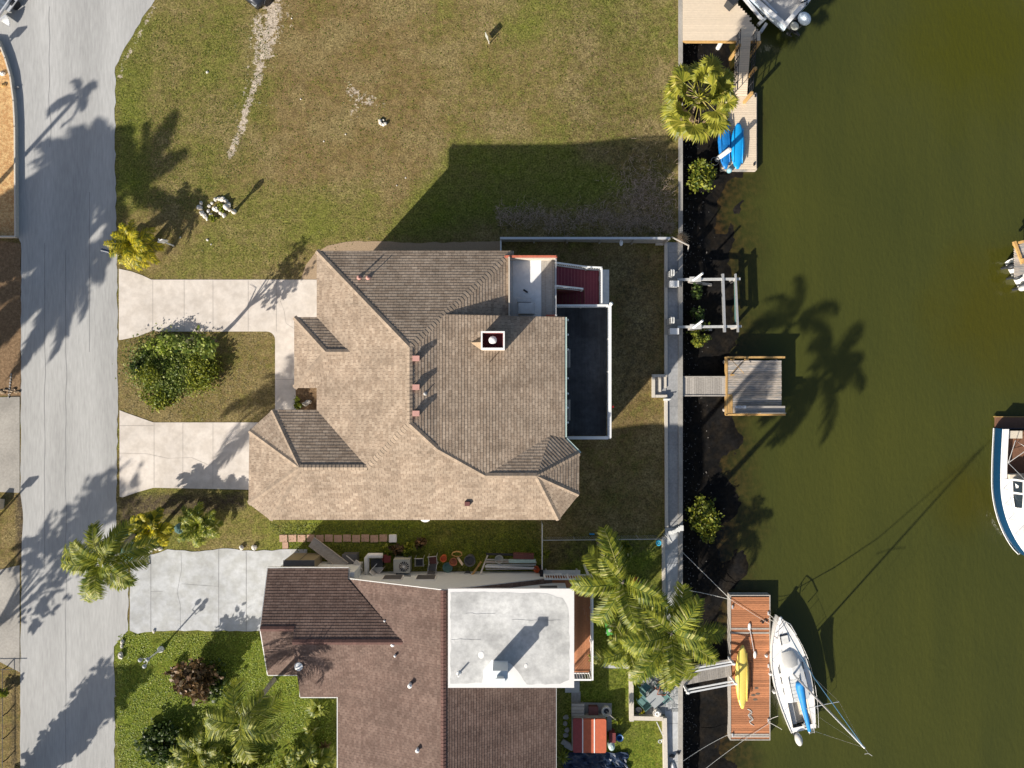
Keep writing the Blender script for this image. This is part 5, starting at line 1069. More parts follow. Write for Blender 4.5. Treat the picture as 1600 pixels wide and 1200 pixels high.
def feather_palm(label, base, h, seed, nf=15, L=2.9, leaf='palm', lean=(0,0), tr=.17, name='palm_tree', nl=32, ll=.58, lw=.04, emin=-.5, droop=1.5, group=None, cat='palm tree', bend=.0, skip=None):
    r_ = random.Random(seed); base = Vector(base); top = base + Vector((lean[0], lean[1], h)); o = thing(name, base, label, cat, group)
    mb = MB(); trunk(mb, base-Vector((0,0,.2)), top, tr, tr*.75, r_, bend); 
    mb.tube([top-Vector((0,0,.5)), top+Vector((0,0,.3))], [tr*.8,tr*.35], 9); mb.build('trunk', MT['bark'], o)
    mb = MB()
    for i in range(nf):
        t = i/max(1,nf-1)
        if skip and i > 2 and abs(((i*2.399-R(skip[0])+math.pi)%(2*math.pi))-math.pi) < R(skip[1]): continue
        frond(mb, top+Vector((0,0,.15)), i*2.399+r_.uniform(-.25,.25), 1.25+(emin-1.25)*t+r_.uniform(-.15,.15), L*r_.uniform(.85,1.1)*(.75+.35*min(1,t*2)), r_, droop*r_.uniform(.8,1.2), nl, ll, lw, r_.uniform(-.4,.4))
    mb.build('crown', MT[leaf], o); return o
def fan_palm(label, base, h, seed, nf=30, L=1.25, R_=.78, lean=(0,0), leaf='fan', dead=6):
    r_ = random.Random(seed); base = Vector(base); top = base + Vector((lean[0], lean[1], h)); o = thing('fan_palm', base, label, 'palm tree')
    mb = MB(); trunk(mb, base-Vector((0,0,.2)), top, .20, .16, r_); mb.build('trunk', MT['bark'], o)
    for nm, m_, k0, kk in (('crown', leaf, 0, nf), ('dead_frond', 'deadleaf', nf, dead)):
        mb = MB()
        for i in range(k0, k0+kk):
            t = i/(nf); az = i*2.399+r_.uniform(-.3,.3); e = 1.2-1.75*min(1,t)+r_.uniform(-.2,.2)
            if nm != 'crown': e = -1.0 + r_.uniform(-.2,.2)
            d = Vector((math.cos(az)*math.cos(e), math.sin(az)*math.cos(e), math.sin(e))); l_ = L*r_.uniform(.75,1.15); p = top + d*l_ + Vector((0,0,-.12*l_))
            mb.tube([top, top+d*l_*.5+Vector((0,0,.04)), p], [.03,.022,.016], 4, False)
            s = d.cross(Vector((0,0,1))).normalized(); u = s.cross(d).normalized(); ns = 26; rr = R_*r_.uniform(.8,1.15)
            for k in range(ns):
                a_ = -2.0+4.0*k/(ns-1); q = d*math.cos(a_)+s*math.sin(a_); q = (q + u*(.12+.10*abs(math.sin(a_)))).normalized(); w_ = s*math.cos(a_)-d*math.sin(a_)
                ln = rr*(1-.18*(abs(a_)/2.0)**2)*r_.uniform(.9,1.05); a0 = p; m = p+q*ln*.6; en = p+q*ln+Vector((0,0,-.30*ln*r_.uniform(.6,1.5))); ww = .062*rr/.78
                mb.add([a0, m+w_*ww+u*.02*(1 if k%2 else -1), en, m-w_*ww+u*.02*(-1 if k%2 else 1)], [(0,1,2,3)])
        mb.build(nm, MT[m_], o)
    return o
def bush(name, label, c, rad, n, size, leaf, seed, cat='bush', group=None, shell=.5, stems=5):
    r_ = random.Random(seed); c = Vector(c); o = thing(name, c, label, cat, group); mb = MB()
    for k in range(stems): a_ = k*6.283/stems; mb.tube([c, c+Vector((math.cos(a_)*rad[0]*.35, math.sin(a_)*rad[1]*.35, rad[2]*.9)), c+Vector((math.cos(a_)*rad[0]*.6, math.sin(a_)*rad[1]*.6, rad[2]*1.4))], [.05,.03,.01], 5)
    mb.build('stem', MT['barkd'], o); mb = MB(); clump_leaves(mb, c+Vector((0,0,rad[2])), rad, n, size, r_, None, shell, .5); mb.build('foliage', MT[leaf], o); return o
def tree(name, label, base, h, cr, n, size, leaf, seed, lean=(0,0), tr=.12, cat='tree', nb=7, crz=None, shell=.4, low=.5):
    r_ = random.Random(seed); base = Vector(base); top = base+Vector((lean[0],lean[1],h)); o = thing(name, base, label, cat); mb = MB()
    mid = base+Vector((lean[0]*.45,lean[1]*.45,h*low)); mb.tube([base-Vector((0,0,.2)), base+(mid-base)*.5+Vector((.1,.0,0)), mid, mid+(top-mid)*.6], [tr*1.3,tr,tr*.8,tr*.35], 8); crz = crz or cr
    for k in range(nb):
        a_ = k*2.4+r_.uniform(-.3,.3); e = mid + Vector((math.cos(a_)*cr*.8, math.sin(a_)*cr*.8, crz*r_.uniform(.2,1.2))); q = mid+(e-mid)*.5+Vector((0,0,crz*.2)); mb.tube([mid-Vector((0,0,.3*r_.random())), q, e], [tr*.45,tr*.25,tr*.08], 5)
    mb.build('trunk', MT['barkd'], o); mb = MB(); clump_leaves(mb, top, (cr,cr,crz), n, size, r_, max(8,n//70), shell); mb.build('crown', MT[leaf], o); return o
def rosette(name, label, c, n, L, w_, leaf, seed, cat='plant', group=None, emin=.1, emax=1.2, bend=.5):
    r_ = random.Random(seed); mb = MB(); c = Vector(c)
    for i in range(n):
        a_ = i*2.399; e = emax+(emin-emax)*(i/n); d = Vector((math.cos(a_)*math.cos(e),math.sin(a_)*math.cos(e),math.sin(e))); s = Vector((-math.sin(a_),math.cos(a_),0)); leafq(mb, c+Vector((0,0,.05)), d, s, L*r_.uniform(.75,1.1), w_*r_.uniform(.8,1.2), bend)
    return solo(mb, name, MT[leaf], label, cat, group)
# -- palms
b1 = PG(937,848); feather_palm('tall arching palm beside maroon house, nearest the wire fence', b1, 8.3, 11, 11, 3.0, 'palm', (0.1,-.1), .19, emin=-.35, bend=.0, lw=.032, ll=.66, nl=54, skip=(48,34))
b2 = PG(997,911); feather_palm('tall palm overhanging the concrete walk and the dark canal edge', b2, 8.2, 23, 16, 3.0, 'palm', (.2,-.2), .20, emin=-.45, lw=.032, ll=.66, nl=54, skip=(118,40))
feather_palm('younger palm crowded beneath the two tall palms', PG(968,985), 2.8, 31, 9, 2.2, 'palm', (.1,0), .14, emin=-.3, nl=44, lw=.03)
feather_palm('low palm tuft hanging over the patio steps', PG(1015,985), 3.2, 37, 11, 2.3, 'palm', (.3,-.2), .13, emin=-.45, nl=44, lw=.03)
b3 = P(226,818); feather_palm('feathery palm overhanging the road edge by pale blue driveway', b3, 5.9, 41, 15, 2.55, 'palm', (.9,-.9), .15, emin=-.5, bend=.1, nl=48, lw=.030, ll=.62)
b4 = P(428,1062); feather_palm('leaning grey trunked palm on green front lawn of maroon house', b4, 5.5, 53, 10, 2.5, 'palm', (.1,.0), .15, emin=-.45, droop=1.8, nl=40, lw=.026, ll=.72)
fan_palm('yellow green fan palm on sea wall beside the tan dock', PG(1056,208), 5.6, 61, 26, 1.55, .92, dead=11)
feather_palm('bright yellow cane palm beside the road by mailbox post', P(228,390), 1.5, 71, 24, 1.6, 'palmyel', (0,0), .16, 'cane_palm', 26, .36, .026, -.2, 1.5)
feather_palm('yellow leaved cane palm between the feathery palm and spiky bush', P(256,820), 1.5, 73, 15, 1.3, 'palmyel', (0,0), .14, 'cane_palm', 18, .40, .075, -.1, 1.2)
feather_palm('green spiky low palm beside teal drum in side strip', P(322,815), .8, 79, 24, 1.35, 'palm', (0,0), .12, 'cane_palm', 26, .34, .03, .1, 1.2)
feather_palm('low green palm clump at bottom edge of front lawn', P(318,1170), .6, 83, 20, 1.7, 'palm', (0,0), .12, 'cane_palm', 24, .42, .035, .15, 1.3)
feather_palm('yellowish low palm against bottom of maroon house west wall', P(492,1178), 1.1, 87, 22, 1.5, 'palm', (0,0), .12, 'cane_palm', 18, .42, .06, .0, 1.2)
# trees outside the frame on the left whose shadows cross the road
feather_palm('slim tall palm west of the road opposite the vacant lot', (-35.3,9.0,0), 6.2, 101, 7, 1.35, 'palmdk', (.2,.1), .15, emin=-.5, droop=2.0, nl=22, ll=.36, lw=.05)
feather_palm('stout old palm west of the road with a wide dense crown', (-38.0,.9,0), 8.0, 103, 52, 3.6, 'palmdk', (.4,.2), .34, nl=40, ll=.8, lw=.13, emin=-.7)
feather_palm('second stout palm west of the road opposite the north driveway', (-37.8,-3.8,0), 7.0, 107, 26, 3.3, 'palmdk', (.2,.2), .26, nl=38, ll=.7, lw=.08, emin=-.4)
feather_palm('tall paddle leaved palm west of the road behind straw bed', (-34.8,.2,0), 8.0, 105, 9, 3.7, 'palmdk', (.3,.2), .30, nl=34, ll=.75, lw=.13, emin=.1, droop=.9)
tree('broadleaf_tree', 'loose broadleaf tree west of the road opposite pale driveway', (-36.4,-19.8,0), 6.3, 2.0, 900, .42, 'dkleaf', 109, (0,0), .2, crz=3.0, shell=.15, low=.55, nb=12)
tree('columnar_tree', 'dense columnar tree west of the road at bottom corner', (-31.6,-26.2,0), 3.7, 1.25, 4200, .36, 'dkleaf', 113, (0,0), .2, crz=2.9, shell=.05, low=.3)
# -- trees and shrubs of the front islands
bush('shrub_mound', 'wide green shrub mound in the grass island between the two driveway arms', P(270,572,0), (2.5,1.9,.36), 12000, .11, 'bush', 121, shell=.25, stems=14)
bush('shrub_mound', 'yellow tinted clipped shrub at east end of the big shrub mound', P(322,580,0), (.95,1.35,.5), 3000, .12, 'bushy', 122, shell=.35, stems=6)
bush('shrub', 'low pale leaved shrub at southern tip of the shrub mound', P(250,622,0), (.9,.75,.30), 900, .15, 'bushy', 123, stems=5)
tree('small_tree', 'slender dark leaved tree standing at back of the shrub mound', P(336,533,0), 3.5, 1.15, 420, .24, 'bush', 127, (.3,-.1), .11, crz=1.35, shell=.2)
bush('red_shrub', 'reddish brown leaved shrub in front lawn of maroon house', P(318,1050,0), (1.05,1.2,1.15), 1300, .27, 'ti', 131, shell=.35, stems=14)
bush('shrub', 'pale leaved patch among the middle of the shrub mound', P(240,585,0), (.8,.7,.62), 800, .12, 'bushy', 128, stems=4)
bush('shrub', 'bright green leafy patch on north side of the shrub mound', P(262,540,0), (.9,.6,.6), 900, .13, 'lawnblade', 129, stems=4)
bush('shrub', 'dark green leafy patch on west end of the shrub mound', P(222,562,0), (.7,.7,.5), 700, .12, 'dkleaf', 130, stems=4)
bush('shrub', 'small green shrub under the red brown shrub', P(330,1062,0), (1.3,1.2,.35), 700, .22, 'palmdk', 133)
bush('shrub', 'dark green round shrub south west of the red brown shrub', P(262,1155,0), (1.35,1.2,.5), 1500, .22, 'dkleaf', 135)
bush('shrub', 'small twiggy brown shrub beside the white lamp post', P(275,1042,0), (.5,.4,.3), 160, .16, 'ti', 137)
rosette('rosette_plant', 'large green rosette plant in corner of maroon house', P(497,1105,.3), 34, .95, .11, 'bushy', 139)
rosette('rosette_plant', 'smaller green rosette below the large rosette', P(488,1138,.2), 26, .75, .09, 'palm', 141)
rosette('rosette_plant', 'orange tipped rosette beside west wall of maroon house', P(508,1168,.2), 20, .5, .08, 'ti', 143)
bush('shrub', 'yellow green shrub at bottom of front lawn by the wall', P(470,1190,0), (1.2,1.0,.6), 1500, .22, 'bushy', 145)
bush('shrub', 'light green weedy shrub by bottom left of front lawn', P(380,1190,0), (1.5,.8,.4), 1100, .25, 'bushy', 147)
# mangroves below the sea wall
for i, (qx,qy,r0,r1,n_,lb) in enumerate(((1090,278,.85,1.0,1100,'round mangrove bush below sea wall between floating dock and boat lift'),(1081,455,.45,.6,260,'dim mangrove sprig under the northern lift arm'),(1084,496,.5,.55,300,'dim mangrove sprig just north of the southern lift arm'),(1088,524,.75,.6,620,'yellow green mangrove bush at foot of the southern lift arm'),(1090,796,.75,.9,800,'darker mangrove bush below sea wall near the wire fence'),(1100,820,.85,1.05,1100,'bright mangrove bush nearest the wire fence'))):
    p = P(qx,qy,-1.35); bush('mangrove_bush', lb, p, (r0,r1,.55), n_, .19, 'mang' if i not in (1,2) else 'dkleaf', 151+i, 'bush', 'mangroves below the sea wall', .35)
# dry brush along the north fence and grass tufts
r_ = random.Random(171); mb = MB()
for i in range(3600):
    if r_.random() < .62: qx = r_.uniform(775,1050); qy = 348+r_.gauss(0,9)+(-10 if qx < 850 or qx > 900 and qx < 950 else 0)
    else: qx = 1010+r_.gauss(0,24); qy = 305+r_.gauss(0,26)
    if qx > 1056 or qy > 372: continue
    p = PG(qx,qy); d = rvec(r_); d.z = abs(d.z)*.7; L = r_.uniform(.25,.7); s = d.cross(Vector((0,0,1))).normalized()*r_.uniform(.008,.016); p.z += r_.uniform(0,.22); e = p+d*L
    mb.add([p-s,p+s,e], [(0,1,2)])
tag(mb.build('dry_brush', MT['twig']), 'matted dry grey brush along the outside of the north fence', 'brush', kind='stuff')
for i, (qx,qy,lb) in enumerate(((1045,356,'straw coloured grass tuft at east end of north fence'),(1066,372,'straw grass tuft drooping over sea wall below the first tuft'),(886,373,'thin straw grass tuft on middle of north fence'))):
    rosette('grass_tuft', lb, PG(qx,qy,.1), 70 if i < 2 else 26, .62 if i < 2 else .42, .022, 'deadleaf', 181+i, 'grass tuft', 'straw grass tufts', .15, 1.4, .7)
def weeds(poly, n, h0, h1, leaf, seed, name, label, w_=.03):
    r_ = random.Random(seed); mb = MB(); xs_ = [q[0] for q in poly]; ys_ = [q[1] for q in poly]
    k = 0
    while k < n:
        qx, qy = r_.uniform(min(xs_),max(xs_)), r_.uniform(min(ys_),max(ys_))
        if not poly_mask(np.array([[qx]]), np.array([[qy]]), poly)[0,0]: k += 1; continue
        k += 1
        if mnoise.noise(Vector((qx*.035,qy*.035,seed))) < -.25: continue
        p = PG(qx,qy); d = rvec(r_); d.z = abs(d.z)+.3; d.normalize(); s = d.cross(Vector((0,0,1))).normalized(); leafq(mb, p, d, s, r_.uniform(h0,h1), w_, .5)
    return tag(mb.build(name, MT[leaf]), label, 'grass', kind='stuff')
weeds([(184,992),(300,990),(404,990),(408,1050),(462,1062),(464,1088),(524,1092),(524,1215),(184,1215)], 15000, .06, .14, 'lawnblade', 191, 'lawn_grass', 'lush thick green grass of the maroon house front lawn', .035)
weeds([(420,818),(842,818),(842,868),(640,868),(560,880),(450,858)], 7000, .06, .16, 'sideblade', 193, 'lawn_grass', 'green grass in the side lane between the two houses', .03)
weeds([(188,530),(425,522),(428,655),(240,657),(188,640)], 4500, .05, .12, 'dryblade', 195, 'lawn_grass', 'dry grass blades in the island between the driveway arms', .02)
weeds([(184,100),(235,30),(420,0),(420,240),(300,330),(184,330)], 9000, .05, .14, 'sideblade', 197, 'lawn_grass', 'patchy greener grass along west side of the vacant lot', .02)
weeds([(430,0),(1056,0),(1056,215),(700,216),(600,370),(380,430),(300,400),(420,240)], 9000, .05, .13, 'sideblade', 199, 'lawn_weeds', 'scattered weed clumps through the dry grass of vacant lot', .03)
# ================================================================== front yard things
lp = thing('lamp_post', P(252,1014,0), 'white lamp post with three round globes on green front lawn', 'lamp post')
q = P(252,1014,0); mb = MB(); mb.lathe(q,[(.20,0),(.20,.1),(.12,.25),(.06,.45),(.045,.6),(.045,1.95),(.03,2.05)],10); mb.build('post', MT['white'], lp)
for k in range(3):
    a_ = k*2.094+.6; e = q+Vector((math.cos(a_)*.26, math.sin(a_)*.26, 1.95)); mb = MB(); mb.tube([q+Vector((0,0,1.7)), q+Vector((math.cos(a_)*.2, math.sin(a_)*.2,1.72)), e], .02, 6); mb.build('arm', MT['white'], lp)
    mb = MB(); mb.ball(e+Vector((0,0,.1)),.13,n=12); mb.build('globe', MT['glasst'], lp, True)
mbx = thing('mailbox', P(192,400,0), 'dark mailbox on a white post at road edge beside yellow palm', 'mailbox')
q = P(194,401,0); mb = MB(); mb.box((q.x,q.y,.5),(.1,.1,1.1)); mb.box((q.x-.22,q.y+.05,1.0),(.6,.08,.08),-.25); mb.build('post', MT['white'], mbx)
mb = MB(); mb.box((q.x-.42,q.y+.12,1.2),(.50,.2,.16),-.25); mb.tube([(q.x-.66,q.y+.18,1.28),(q.x-.18,q.y+.06,1.28)],.1,10); mb.build('box', MT['navy'], mbx)
q = P(271,384,0); gp = thing('sign_post', q, 'leaning white board post right of the yellow palm', 'post'); mb = MB(); mb.tube([q, q+Vector((-.25,.12,1.35))],.05,8); mb.build('post', MT['white'], gp); mb = MB(); mb.box(q+Vector((-.16,.08,1.0)),(.36,.05,.62),.5,0,-.15); mb.build('board', MT['white'], gp)
q = P(366,331,0); gl = thing('garden_pedestal', q, 'white garden pedestal at east end of the rock ring', 'pedestal')
mb = MB(); mb.lathe(q,[(.16,0),(.16,.08),(.09,.2),(.08,.8),(.12,.95)],10); mb.build('column', MT['rock'], gl); mb = MB(); mb.lathe(q,[(.08,.95),(.14,1.0),(.19,1.15),(.16,1.35),(.05,1.45)],12); mb.build('urn', MT['rock'], gl, True)
r_ = random.Random(201); k = 0
RK = [(315,318,.14),(313,325,.16),(317,334,.20),(321,338,.16),(327,322,.10),(330,336,.13),(324,342,.11),(338,312,.14),(343,311,.13),(349,312,.20),(354,315,.16),(358,321,.15),(359,328,.12),(338,327,.20),(346,333,.16),(351,337,.14),(332,318,.10),(326,330,.12),(341,321,.09)]
for (qx,qy,rr) in RK:
    mb = MB(); p = P(qx,qy); mb.ball((p.x,p.y,rr*.5),rr,r_.uniform(.8,1.2),r_.uniform(.8,1.2),.8,9,.22,r_); solo(mb, 'rock', MT['rock'], 'white rock in the rough ring of rocks on the vacant lot', 'rock', 'white rocks of the ring')
bush('shrub', 'small weedy plant growing inside the white rock ring', P(350,326,0), (.28,.24,.16), 110, .14, 'bushy', 203, 'plant')
bush('shrub', 'small green weed sprouting on west side of the rock ring', P(336,340,0), (.3,.25,.12), 90, .14, 'bushy', 204, 'plant')
RK2 = [(205,848,.14),(213,850,.22),(223,845,.12),(228,855,.15),(236,858,.22),(245,856,.17),(252,857,.15),(378,855,.16),(398,855,.16)]
for i,(qx,qy,rr) in enumerate(RK2):
    mb = MB(); p = P(qx,qy); mb.ball((p.x,p.y,rr*.5),rr,r_.uniform(.8,1.2),r_.uniform(.8,1.2),.8,9,.22,r_)
    if i < 7: solo(mb, 'rock', MT['rock'], 'white rock bordering the corner of pale blue driveway', 'rock', 'white rocks at the driveway corner')
    else: solo(mb, 'rock', MT['rock'], ('single white rock on north edge of pale blue driveway, left of two','single white rock on north edge of pale blue driveway, right of two')[i-7], 'rock')
for i,(qx,qy,rr,lb) in enumerate(((192,1002,.13,'small white stone at driveway corner of the green lawn'),(191,1009,.11,'smallest white stone in shaded lawn corner'),(190,1023,.20,'largest pale stone in shaded lawn corner by road'),(241,986,.10,'white stone on the driveway edge of green lawn'))):
    mb = MB(); p = P(qx,qy); mb.ball((p.x,p.y,rr*.5),rr,.8,1.3,.8,9,.2,r_); solo(mb, 'rock', MT['rock'], lb, 'rock')
mb = MB(); q = P(289,822,0); mb.lathe((q.x,q.y,0),[(.30,0),(.32,.1),(.32,.75),(.28,.85)],14); solo(mb, 'drum', M('teal_drum',(.16,.29,.27),.4), 'pale teal drum beside the spiky low palm', 'drum')
mb = MB(); q = P(206,862,0); mb.lathe((q.x,q.y,.0),[(.42,0),(.55,.12),(.55,.42),(.2,.6)],14); solo(mb, 'tarp_mound', M('teal_cover',(.10,.22,.19),.5), 'dark teal covered tub under the feathery palm at road edge', 'tub')
mb = MB(); q = P(192,834,0); mb.box((q.x,q.y,.3),(.75,.3,.6),.1); mb.box((q.x,q.y,.63),(.8,.34,.05),.1); solo(mb, 'recycling_crate', M('sky_blue_plastic',(.05,.30,.42),.4), 'sky blue crate at the road edge by feathery palm', 'crate')
mb = MB()
for a_,b_ in (((212,855),(232,883)),((216,856),(235,881))): mb.tube([P(*a_)+Vector((0,0,.5)),P(*b_)+Vector((0,0,.04))],.025,6)
solo(mb, 'garden_pole', MT['black'], 'two dark poles leaning from the rocks onto pale driveway', 'poles')
# things on the vacant lot
sg = thing('survey_stake', P(764,66,0), 'small white stake with flag standing in the vacant lot grass', 'stake'); q = P(764,69,0)
mb = MB(); mb.box((q.x,q.y,.22),(.045,.045,.55),0,.12); mb.build('stake', MT['rock'], sg)
mb = MB(); mb.box((q.x-.12,q.y+.25,.45),(.03,.36,.52),.5); mb.build('board', MT['acgrey'], sg)
mb = MB(); q = P(599,190,0)
for k in range(5): a_ = 3.0+k*.62; mb.ball((q.x+.2*math.cos(a_),q.y-.02+.2*math.sin(a_),.1),.11,1,1,.9,8,.15,r_)
mb.ball((q.x+.02,q.y+.07,.07),.06,n=8); solo(mb, 'stone_heap', MT['rock'], 'small white curved stone heap alone in vacant lot grass', 'stones')
r2 = random.Random(207)
for qx,qy in ((324,375),(282,371),(634,278),(506,221),(540,210),(456,29),(324,113),(470,155),(620,290),(330,382)):
    p = P(qx,qy); mb = MB(); mb.ball((p.x,p.y,.02),.05 if qx != 324 else .09,1,1,.6,7,.2,r2); solo(mb, 'pebble', MT['rock'], 'tiny white pebble lying in the dry grass of vacant lot', 'pebble', 'pebbles in the vacant lot')
# car corner at the top edge
car = thing('parked_car', P(424,-30,0), 'dark grey car nosing into view at top edge of vacant lot', 'car'); cq = P(424,-34,0); Tc = Matrix.Translation(cq) @ Matrix.Rotation(R(-38),4,'Z')
mb = MB(); pr_ = [(-2.1,.55,.55),(-1.9,.85,.5),(-.9,.95,.5),(.9,.95,.5),(1.8,.9,.5),(2.1,.62,.5)]
mb.loft([[(-w_,y,.28),(-w_*1.02,y,.6),(-w_*.93,y,h2),(w_*.93,y,h2),(w_*1.02,y,.6),(w_,y,.28)] for y,w_,h2 in ((-2.15,.70,.72),(-1.9,.86,.86),(-.9,.9,.98),(.9,.9,1.0),(1.8,.88,.95),(2.15,.72,.80))], True, True); mb.xf(Tc); bd = mb.build('body', M('car_paint',(.03,.035,.045),.25,.05,metal=.4), car, True)
mb = MB(); mb.loft([[(-.8,-.95,.97),(.8,-.95,.97)],[(-.62,-.3,1.42),(.62,-.3,1.42)],[(-.62,.9,1.45),(.62,.9,1.45)],[(-.76,1.6,1.0),(.76,1.6,1.0)]]); mb.xf(Tc); mb.build('cabin', MT['glass'], bd, True)
for sx in (-.86,.86):
    for y in (-1.35,1.3):
        mb = MB(); mb.tube([(sx-.1,y,.32),(sx+.1,y,.32)],.32,14); mb.xf(Tc); mb.build('wheel', MT['black'], car)
for sx in (-.6,.6): mb = MB(); mb.box((sx,-2.08,.68),(.32,.16,.12)); mb.xf(Tc); mb.build('headlight', MT['glasst'], car)
# utility trailer at the top left
tr = thing('utility_trailer', P(14,8,0), 'dark blue flatbed trailer with white fittings in top left corner', 'trailer'); Tt = Matrix.Translation(P(10,-8,0)) @ Matrix.Rotation(R(-35),4,'Z')
mb = MB()
for i in range(10): mb.box((0,-1.5+i*.32,.62),(1.7,.29,.05))
mb.xf(Tt); mb.build('bed', M('blue_grey_board',(.07,.09,.12),.7,.3,5,island=.3), tr)
mb = MB()
for sx in (-.95,.95): mb.box((sx,0,.66),(.08,3.4,.14)); mb.box((sx*1.12,-.2,.5),(.26,1.2,.06))
for y in (-1.7,1.7): mb.box((0,y,.62),(1.9,.08,.12))
mb.box((0,-2.4,.55),(.1,1.4,.1)); mb.xf(Tt); mb.build('frame', MT['alu'], tr)
for sx in (-1.06,1.06): mb = MB(); mb.tube([(sx-.09,-.2,.3),(sx+.09,-.2,.3)],.3,14); mb.xf(Tt); mb.build('wheel', MT['black'], tr)
mb = MB()
for k in range(7): mb.box((P(2,30,.5).x,P(2,30,.5).y-.05,.3+.05*k),(.9,.10,.04),R(-35)+.2*k)
solo(mb, 'board_stack', MT['alu'], 'jumble of white and dark metal bars below the trailer corner', 'metal bars')
# curb of the straw bed
mb = MB(); pts = px([(-90,55),(2,66),(13,94),(21,122),(26,160),(28,200),(29,370)])
for a,b in zip(pts[:-1],pts[1:]):
    d = Vector((b[0]-a[0],b[1]-a[1])); mb.box(((a[0]+b[0])/2,(a[1]+b[1])/2,.16),(d.length+.05,.09,.32),math.atan2(d.y,d.x))
d = px([(-90,371),(29,371)]); mb.box2((d[0][0],d[0][1]-.045,0),(d[1][0],d[1][1]+.045,.318)); solo(mb, 'bed_edging', MT['curb'], 'tall pale edging wall round the orange straw bed at left', 'edging')
for qx,qy,lb,mm,rr in ((4,115,'white rock lying in the orange straw bed','rock',.16),(5,133,'yellow rock lying in the orange straw bed','yelwood',.13),(27,136,'small grey stone against outside of straw bed edging','stone',.09)):
    mb = MB(); p = P(qx,qy,.1); mb.ball((p.x,p.y,.1),rr,1.3,.9,.8,9,.2,r_); solo(mb, 'rock', MT[mm], lb, 'rock')
# mailboxes west of the road: only their shadows and one foot show
for i,(bx,by,lb) in enumerate(((-33.0,19.6,'mailbox west of the road by the straw bed'),(-32.9,-9.2,'mailbox on the far left by the upper grey driveway'),(-33.0,-13.0,'mailbox on the far left by the lower grey driveway'))):
    o = thing('mailbox', (bx,by,0), lb, 'mailbox', 'mailboxes west of the road'); h_ = (1.6,2.1,2.1)[i]
    mb = MB(); mb.box((bx,by,h_/2),(.09,.09,h_)); mb.build('post', MT['oldwood'], o); mb = MB(); mb.box((bx,by,h_+.12),(.62,.12,.42),R(10)); mb.build('box', MT['acgrey'], o)
mb = MB(); q = P(3,787,0); mb.box((q.x,q.y,.25),(.3,.62,.5),-.1); solo(mb, 'wooden_crate', MT['tan'], 'tan wooden crate at left edge below grey driveway', 'crate')
mb = MB()
for k in range(9): q = P(18-.5*k,585+4.5*k*1.0,0); mb.box((q.x,q.y,.03),(.08,.12,.06),.2)
solo(mb, 'edging_chain', MT['stone'], 'small row of edging blocks beside the upper grey driveway', 'edging')
mb = MB()
for k in range(9): p = P(2+k*3.4,611+3*math.sin(k*1.9),0); mb.ball((p.x,p.y,.05),.10,1.4,.8,.6,8,.25,r_)
solo(mb, 'leaf_pile', MT['deadleaf'], 'swept line of pale dead leaves along top of upper grey driveway', 'leaves')
mb = MB(); mb.tube([P(11,1042)+Vector((0,0,.4)),P(11,1195)+Vector((0,0,.4))],.02,6); mb.tube([P(-20,1042)+Vector((0,0,.4)),P(30,1042)+Vector((0,0,.4))],.02,6)
for y in range(1042,1200,36): q = P(11,y); mb.box((q.x,q.y,.2),(.05,.05,.45))
solo(mb, 'low_fence', MT['dark'], 'thin dark low fence beside road at bottom left', 'fence')
bush('shrub', 'small yellow green plant by the low fence at bottom left', P(8,1082,0), (.4,.4,.3), 200, .16, 'bushy', 211, 'plant')
for qx,qy,lb in ((483,628,'upper white flowered pot in entry bed'),(478,631,'lower white stone in entry bed beside the house')):
    mb = MB(); p = P(qx,qy); mb.ball((p.x,p.y,.1),.17,1.2,.8,.8,9,.2,r_); solo(mb, 'rock', MT['rock'], lb, 'rock')
bush('shrub', 'yellowish plant in the small entry bed of the tan house', P(468,628,0), (.35,.35,.25), 200, .14, 'bushy', 213, 'plant')
# ================================================================== fences
nf = thing('fence', PG(910,375), 'grey capped board fence along north side of the big house back lawn', 'fence'); a_, b_ = PG(783,377), PG(1044,376)
zf0 = -.8; mb = MB(); mb.box2((a_.x,a_.y-.03,-.7),(b_.x-.2,a_.y+.03,.95)); mb.build('panel', MT['greywood'], nf)
mb = MB(); mb.box2((a_.x-.05,a_.y-.08,.952),(b_.x-.2,a_.y+.06,1.0)); mb.build('cap_rail', MT['alu'], nf)
mb = MB(); mb.box2((a_.x-.05,a_.y-.82,-.2),(a_.x+.03,a_.y-.09,.9)); mb.build('end_panel', MT['white'], nf)
for k in range(6): x = a_.x+(b_.x-a_.x-.3)*k/5; mb = MB(); mb.box2((x-.05,a_.y-.12,-.8),(x+.05,a_.y-.035,.93)); mb.build('post', MT['greywood'], nf)
q = PG(970,380,.9); mb = MB(); mb.ball((q.x,q.y,.72),.12,1,1.7,.7,10); mb.build('lamp', MT['bwhite'], nf, True)
q = PG(1048,377); mb = MB(); mb.tube([(q.x-.2,q.y+.05,.6),(q.x+.9,q.y-.45,.45)],.05,6); mb.tube([(q.x+.9,q.y-.45,.45),(q.x+1.1,q.y-.6,-.6)],.04,6); mb.build('end_brace', MT['greywood'], nf)
cf = thing('wire_fence', PG(930,836), 'thin steel wire fence between the two back yards with a spur along green lane', 'fence')
mb = MB(); A_, B_, C_ = PG(846,838), PG(1036,836), PG(845,883); tp = 1.0
mb.tube([(A_.x,B_.y,tp),(B_.x,B_.y,tp-.35)],.028,6); mb.build('top_rail', MT['steel'], cf)
mb = MB(); mb.tube([(A_.x,A_.y+1.0,tp+.1),(A_.x,C_.y,tp+.1)],.03,6); mb.build('spur_rail', MT['white'], cf)
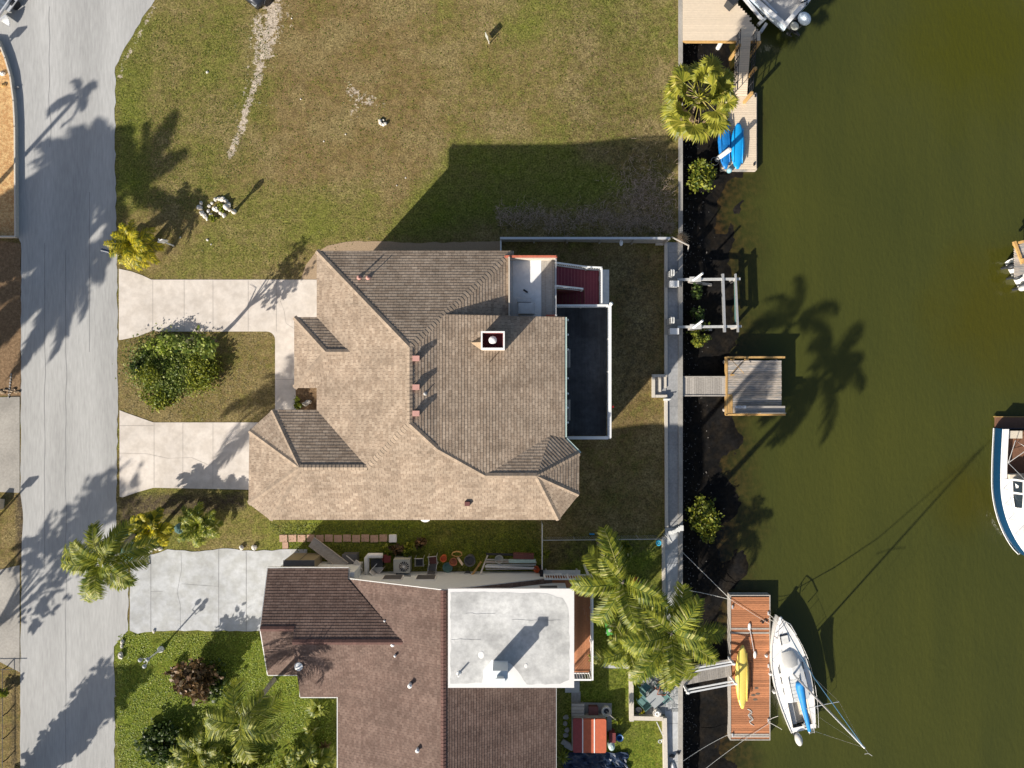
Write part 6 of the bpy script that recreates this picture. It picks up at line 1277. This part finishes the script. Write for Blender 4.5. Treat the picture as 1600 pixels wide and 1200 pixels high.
for x,y in ((A_.x,B_.y),(A_.x+2,B_.y),(A_.x+4,B_.y),(A_.x+6,B_.y),(B_.x,B_.y),(A_.x,C_.y),(A_.x,A_.y+.95)): mb = MB(); mb.tube([(x,y,-.9),(x,y,tp+.04-.05*max(0,x-A_.x))],.03,6); mb.build('post', MT['steel'], cf)
mb = MB()
k = int((B_.x-A_.x)/.14)
for i in range(k):
    x = A_.x+i*.14; zt_ = tp-.35*(i/k); mb.tube([(x,B_.y,-.55),(x+.55 if i < k-4 else x,B_.y,zt_)],.004,3,False); mb.tube([(x+.55 if i < k-4 else x,B_.y,-.55),(x,B_.y,zt_)],.004,3,False)
mb.build('wire_mesh', MT['steel'], cf)
mb = MB(); q = PG(925,836,.7); mb.box((q.x,q.y+.06,.55),(.3,.04,.25)); solo(mb, 'blue_cloth', MT['blue'], 'small blue rag hung on wire fence', 'rag')
mb = MB(); q = PG(1026,845,.0)
for k in range(14): mb.tube([(q.x+.14*math.cos(k*.449),q.y+.14*math.sin(k*.449),q.z+.6),(q.x+.14*math.cos(k*.449+.449),q.y+.14*math.sin(k*.449+.449),q.z+.6)],.05,6)
mb.box((q.x,q.y,q.z+.2),(.07,.07,.9)); solo(mb, 'hose_reel', M('cyan_hose',(.05,.40,.62),.4), 'coiled cyan hose on a short post by wire fence', 'hose')
mb = MB()
for k in range(5): q = PG(1048+4*k,832-2*k,.1); mb.box((q.x,q.y,-.3+.03*k),(.34,.2,.06),.4*k)
solo(mb, 'gate_hardware', MT['whitew'], 'jumbled white gate pieces at walk end of wire fence', 'gate pieces')
# ================================================================== side lane junk
for i in range(13):
    q0 = P(443+i*14.2,841,.0); mb = MB(); mb.box((q0.x,q0.y+.02*math.sin(i*3),.02),(.48,.44,.05),.03*math.sin(i*2)); solo(mb, 'paving_slab', MT['paver'], 'pink paving slab in the row along the green side lane', 'paving slab', 'slabs of the side lane row')
q0 = P(446,852); mb = MB(); mb.box((q0.x,q0.y,.02),(.36,.4,.05),.03); solo(mb, 'paving_slab', MT['paver'], 'single pink slab set below west end of the slab row', 'paving slab')
q = P(614,841,.1); mb = MB(); mb.box((q.x,q.y,.1),(.46,.46,.20)); solo(mb, 'meter_box', MT['white'], 'white square box at east end of the pink slab row', 'box')
sbx = thing('storage_shed', P(470,876,0), 'tan storage shed with dark flat top against maroon garage wall', 'shed'); q0 = P(443,882,0); q1 = P(499,868,0)
mb = MB(); x0_, x1_ = -13.65, -11.85; mb.box2((x0_,-11.08,0),(x1_,-10.56,1.85)); mb.build('body', MT['beige'], sbx); mb = MB(); mb.box2((x0_-.03,-11.09,1.852),(x1_+.03,-10.54,1.92)); mb.build('lid', MT['bin'], sbx); mb = MB()
mb.box2((-12.77,-10.559,.05),(-12.73,-10.55,1.8)); mb.build('door_gap', MT['dark'], sbx)
mb = MB(); a_, b_ = P(487,846,.25), P(540,886,.75); d = b_-a_; mb.box((a_+b_)/2,(d.length,.66,.05),math.atan2(d.y,d.x),0,-math.asin(d.z/d.length)); 
for s in (-.31,.31): mb.box((a_+b_)/2+Vector((-d.y,d.x,0)).normalized()*s+Vector((0,0,.06)),(d.length,.04,.06),math.atan2(d.y,d.x),0,-math.asin(d.z/d.length))
solo(mb, 'leaning_panel', MT['greywood'], 'long grey wooden panel leaning across the pink slabs', 'panel')
mb = MB(); q = P(550,870,.0); mb.box((q.x,q.y,.3),(.9,.6,.6)); mb.box((q.x,q.y,.62),(.94,.64,.05)); solo(mb, 'lidded_crate', MT['bin'], 'dark grey lidded crate between panel and white pipe', 'crate')
mb = MB(); pts = [P(541,868,.9),P(556,880,.8),P(566,890,.9)]; mb.tube(pts,.03,6); mb.box(P(558,880,.85),(.36,.28,.12),-.6); solo(mb, 'pressure_gun', MT['gelg'], 'white wand with pink handle lying by dark crate', 'wand')
mb = MB(); mb.tube([P(573,896,.6),P(573,872,.75),P(576,868,.8),P(598,868,.8)],.16,10); solo(mb, 'white_pipe', MT['white'], 'fat white bent pipe between dark crate and air conditioner', 'pipe', smooth=True)
mb = MB(); q = P(590,878,.3); mb.box((q.x,q.y,.3),(.75,.5,.6),.1); solo(mb, 'dark_tub', MT['dark'], 'dark tub framed inside the bend of white pipe', 'tub')
mb = MB(); q = P(603,872,.5)
for k in range(6): mb.box((q.x+.06*k-.15,q.y,.3+.1*k),(.4,.4,.03),.3*k,.5)
solo(mb, 'folded_tarp', MT['red'], 'crumpled maroon tarp beside the white pipe', 'tarp')
chj = [0]
def lounge(name, label, qx, qy, mat, rz, seat='acgrey'):
    p = P(qx,qy,0); p.z = gz(p.x); o = thing(name, p, label, 'chair'); z = p.z; Tm = Matrix.Translation(p) @ Matrix.Rotation(rz,4,'Z')
    mb = MB()
    for sx in (-.25,.25): mb.tube([(sx,-.28,0),(sx,-.25,.62),(sx,.22,.64),(sx,.30,0)],.022,6); mb.tube([(sx,.20,.42),(sx,.32,.95)],.022,6)
    mb.tube([(-.25,.32,.95),(.25,.32,.95)],.022,6); mb.tube([(-.25,-.26,.42),(.25,-.26,.42)],.022,6); mb.xf(Tm); mb.build('frame', MT[mat], o)
    mb = MB(); mb.box((0,-.02,.43),(.46,.46,.035)); mb.xf(Tm); mb.build('seat', MT[seat], o); mb = MB(); mb.box((0,.28,.72),(.46,.03,.42),0,-.25); mb.xf(Tm); mb.build('backrest', MT[seat], o); return o
lounge('garden_chair', 'white framed folding chair heap beside maroon tarp', 592, 886, 'white', 2.4, 'gelg')
ac = thing('air_conditioner', P(631,878,0), 'grey square air conditioner unit with round fan grille', 'air conditioner'); q = P(631,879,0)
mb = MB(); mb.box((q.x,q.y,.45),(1.0,.84,.9)); mb.build('cabinet', MT['acgrey'], ac); c_ = (q.x+.14,q.y-.02,.905)
mb = MB(); mb.lathe(c_,[(.31,0),(.31,.004)],20); mb.build('fan_opening', MT['black'], ac)
mb = MB()
for k in range(14): a2 = k*.4488; mb.tube([(c_[0]+.06*math.cos(a2),c_[1]+.06*math.sin(a2),c_[2]+.02),(c_[0]+.31*math.cos(a2+.3),c_[1]+.31*math.sin(a2+.3),c_[2]+.02)],.010,4)
mb.lathe((c_[0],c_[1],c_[2]+.01),[(.06,0),(.06,.03)],10); mb.build('fan_grille', MT['alu'], ac)
mb = MB(); mb.tube([(q.x-.4,q.y-.5,.1),(q.x-.3,q.y-.55,1.0),(q.x+.6,q.y-.55,1.1)],.04,6); mb.build('hose_line', MT['dark'], ac)
for qx,qy,c1,lb,n_ in ((622,853,'ti','orange leaved plant beside white square box',90),(609,855,'bushy','pale yellow small plant next to the orange leaved plant',60),(641,856,'bushy','bright yellow green plant north of air conditioner',160),(656,842,'ti','brownish rosette plant in the side lane grass',70)):
    p = P(qx,qy); bush('shrub', lb, p, (.34,.34,.22), n_, .26, c1, 300+qx, 'plant')
lounge('garden_chair', 'round backed wire chair just right of air conditioner', 657, 875, 'steel', 0, 'dark'); lounge('garden_chair', 'brown webbed garden chair in middle of side lane clutter', 678, 872, 'steel', .1, 'ventdk'); lounge('garden_chair', 'grey seated chair stacked below the brown webbed chair', 677, 884, 'steel', 3.0, 'bin')
for qx,qy,mm,r0,h_,lb in ((694,870,'orange',.20,.5,'orange red bucket beside brown webbed chair'),(709,876,'clay',.24,.35,'terracotta planter right of orange bucket'),(700,885,'teal',.30,.25,'blue grey tub below orange bucket'),(731,897,'bin',.27,.45,'black round pot at wall foot by wooden plank'),(735,872,'bin',.34,.7,'dark grey drum with sloping top in side lane'),(780,871,'acgrey',.26,.5,'grey round bucket among poles near lane end'),(838,887,'orange',.18,.45,'orange bucket at east end of lane by dark post')):
    p = P(qx,qy,0); mb = MB(); mb.lathe(p,[(r0*.8,0),(r0,h_),(r0*1.06,h_),(r0*1.06,h_+.03),(r0*.88,h_+.03),(r0*.8,h_*.75)],14); solo(mb, 'bucket' if mm in ('orange','acgrey') else 'plant_pot', MT[mm], lb, 'bucket' if mm in ('orange','acgrey') else 'pot')
mb = MB(); q = P(714,866,.3)
for k in range(26): a2 = k*.62; mb.tube([(q.x+.32*math.cos(a2),q.y+.16*math.sin(a2),.1+.012*k),(q.x+.32*math.cos(a2+.62),q.y+.16*math.sin(a2+.62),.11+.012*k)],.02,4)
solo(mb, 'garden_hose', MT['yelwood'], 'coiled yellow garden hose lying above the terracotta planter', 'hose')
for a2,b2,mm,lb,w_ in (((722,881),(716,872),'tan','short tan board leaning by terracotta planter',.14),((738,898),(750,880),'yelwood','long yellow plank leaning on the pale wall',.12),((752,893),(761,870),'rock','white pole slanting up at west end of pipe pile',.09)):
    p0, p1 = P(*a2,.7), P(*b2,.15); d = p1-p0; mb = MB(); mb.box((p0+p1)/2,(d.length*1.3,w_,.05),math.atan2(d.y,d.x),0,math.asin(-d.z/d.length)); solo(mb, 'plank', MT[mm], lb, 'plank')
rj = random.Random(331)
for k,(ya,mm,lb) in enumerate(((866,'dark','dark top pole of the stacked pole pile by pale wall'),(874,'steel','upper steel pole of the stacked pole pile'),(878,'greywood','grey timber pole in middle of the stacked pole pile'),(882,'alu','bright aluminium pole in the stacked pole pile'),(886,'white','white pipe under aluminium pole in the pole pile'),(889,'stone','lowest grey pole against the pale wall'))):
    p0, p1 = P(757+rj.uniform(-4,4),ya+rj.uniform(-1,1),.4), P(838+rj.uniform(-10,2),ya+rj.uniform(-3,2),.35); mb = MB(); mb.tube([p0,p1],.05 if k%2 else .075,6); solo(mb, 'pole', MT[mm], lb, 'pole', 'poles stacked by the pale wall')
p0, p1 = P(795,876,.6), P(837,877,.6); mb = MB(); mb.box((p0+p1)/2,((p1-p0).length,.2,.16),0); solo(mb, 'pale_board', M('mint_board',(.38,.52,.50),.6), 'mint painted board at east end of pole pile', 'board')
p0, p1 = P(802,867,.5), P(834,870,.5); mb = MB(); mb.box((p0+p1)/2,((p1-p0).length,.34,.3),-.05); solo(mb, 'slatted_box', MT['ventdk'], 'purple brown slatted box above the mint board', 'box')
mb = MB(); q = P(845,889,0); mb.box((q.x,q.y,.6),(.2,.5,1.2)); solo(mb, 'dark_post', MT['black'], 'black upright bin between lane and shaded yard', 'bin')
mb = MB(); q0, q1 = P(848,892,.5), P(907,895,.5); mb.box2((q0.x,q1.y-.12,.3),(q1.x,q0.y,.36)); 
for x in (q0.x+.2,q1.x-.2): mb.box((x,q0.y-.1,.1),(.1,.2,.5))
solo(mb, 'long_bench', MT['whitew'], 'long pale board bench north of the balcony', 'bench')
bush('shrub', 'pale green weed at foot of the lane spur fence', P(850,866,0), (.3,.3,.25), 120, .16, 'bushy', 341, 'plant')
bush('shrub', 'feathery dark green plant in shade under the arching palm', PG(966,862), (.7,.7,.4), 500, .22, 'palm', 343, 'plant')
# ================================================================== neighbour back yard
rw = [(985,1028),(985,1120),(1037,1121),(1039,1215)]
curb_run([(985,1030),(986,1124)], 'retaining_wall', 'sunlit timber capped wall west of the slate patio', .26, .1, -.12, 'curb', -.7)
curb_run([(988,1119),(1034,1119)], 'retaining_wall', 'short capped wall closing south end of the slate patio', .26, .1, -.13, 'curb', -.7)
curb_run([(1037,1118),(1039,1220)], 'retaining_wall', 'long capped wall beside walk at bottom of canal yard', .24, .1, -.14, 'curb', -.7)
curb_run([(985,1027),(1003,1026)], 'retaining_wall', 'sandy wall stub beside the patio steps under the palms', .22, .1, -.14, 'curb', -.7)
mb = MB(); mb.sheet([tuple(PG(*q))[:2] for q in ((990,1030),(1042,1030),(1042,1116),(990,1116))], -.468); struct(mb, 'patio', MT['slate'])
rs = random.Random(351); mb = MB()
for i in range(9):
    for j in range(12):
        q = PG(1005+i*6.5+rs.uniform(-1,1),1040+j*6.2+rs.uniform(-1,1)); mb.box((q.x,q.y,-.452),(rs.uniform(.17,.24),rs.uniform(.17,.24),.02),rs.uniform(-.6,.6)) if rs.random() < .8 and q.x < 10.45 else None
struct(mb, 'patio_slate', MT['slate'])
ps = thing('patio_steps', PG(998,1040), 'pale two tread concrete steps at north end of slate patio', 'steps'); q0, q1 = PG(991,1048), PG(1011,1031)
mb = MB(); mb.box2((q0.x,q0.y,-.7),(q1.x,q1.y,-.36)); mb.build('base', MT['stone'], ps); mb = MB(); mb.box2((q0.x+.40,q0.y+.2,-.359),(q0.x+.52,q1.y,-.31)); mb.box2((q1.x-.12,q0.y,-.358),(q1.x,q1.y-.05,-.30)); mb.build('tread_edge', MT['rock'], ps)
mb = MB(); mb.sheet([tuple(PG(*q))[:2] for q in ((922,1033),(985,1034),(985,1043),(922,1044))], PG(950,1038).z+.03); struct(mb, 'garden_path', MT['concblue'])
tb = thing('patio_table', PG(1021,1088), 'square glass patio table turned cornerwise on the slate patio', 'table'); q = PG(1020,1084)
mb = MB(); mb.box((q.x,q.y,q.z+.72),(.86,.86,.03),R(42)); mb.build('table_top', MT['glasst'], tb)
for k in range(4): a2 = R(42+45)+k*math.pi/2; mb = MB(); mb.tube([(q.x+.5*math.cos(a2),q.y+.5*math.sin(a2),q.z),(q.x+.5*math.cos(a2),q.y+.5*math.sin(a2),q.z+.70)],.025,6); mb.build('leg', MT['dark'], tb)
for qx,qy,rz,lb in ((1008,1075,2.35,'teal patio chair north west of the glass table'),(1038,1090,-.8,'teal patio chair east of the glass table'),(1005,1096,3.9,'dark teal patio chair south west of the glass table'),(1033,1071,.6,'teal patio chair north east of the glass table, nearest the walk')): lounge('patio_chair', lb, qx, qy, 'teal', rz, 'teal')
mb = MB()
p = [PG(*q) for q in ((1028,1064),(1040,1066),(1036,1078),(1023,1077))]
for zz in (.05,.75): 
    for a2,b2 in zip(p,p[1:]+p[:1]): mb.tube([a2+Vector((0,0,zz)),b2+Vector((0,0,zz))],.022,6)
for a2 in p: mb.tube([a2,a2+Vector((0,0,.75))],.022,6)
solo(mb, 'plant_stand', MT['clay'], 'open rust coloured wire plant stand north east of glass table', 'stand')
mb = MB()
p = [PG(*q) for q in ((1021,1042),(1034,1048),(1022,1053),(1013,1047))]
for zz in (.05,.6):
    for a2,b2 in zip(p,p[1:]+p[:1]): mb.tube([a2+Vector((0,0,zz)),b2+Vector((0,0,zz))],.02,6)
for a2 in p: mb.tube([a2,a2+Vector((0,0,.6))],.02,6)
solo(mb, 'towel_rack', MT['stone'], 'open grey wire rack near patio steps', 'rack')
ur = thing('urn', PG(1025,1110), 'ornate white urn at south wall of the slate patio', 'urn'); q = PG(1024,1108); mb = MB(); mb.lathe(q,[(.12,0),(.2,.06),(.08,.16),(.2,.4),(.27,.52),(.25,.55),(.2,.48)],14); mb.build('bowl', MT['rock'], ur, True)
mb = MB(); 
for k in range(9): a2 = k*.7; mb.ball((q.x+.12*math.cos(a2),q.y+.12*math.sin(a2),q.z+.6),.07,n=6)
mb.build('shell_fill', MT['gel'], ur)
mb = MB(); q = PG(996,1106); mb.lathe(q,[(.15,0),(.2,.35),(.21,.35),(.16,.3)],12); solo(mb, 'plant_pot', MT['dark'], 'dark pot in south west corner of slate patio', 'pot')
bush('shrub', 'yellow plant spilling from the dark pot on patio', PG(1000,1107,.1), (.3,.25,.16), 110, .16, 'palmyel', 361, 'plant')
mb = MB(); p0, p1 = PG(1026,1128,.35), PG(1040,1158,.25); mb.tube([p0,p1],.03,6); mb.tube([p1+Vector((-.35,.05,0)),p1+Vector((-.18,.12,.0)),p1,p1+Vector((.02,.25,0))],.035,6)
for k in range(10): mb.tube([p1+Vector((-.35+.1*math.cos(k*.63),-.02+.1*math.sin(k*.63),0)),p1+Vector((-.35+.1*math.cos(k*.63+.63),-.02+.1*math.sin(k*.63+.63),0))],.03,5)
solo(mb, 'anchor', MT['alu'], 'silver folding anchor leaning on the long capped wall', 'anchor')
mb = MB(); secs_ = []
for i in range(13):
    t = i/12; w_ = .38*math.sin(math.pi*min(.96,.02+t*.62))**.6; secs_.append([(-w_,1.3-2.6*t,.06),(0,1.3-2.6*t,.10),(w_,1.3-2.6*t,.06),(0,1.3-2.6*t,.03)])
mb.loft(secs_, True, True); q = PG(1051,1222); mb.xf(Matrix.Translation((q.x,q.y,-.45)) @ Matrix.Rotation(.03,4,'Z')); solo(mb, 'surfboard', MT['gel'], 'white surfboard lying on the walk at bottom edge', 'surfboard', smooth=True)
mb = MB(); q = PG(1052,1180); mb.ball((q.x-.1,q.y,-.38),.14,1.4,.8,.8,8,.2,rs); mb.ball((q.x+.3,q.y+.2,-.38),.12,1,.9,.8,8,.2,rs); solo(mb, 'wet_bag', MT['dark'], 'dark wet bag on walk beside the white surfboard', 'bag')
sp = thing('hot_tub', PG(920,1148), 'hot tub under orange and maroon striped cover by maroon house', 'hot tub'); a_, b_ = PG(895,1174), PG(946,1119)
def rrect(x0,y0,x1,y1,r_,n=5):
    o = []
    for cx,cy,a0 in ((x1-r_,y1-r_,0),(x0+r_,y1-r_,90),(x0+r_,y0+r_,180),(x1-r_,y0+r_,270)): o += [(cx+r_*math.cos(R(a0+90*i/n)),cy+r_*math.sin(R(a0+90*i/n))) for i in range(n+1)]
    return o
k_ = (H-.55)/H; x0,x1,y0,y1 = a_.x*k_,b_.x*k_,a_.y*k_,b_.y*k_; zz = .62
mb = MB(); mb.prism(rrect(x0-.04,y0-.04,x1+.04,y1+.04,.22),-.5,zz-.05); mb.build('tub', MT['greywood'], sp)
wd_ = x1-x0; mb = MB(); mb.prism(rrect(x0,y0,x0+wd_*.28,y1,.10),zz-.045,zz+.05); mb.build('cover_panel', MT['spa2'], sp)
mb = MB(); mb.prism([(x0+wd_*.30,y0+.01),(x0+wd_*.63,y0+.01),(x0+wd_*.63,y1-.01),(x0+wd_*.30,y1-.01)],zz-.045,zz+.09); mb.build('cover_panel', MT['spa'], sp)
mb = MB(); mb.prism(rrect(x0+wd_*.65,y0,x1,y1,.12),zz-.045,zz+.085); mb.build('cover_panel', MT['spa'], sp)
for t in (.29,.64): mb = MB(); mb.box2((x0+wd_*t-.03,y0+.005,zz-.04),(x0+wd_*t+.03,y1-.005,zz+.10)); mb.build('cover_seam', MT['gel'], sp)
mb = MB(); nn = 24; vs = []
for i in range(nn+1):
    for j in range(14):
        q = PG(880+i*100/nn+2*math.sin(j), 1174+j*3.4); vs.append((q.x,q.y,q.z+.14+.22*mnoise.noise(Vector((i*.45,j*.55,2)))+.1*mnoise.noise(Vector((i*1.1,j*1.1,9)))))
mb.add(vs, [(i*14+j,(i+1)*14+j,(i+1)*14+j+1,i*14+j+1) for i in range(nn) for j in range(13)]); solo(mb, 'tarp', MT['navy'], 'crumpled dark navy tarp spread south of the hot tub', 'tarp')
mb = MB(); mb.sheet([tuple(PG(*q))[:2] for q in ((882,1080),(907,1080),(907,1097),(955,1096),(955,1140),(948,1140),(948,1116),(882,1116))], -.04); struct(mb, 'paved_pad', MT['stone'])
for qx,qy,w_,d_,lb,mm in ((894,1072,.6,.7,'pale concrete step by east wall of maroon house','concblue'),(902,1050,.5,.8,'upper pale concrete step near balcony corner','concgrey')):
    q = PG(qx,qy); mb = MB(); mb.box((q.x,q.y,q.z+.06),(w_*1.5,d_,.14)); solo(mb, 'concrete_step', MT[mm], lb, 'step')
bn = thing('wooden_bench', PG(902,1105), 'weathered slatted bench north of the hot tub', 'bench'); q = PG(902,1104); mb = MB()
for k in range(4): mb.box((q.x,q.y-.3+k*.2,q.z+.45),(.78,.17,.04))
mb.build('seat', MT['greywood'], bn)
for sx in (-.33,.33):
    for sy in (-.28,.28): mb = MB(); mb.box((q.x+sx,q.y+sy,q.z+.22),(.06,.06,.44)); mb.build('leg', MT['greywood'], bn)
q = PG(926,1106); mb = MB(); mb.box((q.x,q.y,q.z+.2),(.55,.5,.4)); mb.box((q.x,q.y,q.z+.42),(.6,.54,.04)); solo(mb, 'planter_box', MT['ventdk'], 'purple brown box between bench and white rimmed pot', 'box')
pt = thing('plant_pot', PG(947,1107), 'white rimmed round pot with bare stem beside bench', 'pot'); q = PG(946,1106); mb = MB(); mb.lathe(q,[(.24,0),(.29,.5),(.31,.5),(.31,.54),(.26,.54),(.24,.45)],18); mb.build('pot', MT['rock'], pt)
mb = MB(); mb.lathe(q,[(.24,.44),(.1,.46)],14); mb.build('soil', MT['dark'], pt); mb = MB(); mb.tube([q+Vector((0,0,.45)),q+Vector((.2,-.1,.8)),q+Vector((.5,-.3,.95)),q+Vector((.75,-.4,.85))],.025,5); mb.build('stem', MT['greywood'], pt)
mb = MB(); clump_leaves(mb, q+Vector((.62,-.33,.9)), (.28,.22,.12), 60, .2, rs); mb.build('foliage', MT['bushy'], pt)
q = PG(956,1145); mb = MB(); mb.box((q.x-.05,q.y,q.z+.3),(.36,.55,.6)); mb.box((q.x-.05,q.y,q.z+.62),(.4,.6,.04)); solo(mb, 'tub_step', MT['red'], 'maroon step box against east side of hot tub', 'step')
q = PG(967,1149); mb = MB(); mb.lathe(q,[(.16,0),(.22,.35),(.23,.37),(.17,.33),(.15,.1)],14); solo(mb, 'bucket', M('blue_bucket',(.03,.10,.25),.4), 'blue bucket on grass right of the hot tub', 'bucket')
q = PG(954,1160); mb = MB(); mb.lathe(q,[(.14,0),(.22,.2),(.2,.5),(.08,.58)],12,1,1.4); solo(mb, 'water_jug', M('pale_jug',(.34,.44,.43),.4), 'pale translucent jug at south east corner of hot tub', 'jug')
for qx,qy,lb in ((884,1160,'grey stone slab between hot tub and wall'),(889,1165,'tan board propped at hot tub corner')): q = PG(qx,qy); mb = MB(); mb.box((q.x,q.y,q.z+.1),(.55,.3,.12),-.5); solo(mb, 'garden_slab', MT['stone'], lb, 'slab')
rosette('rosette_plant', 'arching green strap leaved plant in corner below hot tub', PG(879,1182,.1), 22, .7, .06, 'palm', 371)
for i in range(10):
    pass
for k,(qx,qy) in enumerate(((884,1120),(883,1130),(886,1140),(884,1148))): q = PG(qx,qy); mb = MB(); mb.ball((q.x,q.y,q.z+.06),.17,1,.9,.5,9,.2,rs); solo(mb, 'rock', MT['stone'], 'grey stone in the edging row between hot tub and house wall', 'rock', 'grey edging stones')
# things under the palms
rosette('red_flower', 'vivid red flowering plant at foot of the leaning palm trunk', PG(992,909,.55), 26, .34, .10, 'redfl', 381, 'flower', None, -.2, 1.3, .3)
ky = thing('lawn_chair', PG(952,978), 'bright green and white lounge chair half hidden under palm fronds', 'chair'); q = PG(952,977)
mb = MB(); mb.box((q.x,q.y,q.z+.3),(.55,1.0,.05),.2); mb.box((q.x-.1,q.y+.6,q.z+.5),(.55,.5,.05),.2,.6); mb.build('seat', MT['green'], ky); mb = MB(); mb.box((q.x+.1,q.y-.2,q.z+.335),(.4,.18,.01),.2); mb.box((q.x+.08,q.y+.12,q.z+.335),(.3,.22,.01),.2); mb.build('stripe', MT['gel'], ky)
for sx in (-.22,.22):
    for sy in (-.4,.4): mb = MB(); mb.tube([(q.x+sx,q.y+sy,q.z),(q.x+sx,q.y+sy,q.z+.28)],.02,6); mb.build('leg', MT['white'], ky)
mb = MB(); q = PG(930,1022); mb.lathe(q,[(.1,0),(.12,.4),(.05,.45)],8); solo(mb, 'stone_post', MT['rock'], 'small white stone post beside the balcony corner path', 'post')
mb = MB(); q = PG(1041,1090,.0)
